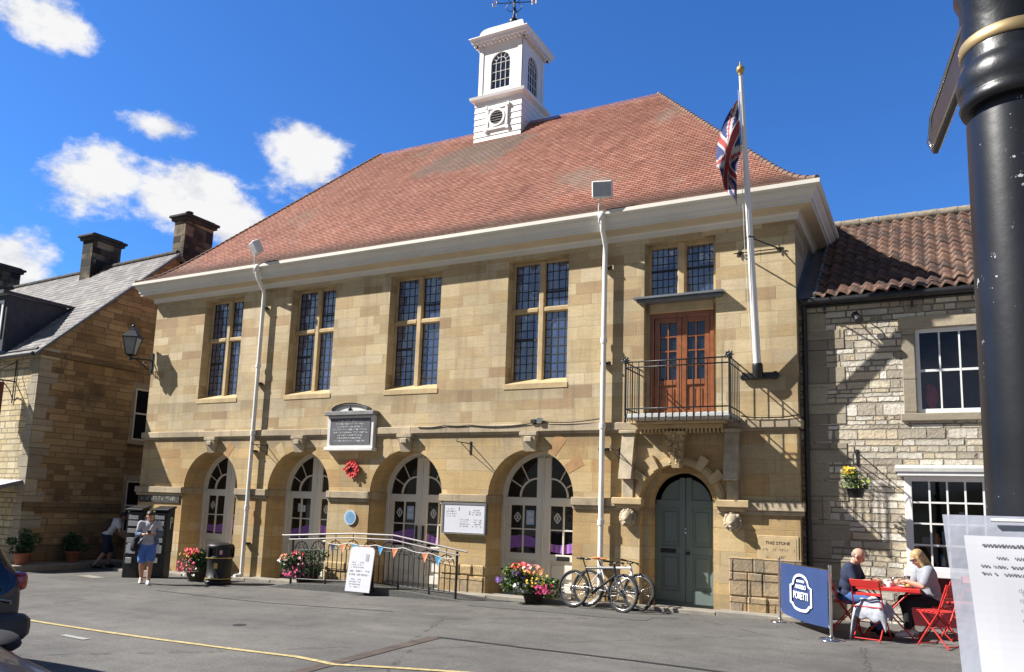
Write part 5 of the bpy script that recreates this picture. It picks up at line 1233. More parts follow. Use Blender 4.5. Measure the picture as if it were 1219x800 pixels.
bush('flower_tub', (-15.35,-1.12,gz(-15.3)), 'tub of red and pink flowers beside the litter bin', 'flower tub', .44, .5, (.24,.24), ['leaf','leaf','leafd'], 33, 1800,
     [('fl_red', 34, .05, (.1,.4,.35)), ('fl_pink', 34, .04, (-.3,-.25,.7)), ('fl_yellow', 18, .03, (-.1,.1,.8)), ('fl_white', 12, .035, (.1,-.4,.6))], group=FG, potname='tub', potmat='tub', trailing=.12, leafsize=.04)
bx, by_ = -14.42, -1.3; bz0 = gz(bx)
BN_ = empty('litter_bin', (bx,by_,bz0), 'round black litter bin with gold bands between flower tub and left downpipe', 'litter bin')
m = MB(); m.lathe([(.27,0),(.29,.02),(.29,.07),(.265,.08),(.27,.56),(.285,.58),(.285,.60),(.27,.62),(.27,.64)], (bx,by_,bz0), 28); m.build('bin_body', M['blackp'], BN_)
m = MB(); m.lathe([(.28,.80),(.29,.82),(.29,.86),(.26,.89),(.12,.92),(.01,.93)], (bx,by_,bz0), 28); m.lathe([(.24,.6),(.24,.82)], (bx,by_,bz0), 20)
for i in range(4): a = math.pi/4+math.pi/2*i+.2; m.obox((bx+.27*math.cos(a), by_+.27*math.sin(a), bz0+.72), (.03,.26,.22), Matrix.Rotation(a, 3, 'Z'))
m.build('hood', M['blackp'], BN_)
m = MB()
for z in (.12, .58): m.lathe([(.292,z),(.294,z+.01),(.292,z+.02)], (bx,by_,bz0), 28)
m.build('gold_band', M['gold'], BN_)
m = MB(); a = -1.05; m.obox((bx+.272*math.cos(a), by_+.272*math.sin(a), bz0+.42), (.01,.08,.12), Matrix.Rotation(a, 3, 'Z')); m.build('crest', M['gold'], BN_)
m = MB(); a = -.75; m.obox((bx+.288*math.cos(a), by_+.288*math.sin(a), bz0+.72), (.008,.09,.09), Matrix.Rotation(a, 3, 'Z')); m.build('sticker', M['fl_ppink'], BN_)
def ticket_machine(x, y, label):
    z = gz(x); e = empty('ticket_machine', (x,y,z), label, 'ticket machine', 'ticket machines at the corner of the hall', rz=.42); e.scale = (.84,.84,.98)
    m = MB(); m.bbox(-.22, .22, -.2, .2, 0, .62, .02); m.prism([(-.2,.62),(.2,.62),(.2,1.72),(.12,1.76),(-.2,1.60)], -.22, .22, 'yz'); bd = m.build('cabinet', M['blackp'], e, local=True)
    m = MB(); m.bbox(-.25, .25, -.27, .23, 1.68, 1.73, .01, 0); m.v = [(a, b, c+.16*(b)) for a, b, c in m.v]; m.build('canopy', M['blackp'], e, local=True)
    for zz, h in ((1.48,.1),(1.33,.12),(1.15,.1),(.92,.12),(.70,.2)): m = MB(); m.bbox(-.17, .12, -.215, -.201, zz-h/2, zz+h/2, .004); m.build('fascia_panel', M['steel'], e, local=True)
    m = MB(); m.bbox(-.12, .04, -.222, -.216, .62, .84, .002); m.build('notice', M['paper'], e, local=True)
    m = MB(); m.bbox(-.14, .05, -.25, -.201, .36, .5, .01); m.build('ticket_slot', M['steel'], e, local=True)
    m = MB(); xx = .2215; m.box(xx, xx+.003, -.03, .0, 1.2, 1.5); m.tube([(xx+.002,0,1.48),(xx+.002,.07,1.47),(xx+.002,.09,1.42),(xx+.002,.07,1.365),(xx+.002,0,1.36)], .012, 5); m.build('letter_p', M['pale'], e, local=True)
    return e
ticket_machine(-16.85, -.95, 'black pay and display machine with white P on its side, nearer the first arch')
ticket_machine(-17.28, -1.35, 'black pay and display machine at the outer corner, half behind the walking person')

# ------------------------------------------------------------------ cafe barrier
def text_mesh(s, size, mat, parent, loc, rot, name='lettering', align='CENTER', ext=.001, sx=1., bold=0.):
    cu = bpy.data.curves.new(name, 'FONT'); cu.body = s; cu.size = size; cu.align_x = align; cu.extrude = ext; cu.offset = bold
    o = bpy.data.objects.new('tmp', cu); COL.objects.link(o); bpy.context.view_layer.update()
    me = bpy.data.meshes.new_from_object(o.evaluated_get(bpy.context.evaluated_depsgraph_get())); bpy.data.objects.remove(o)
    me.materials.clear(); me.materials.append(mat); me.name = name
    for v in me.vertices: v.co.x *= sx
    t = bpy.data.objects.new(name, me); COL.objects.link(t); t.parent = parent; t.location = loc; t.rotation_euler = rot; return t
a = V3((-2.3,-.55,gz(-2.3))); b = V3((-1.35,-2.1,gz(-1.35))); dv = b-a; dv.z = 0; Lb = dv.length; ang = math.atan2(dv.y, dv.x)
BR = empty('cafe_barrier', a, 'blue fabric cafe barrier between two chrome posts', 'barrier', rz=ang)
for x in (0, Lb):
    m = MB(); m.cyl((x,0,.02),(x,0,1.02),.022,n=14); m.ell((x,0,1.03),(.028,.028,.018)); p_ = m.build('post', M['chrome'], BR, local=True)
    m = MB(); m.lathe([(.18,0),(.18,.012),(.15,.024),(.04,.035),(.03,.06)], (x,0,0), 28); m.build('foot', M['chrome'], p_, local=True)
m = MB(); n = 14
for i in range(n):
    for j in range(10):
        def P(i, j): u_, v_ = i/n, j/10; return (.06+(Lb-.12)*u_, .012*math.sin(u_*5)*math.sin(v_*3), .16+.80*v_-.03*(1-v_)*math.sin(math.pi*u_)+(.02 if v_ == 0 and i == 0 else 0))
        m.quad(P(i,j),P(i+1,j),P(i+1,j+1),P(i,j+1))
bn = m.build('banner', M['banner'], BR, local=True, weld=True); md = bn.modifiers.new('th', 'SOLIDIFY'); md.thickness = .003
m = MB(); m.cyl((0,0,.97),(Lb,0,.97),.008,n=6); m.cyl((0,0,.24),(.07,0,.17),.004,n=5); m.cyl((Lb,0,.1),(Lb-.07,0,.19),.006,n=5); m.build('crossbar', M['chrome'], BR, local=True)
# badge printed on the banner
cxb, czb = Lb*.47, .56; S_ = 1.0
out = []
def badge(k):
    P = []
    w, h = .40*k, .30*k
    P += [(-w,-h*.62),(-w*.78,-h*.70),(-w*.70,-h*.80)]
    P += [(w*.70*math.sin(t_), -h*.80-.05*k*math.cos(t_)*1) for t_ in [(-.9+1.8*i/8) for i in range(9)]]
    P += [(w*.70,-h*.80),(w*.78,-h*.70),(w,-h*.62),(w,h*.30),(w*.80,h*.36),(w*.72,h*.46)]
    P += [(w*.72*math.cos(t_), h*.46+h*.48*math.sin(t_)) for t_ in [math.pi*i/12 for i in range(1,12)]]
    P += [(-w*.72,h*.46),(-w*.80,h*.36),(-w,h*.30)]
    return P
P1, P2 = badge(1.), badge(.86); m = MB(); N = len(P1)
for i in range(N):
    j = (i+1) % N; y = -.02; m.quad((cxb+P1[i][0],y,czb+P1[i][1]),(cxb+P1[j][0],y,czb+P1[j][1]),(cxb+P2[j][0],y,czb+P2[j][1]),(cxb+P2[i][0],y,czb+P2[i][1]))
m.build('badge', M['bannerw'], bn, local=True)
rx = (math.pi/2,0,0)
text_mesh('PORETTI', .15, M['bannerw'], bn, (cxb,-.021,czb-.10), rx, 'lettering', sx=.93, bold=.004)
text_mesh('ANGELO', .085, M['bannerw'], bn, (cxb,-.021,czb+.055), rx, 'lettering', sx=1.15, bold=.003)
text_mesh('BIRRIFICIO', .052, M['bannerw'], bn, (cxb,-.021,czb+.15), rx, 'lettering', sx=1.15, bold=.0015)
text_mesh('THIS STONE', .075, M['crack'], TH, V3((-2.41,-.0185,1.19))-V3(TH.location), rx, 'inscription')
m = MB(); glyph_rows(m, -2.66, -2.14, 1.12, 1, .09, -.0165, 77, 0, cw=.6, fill=.6); glyph_rows(m, -2.6, -2.2, 1.0, 2, .085, -.0165, 78, 0, cw=.6, fill=.35); m.build('worn_inscription', simple('worn incised letters', (.28,.2,.11), .9), TH)

# ------------------------------------------------------------------ bistro furniture
def chair(x, y, rz, label):
    e = empty('folding_chair', (x,y,gz(x)), label, 'chair', 'red folding bistro chairs', rz=rz)    # faces local +y
    m = MB()
    for i in range(6): yy = -.17+i*.066; m.bbox(-.19, .19, yy, yy+.05, .455, .468, .004)
    for sx in (-1,1): m.box(sx*.17-.008, sx*.17+.008, -.18, .2, .442, .454)
    m.build('seat', M['red'], e, local=True)
    for sx in (-1,1):
        m = MB(); m.tube([(sx*.20,.20,0),(sx*.20,-.12,.46),(sx*.195,-.26,.84)], .011, 8); m.build('rear_upright', M['red'], e, local=True)
        m = MB(); m.tube([(sx*.178,-.24,0),(sx*.178,.17,.45)], .011, 8); m.build('leg', M['red'], e, local=True)
    m = MB(); m.bbox(-.2, .2, -.256, -.244, .74, .84, .004); m.bbox(-.2, .2, -.214, -.202, .62, .66, .004); m.v = [(a, b-(c-.74)*.35*(1 if c > .7 else 0), c) for a, b, c in m.v]; m.build('backrest', M['red'], e, local=True)
    for w_, yy, zz in ((.2,.19,.02),(.178,-.23,.03),(.2,.04,.23)): m = MB(); m.cyl((-w_,yy,zz),(w_,yy,zz),.008,n=6); m.build('stretcher', M['red'], e, local=True)
    return e
chair(-1.22, -1.15, -math.pi/2+.1, 'red folding chair the bald man sits on')
chair(-.02, -1.12, math.pi/2-.25, 'red folding chair the blonde woman sits on')
ch_bag = chair(-.84, -1.78, -.25, 'red folding chair with its back to the road, a striped jacket on its seat')
chair(.02, -1.92, .95, 'empty red folding chair at the front right of the table')
chair(.38, -.42, 2.6, 'red folding chair in the shade beside the shop window')
TB = empty('bistro_table', (-.63,-1.28,gz(-.6)), 'red folding bistro table with crossed metal legs', 'table')
m = MB(); tx, ty, tz = -.63, -1.28, gz(-.6)
m.bbox(tx-.42, tx+.42, ty-.34, ty+.34, tz+.70, tz+.715, .006); m.bbox(tx-.42, tx+.42, ty-.34, ty-.33, tz+.67, tz+.70, .003); m.build('tabletop', M['red'], TB)
for sy in (-1,1):
    for s in (-1,1): m = MB(); m.tube([(tx+s*.34, ty+sy*(.28-.012*s), tz), (tx-s*.3, ty+sy*(.28-.012*s), tz+.69)], .011, 8); m.build('leg', M['red'], TB)
for s in (-1,1): m = MB(); m.cyl((tx+s*.34,ty-.28,tz+.03),(tx+s*.34,ty+.28,tz+.03),.008,n=6); m.build('stretcher', M['red'], TB)
tt = tz+.717
def plate(x, y, label):
    e = empty('plate', (x,y,tt), label, 'plate'); m = MB(); m.lathe([(.06,0),(.08,.006),(.125,.02),(.127,.022),(.08,.010),(.0,.009)], (x,y,tt), 24); m.build('dish', M['white'], e)
    m = MB(); r = random.Random(int(x*1000))
    for i in range(12): m.ell((x+r.uniform(-.06,.06), y+r.uniform(-.06,.06), tt+.02+r.uniform(0,.02)), (r.uniform(.015,.035),)*2+(.018,), n=8, k=5)
    m.build('food', M['food'], e)
plate(tx-.24, ty+.02, 'plate of food in front of the bald man'); plate(tx+.26, ty-.02, 'plate of food in front of the blonde woman')
def cup(x, y, h, r_, mt, name, label):
    m = MB(); m.lathe([(r_*.8,0),(r_,h*.9),(r_,h),(r_*.9,h),(r_*.75,.01)], (x,y,tt), 16); tag(m.build(name, M[mt]), label, name)
cup(tx-.03, ty+.05, .09, .035, 'white', 'mug', 'small white mug at the middle of the red table')
cup(tx+.07, ty+.12, .12, .03, 'steel', 'shaker', 'metal shaker behind the mug on the red table')
cup(tx+.02, ty-.12, .07, .045, 'white', 'bowl', 'white bowl near the front edge of the red table')
m = MB(); m.bbox(tx-.12, tx-.07, ty-.2, ty-.1, tt, tt+.01, .002); tag(m.build('phone', M['blackp']), 'black phone lying on the red table', 'phone')
# jacket on the chair
m = MB(); r = random.Random(4); G = []; cx_, cy_, cz_ = -.84, -1.78, gz(-.84)
for j in range(13):
    row = []
    for i in range(17):
        u_, v_ = i/16*2-1, j/12*2-1; R_ = Matrix.Rotation(-.25, 3, 'Z'); hgt = .52+.07*math.cos(u_*2.4+v_)*math.cos(v_*2)+.03*math.sin(u_*9+v_*5)
        x_, y_ = u_*.27, v_*.20
        if abs(u_) > .7: hgt -= (abs(u_)-.7)*1.0*(1.3 if u_ < 0 else .6)
        if v_ < -.75: hgt -= (-.75-v_)*.9
        p = R_@V3((x_*(1-.1*max(0,abs(u_)-.7)), y_, 0)); row.append((cx_+p.x, cy_+p.y, cz_+hgt))
    G.append(row)
for j in range(12):
    for i in range(16): m.add([G[j][i],G[j][i+1],G[j+1][i+1],G[j+1][i]], [(0,1,2,3)], 1 if j in (2,3,7,8) and i > 3 else 0, True)
jk = m.build('jacket', [simple('pale jacket cloth', (.38,.39,.45), .9, var=.35, nscale=12), simple('slate jacket stripe', (.26,.28,.36), .9, var=.3, nscale=12)], weld=True); tag(jk, 'crumpled striped jacket lying on the red chair seat', 'jacket'); md = jk.modifiers.new('th', 'SOLIDIFY'); md.thickness = .03; md = jk.modifiers.new('s', 'SUBSURF'); md.levels = md.render_levels = 1

# ------------------------------------------------------------------ bicycles
def bike(x, y, rz, lean, mat, label, saddle, steer=0.):
    e = empty('mountain_bike', (x,y,gz(x)), label, 'bicycle', 'mountain bikes leaning by the entrance'); e.rotation_euler = (lean, 0, rz); e.scale = (.95,.95,.97)
    R = .345; WB = 1.08; fx, rx_ = WB/2, -WB/2; z0 = R+.0
    def wheel(cx_, st):
        Rm = Matrix.Rotation(st, 3, 'Z'); c = V3((cx_,0,z0))
        def C(r_, a): return c+Rm@V3((r_*math.cos(a), 0, r_*math.sin(a)))
        m = MB(); m.tube([C(R-.022, 2*math.pi*i/40) for i in range(40)], .027, 8, closed=True); t = m.build('tyre', M['tyre'], None)
        m = MB(); m.tube([C(R-.055, 2*math.pi*i/40) for i in range(40)], .011, 6, closed=True)
        w = m.build('wheel', M['steel'], e, local=True); t.parent = w
        m = MB(); ax = Rm@V3((0,1,0))
        for i in range(28): a = 2*math.pi*i/28; m.tube([c+ax*(.03 if i%2 else -.03)+Rm@V3((.02*math.cos(a+.5),0,.02*math.sin(a+.5))), C(R-.06, a)], .0022, 3)
        m.cyl(c-ax*.05, c+ax*.05, .02, n=8); m.build('spokes', M['steel'], w, local=True)
        m = MB(); m.cyl(c-ax*.045, c-ax*.043, .06, n=20); m.build('brake_disc', M['blackp'], w, local=True)
    wheel(rx_, 0); wheel(fx, steer)
    bb = V3((-.10,0,.31)); st = V3((-.30,0,.74)); hd1 = V3((.33,0,.78)); hd0 = V3((.365,0,.66)); rh = V3((rx_,0,z0))
    m = MB(); m.tube([st,hd1], [.02,.022], 8); m.tube([bb,hd0], [.026,.024], 8); m.tube([bb,st+V3((-.01,0,.03))], .017, 8); m.tube([hd0+V3((.01,0,-.02)), hd1+V3((-.005,0,.03))], .026, 8)
    for sy in (-1,1): m.tube([rh+V3((0,sy*.06,0)), bb+V3((-.04,sy*.03,0))], .011, 6); m.tube([rh+V3((0,sy*.06,0)), st+V3((.0,sy*.02,-.06))], .009, 6)
    m.build('frame', M[mat], e, local=True)
    m = MB(); Rm = Matrix.Rotation(steer, 3, 'Z'); ax = V3((fx,0,z0)); o = V3((.40,0,.60))
    for sy in (-1,1): q = Rm@V3((0,sy*.065,0)); m.tube([ax+q, ax.lerp(o,.5)+q, o+q], [.014,.02,.02], 8)
    m.tube([o+Rm@V3((0,-.065,0)), o+Rm@V3((0,.065,0))], .02, 6); m.tube([o, hd1+V3((-.0,0,.03))], .017, 6); m.build('fork', M['bikeblack' if mat != 'bikewhite' else 'bikewhite'] if 0 else M['steel'], e, local=True)
    m = MB(); hb = V3((.31,0,.87)); m.tube([hd1+V3((0,0,.02)), hb], .016, 6); Q = [hb+Rm@V3((0.05,0,0))+Rm@V3((-.06*abs(s)**2, s*.33, .02)) for s in (-1,-.6,-.15,.15,.6,1)]; m.tube([hb]+[hb+Rm@V3((.06,0,.0))], .016, 6); m.tube(Q, .012, 8)
    hb_ = m.build('handlebar', M['bikeblack'], e, local=True)
    m = MB()
    for s in (0,-1): m.tube([Q[s], Q[s]+(Q[1 if s == 0 else -2]-Q[s])*.95], .018, 8)
    for s, k in ((0,1),(-1,-2)): q = Q[k]; m.tube([q, q+Rm@V3((.06,0,-.05)), q+(Q[s]-q)*.6+Rm@V3((.08,0,-.06))], .007, 5)
    m.build('grips', M['blackp'], hb_, local=True)
    m = MB(); sp = st+(st-bb).normalized()*.17; m.tube([st, sp], .013, 8); m.build('seat_post', M['bikeblack'], e, local=True)
    m = MB(); m.ell(sp+V3((-.05,0,.02)), (.11,.07,.025)); m.ell(sp+V3((.08,0,.018)), (.1,.025,.02)); m.build('saddle', M[saddle], e, local=True)
    m = MB(); m.tube([bb+V3((.095*math.cos(2*math.pi*i/24),-.055,.095*math.sin(2*math.pi*i/24))) for i in range(24)], .006, 5, closed=True); m.cyl(bb+V3((0,-.07,0)), bb+V3((0,.07,0)), .02)
    for k in range(5): a = 2*math.pi*k/5; m.tube([bb+V3((0,-.055,0)), bb+V3((.095*math.cos(a),-.055,.095*math.sin(a)))], .007, 4)
    for k in (-1,1): a = .6 if k < 0 else .6+math.pi; q = bb+V3((.17*math.cos(a), k*.075, .17*math.sin(a))); m.tube([bb+V3((0,k*.07,0)), q], .011, 6); m.obox(q+V3((0,k*.05,0)), (.09,.08,.02), None, 0, .004)
    cr = m.build('crankset', M['blackp'], e, local=True)
    m = MB(); m.tube([bb+V3((0,-.055,.09)), rh+V3((0,-.055,.045))], .005, 4); m.tube([bb+V3((0,-.055,-.09)), rh+V3((.03,-.055,-.09)), rh+V3((-.02,-.055,-.05))], .005, 4)
    for k in range(6): m.tube([rh+V3(((.06-.006*k)*math.cos(2*math.pi*i/16),-.045-.003*k,(.06-.006*k)*math.sin(2*math.pi*i/16))) for i in range(16)], .002, 3, closed=True)
    m.build('chain', M['steel'], e, local=True)
    return e
bike(-5.42, -.83, -.16, -.10, 'bikeblack', 'black mountain bike in front, leaning on the white one', 'bikeblack', -.12)
bike(-5.26, -.50, -.10, -.16, 'bikewhite', 'white mountain bike behind the black one', 'fl_orange', -.1)

# ------------------------------------------------------------------ vehicles at the left edge
def wheelv(m, m2, c, R, w, axis):
    Rm = Matrix.Rotation(math.pi/2, 3, 'X') if axis == 'y' else Matrix.Rotation(math.pi/2, 3, 'Y')
    m.lathe([(R*.62,-w/2),(R*.95,-w/2),(R,-w*.35),(R,w*.35),(R*.95,w/2),(R*.62,w/2)], c, 32, R=Rm)
    m2.lathe([(.02,-w*.42),(R*.2,-w*.45),(R*.6,-w*.38),(R*.62,-w*.5),(R*.62,w*.5),(R*.6,w*.38),(R*.2,w*.45),(.02,w*.42)], c, 32, R=Rm)
    for k in range(5):
        a = 2*math.pi*k/5
        for s in (-1,1): m2.obox(V3(c)+Rm@V3((R*.38*math.cos(a), R*.38*math.sin(a), s*w*.44)), (R*.5, R*.13, .02), Rm@Matrix.Rotation(a, 3, 'Z'), 0, .004)
def car(name, loc, rz, label, cat, prof, body, L, W, roofh, glassrange, group=None, hatch=False):
    """prof: list of (x, z_sill, z_belt, z_top, w_belt, w_top); car points to local -x"""
    e = empty(name, loc, label, cat, group, rz=rz); m = MB(); rows = []
    for x, zs, zb, zt, wb, wt in prof:
        r_ = [(x, s*w_, z_) for s, w_, z_ in []]
        h = [(wb*.90, zs), (wb*.985, zs+(zb-zs)*.2), (wb, zs+(zb-zs)*.6), (wb*.975, zb-.02), (wb*.93, zb+.015), (wt+.035, zt-.055), (wt-.06, zt-.008), (wt*.5, zt+.008), (0, zt+.015)]
        rows.append([(x, -a, b) for a, b in h]+[(x, a, b) for a, b in reversed(h[:-1])])
    n = len(rows[0]); vs = [p for r_ in rows for p in r_]; fs = []; 
    b0 = len(m.v); m.add(vs, [], 0)
    for i in range(len(rows)-1):
        for j in range(n-1):
            mid = (prof[i][0]+prof[i+1][0])/2; tall = min(prof[i][3]-prof[i][2], prof[i+1][3]-prof[i+1][2])
            mi = 0
            if j in (4, n-6) and tall > .15: mi = 1
            if 5 <= j <= n-7 and prof[i][3]-prof[i][2] != prof[i+1][3]-prof[i+1][2] and abs(prof[i][3]-prof[i+1][3]) > .12: mi = 1
            m.f.append((i*n+j, i*n+j+1, (i+1)*n+j+1, (i+1)*n+j)); m.m.append(mi); m.s.append(True)
    m.f.append(tuple(range(n))); m.m.append(0); m.s.append(False); m.f.append(tuple((len(rows)-1)*n+k for k in reversed(range(n)))); m.m.append(0); m.s.append(False)
    bd = m.build('body', [M[body], M['carglass']], e, local=True, sub=2)
    for k, x in enumerate((prof[0][0]+.75, prof[-1][0]-.85)):
        for s in (-1,1):
            t_ = MB(); r_ = MB(); wheelv(t_, r_, (x, s*(W-.10), .34), .34, .22, 'y'); w_ = t_.build('wheel', M['tyre'], e, local=True); r_.build('rim', M['steel'], w_, local=True)
    return e, bd
gx = gz(-10)
SUVp = [(-2.3,.35,.7,.72,.80,.5),(-2.2,.3,.85,.87,.88,.68),(-1.4,.28,.98,1.02,.91,.74),(-1.05,.28,1.0,1.08,.915,.74),(-.35,.28,1.02,1.6,.92,.66),(.6,.28,1.02,1.66,.92,.67),(1.55,.3,1.04,1.62,.91,.65),(1.95,.33,1.05,1.50,.89,.62),(2.12,.36,1.05,1.20,.86,.66),(2.2,.38,.98,1.02,.84,.68),(2.26,.42,.80,.82,.80,.66)]
CX_, CYc = -10.35, -10.35
SU, sb = car('parked_car', (CX_,CYc,gz(-9)), -.02, 'dark blue SUV whose rear corner shows at the left edge', 'car', SUVp, 'carblue', 4.5, .92, 1.66, None)
m = MB()
for s in (-1,1):
    t_ = MB(); t_.bbox(2.03, 2.22, s*.84-.09, s*.84+.07, .84, 1.04, .04, 0); t_.build('tail_lamp', M['cartail'], SU, local=True, sub=1)
m = MB(); m.bbox(2.08, 2.40, -.86, .92, .34, .68, .08); m.bbox(2.05, 2.30, -.84, .86, .26, .4, .05); m.build('rear_bumper', M['carplastic'], SU, local=True, sub=1)
m = MB(); m.bbox(2.2, 2.275, -.26, .26, .74, .86, .008); m.build('number_plate', M['fl_yellow'], SU, local=True)
HBp = [(-2.05,.35,.58,.60,.74,.5),(-1.98,.3,.74,.76,.84,.62),(-1.6,.28,.86,.90,.88,.70),(-1.0,.28,.93,.99,.89,.71),(-.75,.28,.95,1.02,.89,.70),(-.1,.28,.96,1.38,.9,.62),(.7,.28,.96,1.44,.9,.62),(1.45,.3,.97,1.38,.88,.6),(1.85,.34,.96,1.05,.84,.62),(1.95,.38,.9,.92,.8,.6)]
HBc, hb = car('parked_car', (-4.90,-12.74,gz(-5)-.01), math.pi-.10, 'dark blue car whose bonnet shows at the bottom left corner', 'car', HBp, 'carblue', 4.0, .9, 1.44, None)
for s in (-1,1): m = MB(); m.bbox(-2.0, -1.75, s*.68-.14, s*.68+.14, .60, .74, .05); m.build('headlight', M['chrome'], HBc, local=True, sub=1)
m = MB(); m.bbox(-2.1, -1.98, -.5, .5, .36, .55, .03); m.build('grille', M['blackp'], HBc, local=True)
# motorcycle
MC = empty('motorcycle', (-5.66,-11.34,gz(-5)), 'black motorcycle whose red tail lamp shows at the bottom left', 'motorcycle', rz=math.pi-.35)
for x in (-.75,.72):
    m = MB(); c = V3((x,0,.31)); m.tube([c+V3((.25*math.cos(2*math.pi*i/32),0,.25*math.sin(2*math.pi*i/32))) for i in range(32)], .062, 10, closed=True); w_ = m.build('wheel', M['tyre'], MC, local=True)
    m = MB(); m.tube([c+V3((.19*math.cos(2*math.pi*i/32),0,.19*math.sin(2*math.pi*i/32))) for i in range(32)], .014, 6, closed=True); m.cyl(c+V3((0,-.07,0)), c+V3((0,.07,0)), .05)
    for k in range(10): a = 2*math.pi*k/10; m.tube([c, c+V3((.19*math.cos(a),0,.19*math.sin(a)))], .008, 4)
    m.build('rim', M['chrome'], w_, local=True)
m = MB(); m.tube([(.72,.1,.31),(.55,.1,.62),(.42,.08,.92)], .025, 8); m.tube([(.72,-.1,.31),(.55,-.1,.62),(.42,-.08,.92)], .025, 8); m.tube([(.42,0,.9),(.1,0,.72),(-.5,0,.68),(-.95,0,.80)], .03, 8); m.tube([(.4,0,.8),(.2,0,.35),(-.3,0,.3),(-.75,.09,.31)], .03, 8); m.tube([(-.75,-.09,.31),(-.35,-.1,.6)], .025, 8); m.build('frame', M['bikeblack'], MC, local=True)
m = MB(); m.ell((.12,0,.86), (.3,.15,.14)); m.build('fuel_tank', M['carblue'], MC, local=True)
m = MB(); m.ell((-.35,0,.83), (.34,.14,.07)); m.ell((-.75,0,.88), (.26,.12,.06)); m.build('seat', M['blackc'], MC, local=True)
m = MB(); m.bbox(-.25, .3, -.18, .18, .3, .62, .05); m.bbox(-.06, .2, -.22, .22, .36, .5, .03); m.build('engine', M['steel'], MC, local=True, sub=1)
m = MB(); m.tube([(.42,0,.95),(.36,.12,1.0),(.28,.24,.98)], .014, 8); m.tube([(.42,0,.95),(.36,-.12,1.0),(.28,-.24,.98)], .014, 8); m.build('handlebar', M['bikeblack'], MC, local=True)
m = MB(); m.ell((.52,0,.88), (.1,.1,.1)); m.build('headlight', M['chrome'], MC, local=True)
m = MB(); m.ell((-1.03,0,.83), (.03,.05,.035)); m.build('tail_lamp', M['cartail'], MC, local=True)
m = MB(); m.tube([(-.1,.2,.3),(-.5,.22,.33),(-.95,.24,.42)], [.03,.045,.05], 10); m.build('exhaust', M['chrome'], MC, local=True)
m = MB(); m.bbox(-1.12, -1.09, -.09, .09, .52, .68, .004); m.build('number_plate', M['fl_yellow'], MC, local=True)


# ------------------------------------------------------------------ foreground post with fingerboard and notice
px_, py_ = .139, -13.125
PO = empty('signpost', (px_,py_,0), 'black cast iron signpost in the right foreground', 'signpost')
m = MB(); m.cyl((px_,py_,gz(0)),(px_,py_,2.30),.073,.069,n=40); m.cyl((px_,py_,2.3),(px_,py_,3.0),.058,n=40)
m.build('post', M['post'], PO)
m = MB(); m.lathe([(.069,2.318),(.075,2.320),(.078,2.328),(.075,2.337),(.074,2.34),(.079,2.35),(.081,2.366),(.077,2.382),(.072,2.388),(.071,2.395),(.071,2.50),(.078,2.515),(.078,2.53),(.060,2.545)], (px_,py_,0), 44); m.build('collar', M['postpaint'], PO)
m = MB(); m.lathe([(.0715,2.412),(.074,2.414),(.074,2.430),(.0715,2.432)], (px_,py_,0), 40); m.build('strap', M['brass'], PO)
m = MB(); dS = V3((-.145,.989,0)).normalized()      # fingerboard runs away down the street
def fb(s, o, z): p = V3((px_-.066,py_-.0,0))+dS*s+V3((-dS.y,dS.x,0))*o; return V3((p.x,p.y,z))
z0, z1 = 2.388, 2.470; Lf = .29
m.add([fb(-.02,-.004,z0),fb(Lf,-.004,z0),fb(Lf+.04,-.008,(z0+z1)/2),fb(Lf,-.004,z1),fb(-.02,-.004,z1),fb(-.02,.004,z0),fb(Lf,.004,z0),fb(Lf+.04,.008,(z0+z1)/2),fb(Lf,.004,z1),fb(-.02,.004,z1)], [(0,1,2,3,4),(9,8,7,6,5),(0,1,6,5),(1,2,7,6),(2,3,8,7),(3,4,9,8),(4,0,5,9)])
fg = m.build('fingerboard', M['black'], PO)
m = MB()
for s in (-1,1):
    o = s*.0052
    for P in ([fb(-.02,o,z0+.006), fb(Lf-.005,o,z0+.006), fb(Lf+.03,o,(z0+z1)/2), fb(Lf-.005,o,z1-.006), fb(-.02,o,z1-.006)],): m.tube(P, .003, 4)
m.build('border', M['steel'], fg)
m = MB(); m.tube([(px_-.03,py_+.0,2.43), fb(.02,0,2.43)], .012, 8); m.build('fixing', M['postpaint'], fg)
# notice in a plastic sleeve, fastened round the post
NT_ = empty('notice', (px_,py_,1.58), 'typed notice in a milky plastic sleeve tied to the black signpost', 'notice')
fwd = V3((-.13,-1.37,-.1)); fwd = V3((0-px_, -14.5-py_, 0)).normalized(); rt = V3((-fwd.y, fwd.x, 0))*1.; rt = V3((fwd.y*-1, fwd.x, 0))
if rt.x < 0: rt = -rt
def npn(a, z, o): 
    bend = -.010*math.cos(a*20)*0; return V3((px_,py_,0))+fwd*(.078+o+.006*math.sin(z*24+a*9)+.09*max(0,abs(a+.0)-.055)*-.35)+rt*a+V3((0,0,z))
def sheet(a0, a1, z0, z1, o, nu=16, nv=24, shift=0.):
    m = MB(); G = [[npn(a0+(a1-a0)*i/nu+shift*(z1-(z0+(z1-z0)*j/nv)), z0+(z1-z0)*j/nv, o) for i in range(nu+1)] for j in range(nv+1)]
    for j in range(nv):
        for i in range(nu): m.add([G[j][i],G[j][i+1],G[j+1][i+1],G[j+1][i]], [(0,1,2,3)], 0, True)
    return m
sheet(-.120, .128, 1.33, 1.690, .0015, shift=.07).build('sleeve', M['sleeve'], NT_)
sheet(-.094, .12, 1.378, 1.662, .0035, shift=.07).build('paper', M['paper'], NT_)
r = random.Random(6); typ = simple('printed typing', (.12,.12,.14), .8)
lines = [(1.648,-.062,.10,1),(1.632,-.03,.07,0),(1.620,-.05,.09,0),(1.610,-.05,.09,0)]+[(1.437,-.055,.10,0),(1.427,-.03,.07,0),(1.412,-.05,.09,0),(1.403,-.045,.08,0)]
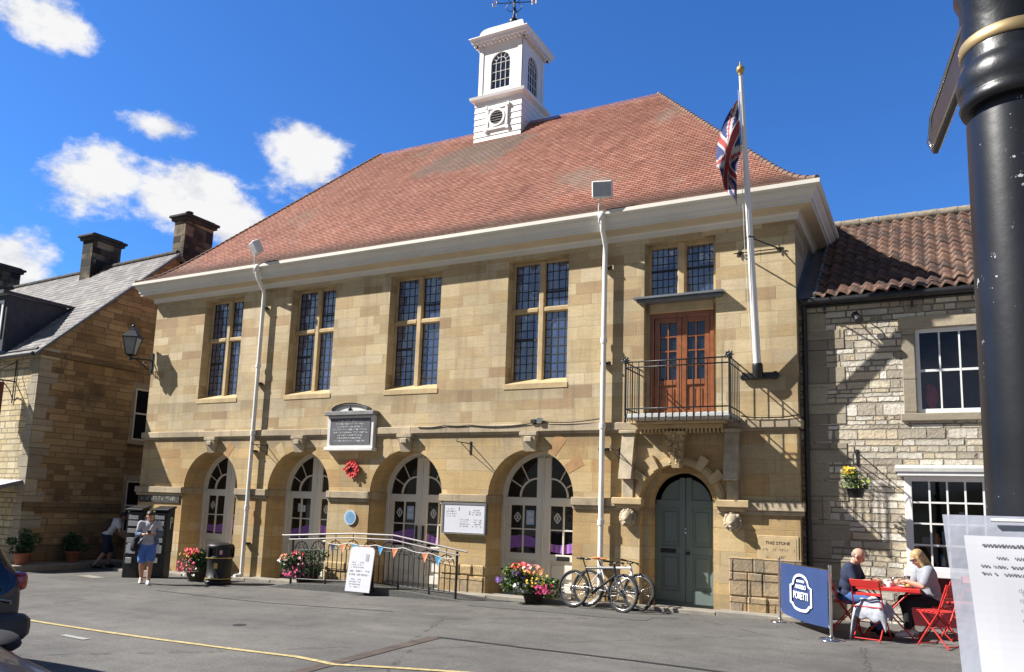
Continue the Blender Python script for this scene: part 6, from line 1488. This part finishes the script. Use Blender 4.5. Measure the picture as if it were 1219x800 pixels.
for z, a0, a1, big in lines:
    m = MB(); off_ = .013 if big else .030; a = a0-off_
    while a < a1-off_:
        w = r.uniform(.0015,.0032)*(1.4 if big else 1); hh = .0030*(1.35 if big else 1); sft = .07*(1.69-z)
        if r.random() > .16: p, q = npn(a+sft, z, .0047), npn(a+w+sft, z, .0047); m.add([p, q, q+V3((0,0,hh*r.uniform(.5,1))), p+V3((0,0,hh*r.uniform(.6,1)))], [(0,1,2,3)])
        a += w+.0013
    m.build('typed_line', typ, NT_)
m = MB(); m.tube([npn(-.06,1.684,.009), npn(.0,1.684,.009), npn(.12,1.684,.009)], .0028, 6); m.build('tie', M['white'], NT_)

Rm3 = Matrix((rt, V3((0,0,1)), fwd)).transposed()
for i, mo in enumerate(['th February','th March','th April','th May','th June','th July','th August','th September','th October','th November','th December']):
    z = 1.588-.0133*i; p = npn(-.040+.07*(1.69-z), z, .0062)
    text_mesh(mo, .0085, M['ink'], NT_, V3(p)-V3(NT_.location), Rm3.to_euler(), 'typed_line', align='LEFT', ext=.0)

# ------------------------------------------------------------------ people: one remeshed body each, clothes and hair as children
def organic(name, caps, ells, voxel, mats, parent, matfn=None, smooth=6, boxes=()):
    m = MB()
    for p0, p1, r0, r1 in caps:
        p0, p1 = V3(p0), V3(p1); m.tube([p0, p1], [r0, r1], 16); m.ell(p0, r0, n=14, k=10); m.ell(p1, r1, n=14, k=10)
    for c, r, R in ells: m.ell(c, r, R, n=20, k=14)
    o = m.build(name, mats, parent, local=True, recalc=True)
    md = o.modifiers.new('r', 'REMESH'); md.mode = 'VOXEL'; md.voxel_size = voxel; md.use_smooth_shade = True
    s = o.modifiers.new('s', 'SMOOTH'); s.iterations = smooth; s.factor = .5
    bpy.context.view_layer.update(); dg = bpy.context.evaluated_depsgraph_get()
    me = bpy.data.meshes.new_from_object(o.evaluated_get(dg)); me.name = name; o.modifiers.clear(); o.data = me
    me.materials.clear()
    for q in (mats if isinstance(mats, (list, tuple)) else [mats]): me.materials.append(q)
    for p in me.polygons:
        p.use_smooth = True; p.material_index = matfn(p.center) if matfn else 0
    return o
def basis(f, up=(0,0,1)):
    f = V3(f).normalized(); r_ = f.cross(V3(up)).normalized(); u_ = r_.cross(f); return Matrix((r_, f, u_)).transposed()   # local x=right, y=forward, z=up
def person(loc, rz, label, J, skin, hairmat, hair, clothes, height=1.7):
    e = empty('person', loc, label, 'person', rz=rz)
    caps, ells = [], []
    P = {k: V3(v) for k, v in J.items() if isinstance(v, tuple)}
    sp = (P['neck']-P['hip']); up = sp.normalized(); RT = basis(J.get('front', (0,1,0)), up)
    fr = RT@V3((0,1,0))
    chest = P['hip'].lerp(P['neck'], .68); belly = P['hip'].lerp(P['neck'], .34)
    k = J.get('build', 1.)
    torso = [(P['hip']+up*.02, (.155*k,.105*k,.12), RT), (belly, (.135*k,.10*k,.16), RT), (chest, (.165*k,.108*k,.17), RT), (P['hip'].lerp(P['neck'], .88), (.15*k,.075,.07), RT)]
    ells += torso
    hd = P['head']; RH_ = basis(J['look'], (0,0,1)); n0 = P['neck']; caps.append((n0-up*.02, hd+RH_@V3((0,-.015,-.06)), .056, .052))
    H = lambda x, y, z: hd+RH_@V3((x, y, z))
    ells += [(H(0,-.008,.03), (.074,.093,.088), RH_), (H(0,.018,-.035), (.058,.068,.075), RH_), (H(0,.05,-.085), (.03,.03,.022), RH_), (H(0,.098,-.018), (.012,.018,.024), RH_), (H(0,.085,.008), (.02,.014,.02), RH_), (H(0,.082,-.052), (.024,.012,.01), RH_), (H(-.076,-.005,-.01), (.012,.022,.032), RH_), (H(.076,-.005,-.01), (.012,.022,.032), RH_), (H(0,.075,.035), (.05,.02,.012), RH_)]
    for s in ('l', 'r'):
        sg = -1 if s == 'l' else 1
        sh, el, wr = P['sh_'+s], P['el_'+s], P['wr_'+s]
        caps += [(n0-up*.05, sh, .055, .056), (sh, el, .052*k, .038), (el, el.lerp(wr,.35), .039, .039), (el.lerp(wr,.35), wr, .039, .026)]
        d = (P['hand_'+s]-wr).normalized(); pal = V3(J.get('palm_'+s, (0,0,-1))); Rh = basis(d, pal*-1); 
        # palm + five separate curled fingers
        w0 = wr+d*.045; ells.append((w0, (.038,.05,.016), Rh)); X = lambda x, y, z: wr+Rh@V3((x,y,z))
        cu = J.get('curl_'+s, .6)
        for i, (fx, ln) in enumerate(((-.029,.062),(-.010,.072),(.010,.068),(.028,.052))):
            a = X(fx*.9, .085, 0); b = a+Rh@V3((fx*.12, math.cos(cu*.6), -math.sin(cu*.6)))*ln*.5; c = b+Rh@V3((fx*.1, math.cos(cu*1.6), -math.sin(cu*1.6)))*ln*.5
            caps += [(X(fx*.8,.05,0), a, .0095, .0092), (a, b, .009, .0082), (b, c, .0082, .007)]
        t0 = X(-sg*.030, .022, -.004); t1 = X(-sg*.056, .048, -.012); t2 = X(-sg*.052, .075, -.022); caps += [(t0, t1, .013, .0105), (t1, t2, .0105, .0085)]
        hp_, kn, an = P['th_'+s], P['kn_'+s], P['an_'+s]; toe = P['toe_'+s]
        caps += [(hp_, kn, .086*k, .054), (kn, kn.lerp(an,.35), .054, .056), (kn.lerp(an,.35), an, .056, .037), (an+V3((0,0,-.04)), toe, .036, .028)]; ells.append((an+V3((0,0,-.05))-(toe-an).normalized()*.02, (.036,.045,.035), basis(toe-an)))
    eyeL, eyeR, mo = H(-.03,.088,.012), H(.03,.088,.012), H(0,.094,-.052)
    def mf(c):
        if (c-eyeL).length < .011 or (c-eyeR).length < .011: return 1
        q = RH_.inverted()@(c-mo)
        if abs(q.x) < .021 and abs(q.z) < .006 and abs(q.y) < .02: return 2
        return 0
    organic('body', caps, ells, .0062, [M[skin], M['eye'], M['lips']], e, mf, 4)
    # hair
    if hair == 'short': organic('hair', [], [(H(0,-.022,.048), (.081,.094,.083), RH_), (H(0,-.05,.0), (.075,.06,.07), RH_), (H(0,.03,.09), (.055,.045,.03), RH_)], .008, M[hairmat], e)
    if hair == 'shaved': organic('hair', [], [(H(0,-.035,.0), (.079,.07,.055), RH_)], .008, M[hairmat], e)
    if hair == 'long':
        organic('hair', [(H(-.06,.02,.03), H(-.085,.03,-.2), .03, .035), (H(.06,.0,.03), H(.085,.03,-.2), .03, .035), (H(0,-.06,.0), H(0,-.07,-.22), .06, .05), (H(-.085,.03,-.2), H(-.075,.05,-.3), .034, .015), (H(.085,.03,-.2), H(.075,.05,-.3), .034, .015)], [(H(0,-.018,.045), (.085,.098,.086), RH_), (H(0,-.05,-.03), (.085,.06,.11), RH_)], .008, M[hairmat], e)
    def E_(f, g): return [(c, tuple(a+f for a in r), R) for c, r, R in g]
    for cl in clothes:
        t = cl[0]
        if t == 'top':
            _, mat, sleeve, nm, pad = cl; cp = []
            for s in ('l','r'):
                sh, el, wr = P['sh_'+s], P['el_'+s], P['wr_'+s]; cp.append((n0-up*.055, sh, .062+pad, .066+pad))
                if sleeve <= 1: cp.append((sh, sh.lerp(el, sleeve), .068+pad, .058+pad))
                else: cp += [(sh, el, .064+pad, .054+pad), (el, el.lerp(wr, sleeve-1), .053+pad, .042+pad)]
            tt_ = [(c, tuple(a+.018+pad for a in r), R) for c, r, R in torso[1:3]]+[(torso[3][0], (.155*k+pad, .085+pad, .075), RT), (P['hip']+up*.03, (.16*k+.012+pad, .118*k+.01+pad, .12+pad), RT)]
            organic(nm, cp, tt_, .010, M[mat], e, smooth=4)
        if t == 'legs':
            _, mat, ln, nm, flare = cl; cp = []
            for s in ('l','r'):
                a, b, c = P['th_'+s], P['kn_'+s], P['an_'+s]
                if ln <= 1: q = a.lerp(b, ln); cp.append((a, q, .10*k, .078+flare))
                else: cp += [(a, b, .098*k, .066), (b, b.lerp(c, .35), .066, .064+flare*.5), (b.lerp(c,.35), b.lerp(c, ln-1), .064+flare*.5, .050+flare)]
            organic(nm, cp, [(P['hip']+up*.0, (.165*k,.122*k,.115), RT)], .010, M[mat], e, smooth=3)
        if t == 'shoes':
            for s in ('l','r'):
                an, toe = P['an_'+s], P['toe_'+s]; f = toe-an; f.z = 0; f.normalize(); Rf = basis(f); b = V3((an.x, an.y, min(toe.z, an.z-.05)-.008))
                organic('shoe', [(b-f*.035+V3((0,0,.02)), b+f*.14+V3((0,0,.004)), .041, .036), (an+V3((0,0,-.03)), b+f*.02+V3((0,0,.03)), .040, .046)], [(b+f*.06, (.048,.14,.02), Rf)], .008, M[cl[1]], e, smooth=3)
    return e, P, H, RH_

# walking person checking a phone, coming towards the camera
L_ = dict(hip=(0,0,.88), neck=(0,.03,1.36), head=(0,.075,1.49), look=(.0,.82,-.50), front=(0,1,0), build=.95,
    sh_l=(-.18,.03,1.33), sh_r=(.18,.03,1.33), el_l=(-.245,.02,1.08), el_r=(.23,.02,1.08), wr_l=(-.10,.24,1.12), wr_r=(.07,.24,1.10), hand_l=(.0,.30,1.13), hand_r=(-.02,.30,1.12), palm_l=(0,0,1), palm_r=(0,.2,1),
    th_l=(-.085,0,.86), th_r=(.085,0,.86), kn_l=(-.09,.16,.50), kn_r=(.09,.03,.46), an_l=(-.09,.20,.10), an_r=(.085,-.20,.15), toe_l=(-.10,.34,.05), toe_r=(.09,-.07,.045))
wx, wy = -15.55, -2.35
e, P, H, RH_ = person((wx,wy,gz(wx)+.0), -2.30, 'person in denim jacket and blue shorts walking and looking at a phone', L_, 'skint', 'hair', 'short',
    [('top','stripe',.5,'shirt',0.), ('legs','shorts',.80,'shorts',.02), ('shoes','shoe')])
# open jacket and bag strap
organic('jacket', [((-.175,.01,1.335),(-.24,.01,1.09),.066,.058),((-.24,.01,1.09),(-.16,.16,1.11),.054,.044),((.175,.01,1.335),(.225,.01,1.09),.066,.058),((.225,.01,1.09),(.14,.16,1.10),.054,.044),((-.135,.03,1.3),(-.175,.05,.92),.046,.05),((.135,.03,1.3),(.175,.05,.90),.046,.05),((-.09,-.06,1.28),(-.11,-.06,.9),.07,.075),((.09,-.06,1.28),(.11,-.06,.9),.07,.075),((-.06,-.01,1.37),(.06,-.01,1.37),.05,.05)], [], .011, M['denimj'], e, smooth=4)
m = MB(); m.tube([(-.12,.10,1.40),(-.02,.15,1.2),(.12,.16,1.0),(.2,.13,.9)], .014, 6); m.build('bag_strap', M['tee'], e, local=True)
organic('shoulder_bag', [((.24,.08,.98),(.27,.04,.80),.07,.09)], [((.26,.06,.86),(.06,.12,.13),None)], .012, M['blackc'], e)
ph_ = empty('phone', (0,0,0), 'small phone in the hands of the walking person', 'phone'); Rw = Matrix.Rotation(-2.30, 4, 'Z'); Tw = Matrix.Translation((wx,wy,gz(wx)))@Rw
ph_.location = Tw@V3((-.02,.335,1.15)); ph_.rotation_euler = (.6,0,-2.30); m = MB(); m.bbox(-.036,.036,-.075,.075,-.005,.005,.003); m.build('phone_case', M['blackp'], ph_, local=True)

# man bending forward in the alley
L_ = dict(hip=(0,-.05,.90), neck=(0,.20,1.34), head=(0,.33,1.41), look=(0,.80,-.6), front=(0,.88,-.47), build=1.05,
    sh_l=(-.19,.17,1.29), sh_r=(.19,.17,1.29), el_l=(-.24,.20,1.01), el_r=(.24,.22,1.01), wr_l=(-.16,.40,.86), wr_r=(.17,.42,.86), hand_l=(-.12,.48,.82), hand_r=(.13,.50,.82), palm_l=(1,0,0), palm_r=(-1,0,0),
    th_l=(-.09,-.04,.88), th_r=(.09,-.04,.88), kn_l=(-.11,.12,.50), kn_r=(.10,-.06,.47), an_l=(-.12,.10,.10), an_r=(.10,-.30,.12), toe_l=(-.13,.24,.045), toe_r=(.11,-.17,.045))
e, P, H, RH_ = person((-20.42,.15,gz(-20)), -.35, 'person in white T-shirt and navy shorts bending forward in the shaded alley', L_, 'skint', 'hair', 'short',
    [('top','tee',.55,'t_shirt',.004), ('legs','navy',.98,'shorts',.02), ('shoes','blackc')])
organic('backpack', [], [((.0,-.03,1.19), (.13,.11,.19), Matrix.Rotation(-.49, 3, 'X')), ((0,-.08,1.08), (.12,.10,.13), Matrix.Rotation(-.49, 3, 'X'))], .012, M['bagbr'], e)

# seated bald man, facing +x across the table
def seated(dy=0, lean=.1):
    return dict(hip=(0,0,.53), neck=(0,lean,1.0), head=(0,lean+.08,1.13), look=(0,.86,-.45), front=(0,1,0),
    sh_l=(-.19,lean,.96), sh_r=(.19,lean,.96), el_l=(-.24,lean+.10,.74), el_r=(.25,lean+.08,.74), wr_l=(-.12,.40,.80), wr_r=(.12,.42,.80), hand_l=(-.05,.48,.79), hand_r=(.05,.50,.80), palm_l=(.2,0,-1), palm_r=(-.2,0,-1), curl_l=.9, curl_r=.9,
    th_l=(-.09,.02,.52), th_r=(.09,.02,.52), kn_l=(-.13,.42,.50), kn_r=(.14,.42,.50), an_l=(-.13,.34,.10), an_r=(.15,.50,.10), toe_l=(-.14,.48,.045), toe_r=(.16,.64,.045))
J_ = seated(); J_['build'] = 1.12
e, P, H, RH_ = person((-1.22,-1.15,gz(-1)), -math.pi/2-.12, 'bald person in navy T-shirt and blue jeans eating at the red table', J_, 'skin', 'stubble', 'shaved',
    [('top','navy',.7,'t_shirt',.006), ('legs','denim',1.92,'jeans',.006), ('shoes','blackc')])
m = MB(); c = V3(J_['wr_r']); c2 = V3(J_['el_r']); m.cyl(c.lerp(c2,.12), c.lerp(c2,.2), .034, .035, n=14); m.build('wristwatch', M['blackp'], e, local=True)
J_ = seated(lean=.12); J_.update(look=(-.12,.80,-.52), kn_r=(.12,.40,.52), an_r=(.10,.28,.10), toe_r=(.11,.42,.045), an_l=(-.16,.42,.10), toe_l=(-.18,.56,.045), build=.95)
e, P, H, RH_ = person((-.04,-1.12,gz(0)), math.pi/2+.32, 'blonde person in pale grey T-shirt and black trousers eating at the red table', J_, 'skin', 'blond', 'long',
    [('top','greytee',.75,'t_shirt',.012), ('legs','blackc',1.85,'trousers',.004), ('shoes','shoe')])
m = MB()
for s in (-1,1): m.ell(H(s*.032,.098,.014), (.024,.008,.016), RH_, n=12, k=8)
m.tube([H(-.07,.02,.016),H(-.055,.085,.018),H(0,.104,.020),H(.055,.085,.018),H(.07,.02,.016)], .0035, 5); m.build('sunglasses', M['blackp'], e, local=True)
def fork(x, y, z, rz, label):
    f_ = empty('fork', (x,y,z), label, 'fork', rz=rz); m = MB(); m.tube([(0,-.09,.03),(0,.03,0),(0,.05,-.01)], .004, 5)
    for i in range(3): m.tube([((i-1)*.007,.05,-.01),((i-1)*.007,.09,-.015)], .0018, 4)
    m.build('tines', M['steel'], f_, local=True)
fork(-.80, -1.17, gz(0)+.80, -1.4, 'steel fork in the hand of the bald person'); fork(-.45, -1.22, gz(0)+.80, 1.5, 'steel fork in the hand of the blonde person')

CLOUDS = [((-.77,.43,.47),.05,.03), ((-.735,.545,.405),.045,.02), ((-.745,.58,.33),.08,.045), ((-.79,.51,.335),.07,.04), ((-.72,.63,.315),.06,.04), ((-.64,.67,.385),.06,.055), ((-.87,.46,.225),.06,.05)]
SKYS, EXPO = .042, .95

# ------------------------------------------------------------------ camera, light, world
cam = bpy.data.cameras.new('camera'); co = bpy.data.objects.new('camera', cam); COL.objects.link(co)
ya, pi_, ro = -.487180134, .146381088, .0329839673
f = V3((math.sin(ya)*math.cos(pi_), math.cos(ya)*math.cos(pi_), math.sin(pi_))); r = V3((math.cos(ya), -math.sin(ya), 0)); u = r.cross(f)
R2 = r*math.cos(ro)+u*math.sin(ro); U2 = -r*math.sin(ro)+u*math.cos(ro)
co.matrix_world = Matrix(((R2.x,U2.x,-f.x,0),(R2.y,U2.y,-f.y,-14.5),(R2.z,U2.z,-f.z,1.68),(0,0,0,1)))
cam.sensor_width = 36; cam.lens = 942.1/1219*36; cam.shift_x = -.002; cam.shift_y = .0533; cam.clip_start = .05; cam.clip_end = 2000
S.camera = co

SD = V3((1.9, 1., -1.8)).normalized()
L = bpy.data.lights.new('sun', 'SUN'); L.energy = 5.0; L.angle = math.radians(.53); L.color = (1., .965, .91)
lo = bpy.data.objects.new('sun', L); COL.objects.link(lo); lo.rotation_euler = SD.to_track_quat('-Z', 'Y').to_euler()

W = bpy.data.worlds.new('World'); S.world = W; W.use_nodes = True; nt = W.node_tree; nt.nodes.clear()
class WN(NT):
    def __init__(s, t): s.t = t
w = WN(nt)
sky = w.n('ShaderNodeTexSky'); sky.sky_type = 'NISHITA'; sky.sun_disc = False; sky.sun_elevation = math.asin(-SD.z); sky.sun_rotation = math.atan2(-SD.x, -SD.y); sky.air_density = 1.0; sky.dust_density = .3; sky.ozone_density = 2.0
tc = w.n('ShaderNodeTexCoord').outputs['Generated']
hs = w.n('ShaderNodeHueSaturation'); hs.inputs['Saturation'].default_value = 1.0; hs.inputs['Value'].default_value = 1.; side = w.sstep(w.sep(tc)[1], -.15, .35); gcol = w.mix(side, (.56,.57,.62,1), (.62,1.33,2.35,1)); gn = w.mix(1., sky.outputs[0], gcol, 'MULTIPLY'); w.set(hs.inputs['Color'], gn)  # unseen sky behind the camera dimmed and paled, to darken and neutralise shaded faces
def cloud(dirs):
    acc = None
    for d, ra, rb in dirs:
        d = V3(d).normalized(); e1 = V3((0,0,1)).cross(d).normalized(); e2 = d.cross(e1)
        def dot(v):
            n = w.n('ShaderNodeVectorMath', operation='DOT_PRODUCT'); w.set(n.inputs[0], tc); n.inputs[1].default_value = tuple(v); return n.outputs['Value']
        a = w.math('DIVIDE', dot(e1), ra); b = w.math('DIVIDE', dot(e2), rb)
        q = w.math('SQRT', w.math('ADD', w.math('MULTIPLY', a, a), w.math('MULTIPLY', b, b)))
        val = w.math('SUBTRACT', 1., q); val = w.math('SUBTRACT', val, w.math('MULTIPLY', w.math('LESS_THAN', dot(d), 0.), 5.))
        acc = val if acc is None else w.math('MAXIMUM', acc, val)
    return acc
CL = CLOUDS
acc = cloud(CL)
mp = w.n('ShaderNodeMapping'); w.set(mp.inputs[0], tc); mp.inputs['Scale'].default_value = (1,1,1.6)
nz = w.noise(mp.outputs[0], 8, 10, .62); nz2 = w.noise(mp.outputs[0], 3.2, 6, .6)
# scattered cloud elsewhere (behind the camera, seen in the panes)
x, y, z = w.sep(tc)
back = w.math('MULTIPLY', w.sstep(w.math('MULTIPLY', y, -1.), .0, .3), w.sstep(nz2, .53, .64))
mask = w.sstep(w.math('ADD', acc, w.math('MULTIPLY', w.math('SUBTRACT', nz, .5), 3.2)), .02, .55)
mask = w.math('MAXIMUM', mask, back)
mp3 = w.n('ShaderNodeMapping'); w.set(mp3.inputs[0], tc); mp3.inputs['Scale'].default_value = (1,1,1.6); mp3.inputs['Location'].default_value = tuple(SD*.035)
nzs = w.noise(mp3.outputs[0], 8, 10, .62)       # relief: density here against density towards the sun
lit = w.math('ADD', w.math('MULTIPLY', w.math('SUBTRACT', nz, nzs), 2.2), w.math('ADD', .62, w.math('MULTIPLY', acc, .25)))
shade = w.ramp(lit, [(.28, (6.0,6.8,8.4)), (.55, (9.0,9.3,10.0)), (.8, (11.5,11.5,11.6))])
dim = w.ramp(w.sep(tc)[2], [(0., (.5,.5,.5)), (.16, (1.,1.,1.))])  # sky darkened near the horizon to cut ambient light, standing in for unseen surroundings
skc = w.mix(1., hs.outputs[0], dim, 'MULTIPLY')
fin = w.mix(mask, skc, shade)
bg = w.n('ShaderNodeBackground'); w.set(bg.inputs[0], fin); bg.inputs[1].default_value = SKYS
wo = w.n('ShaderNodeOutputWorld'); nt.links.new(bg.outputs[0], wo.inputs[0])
S.view_settings.view_transform = 'Standard'; S.view_settings.look = 'None'; S.view_settings.exposure = EXPO; S.view_settings.gamma = 1
S.render.engine = 'CYCLES'
S.cycles.max_bounces = 6; S.cycles.transparent_max_bounces = 8
S.render.resolution_x = 1024; S.render.resolution_y = 672
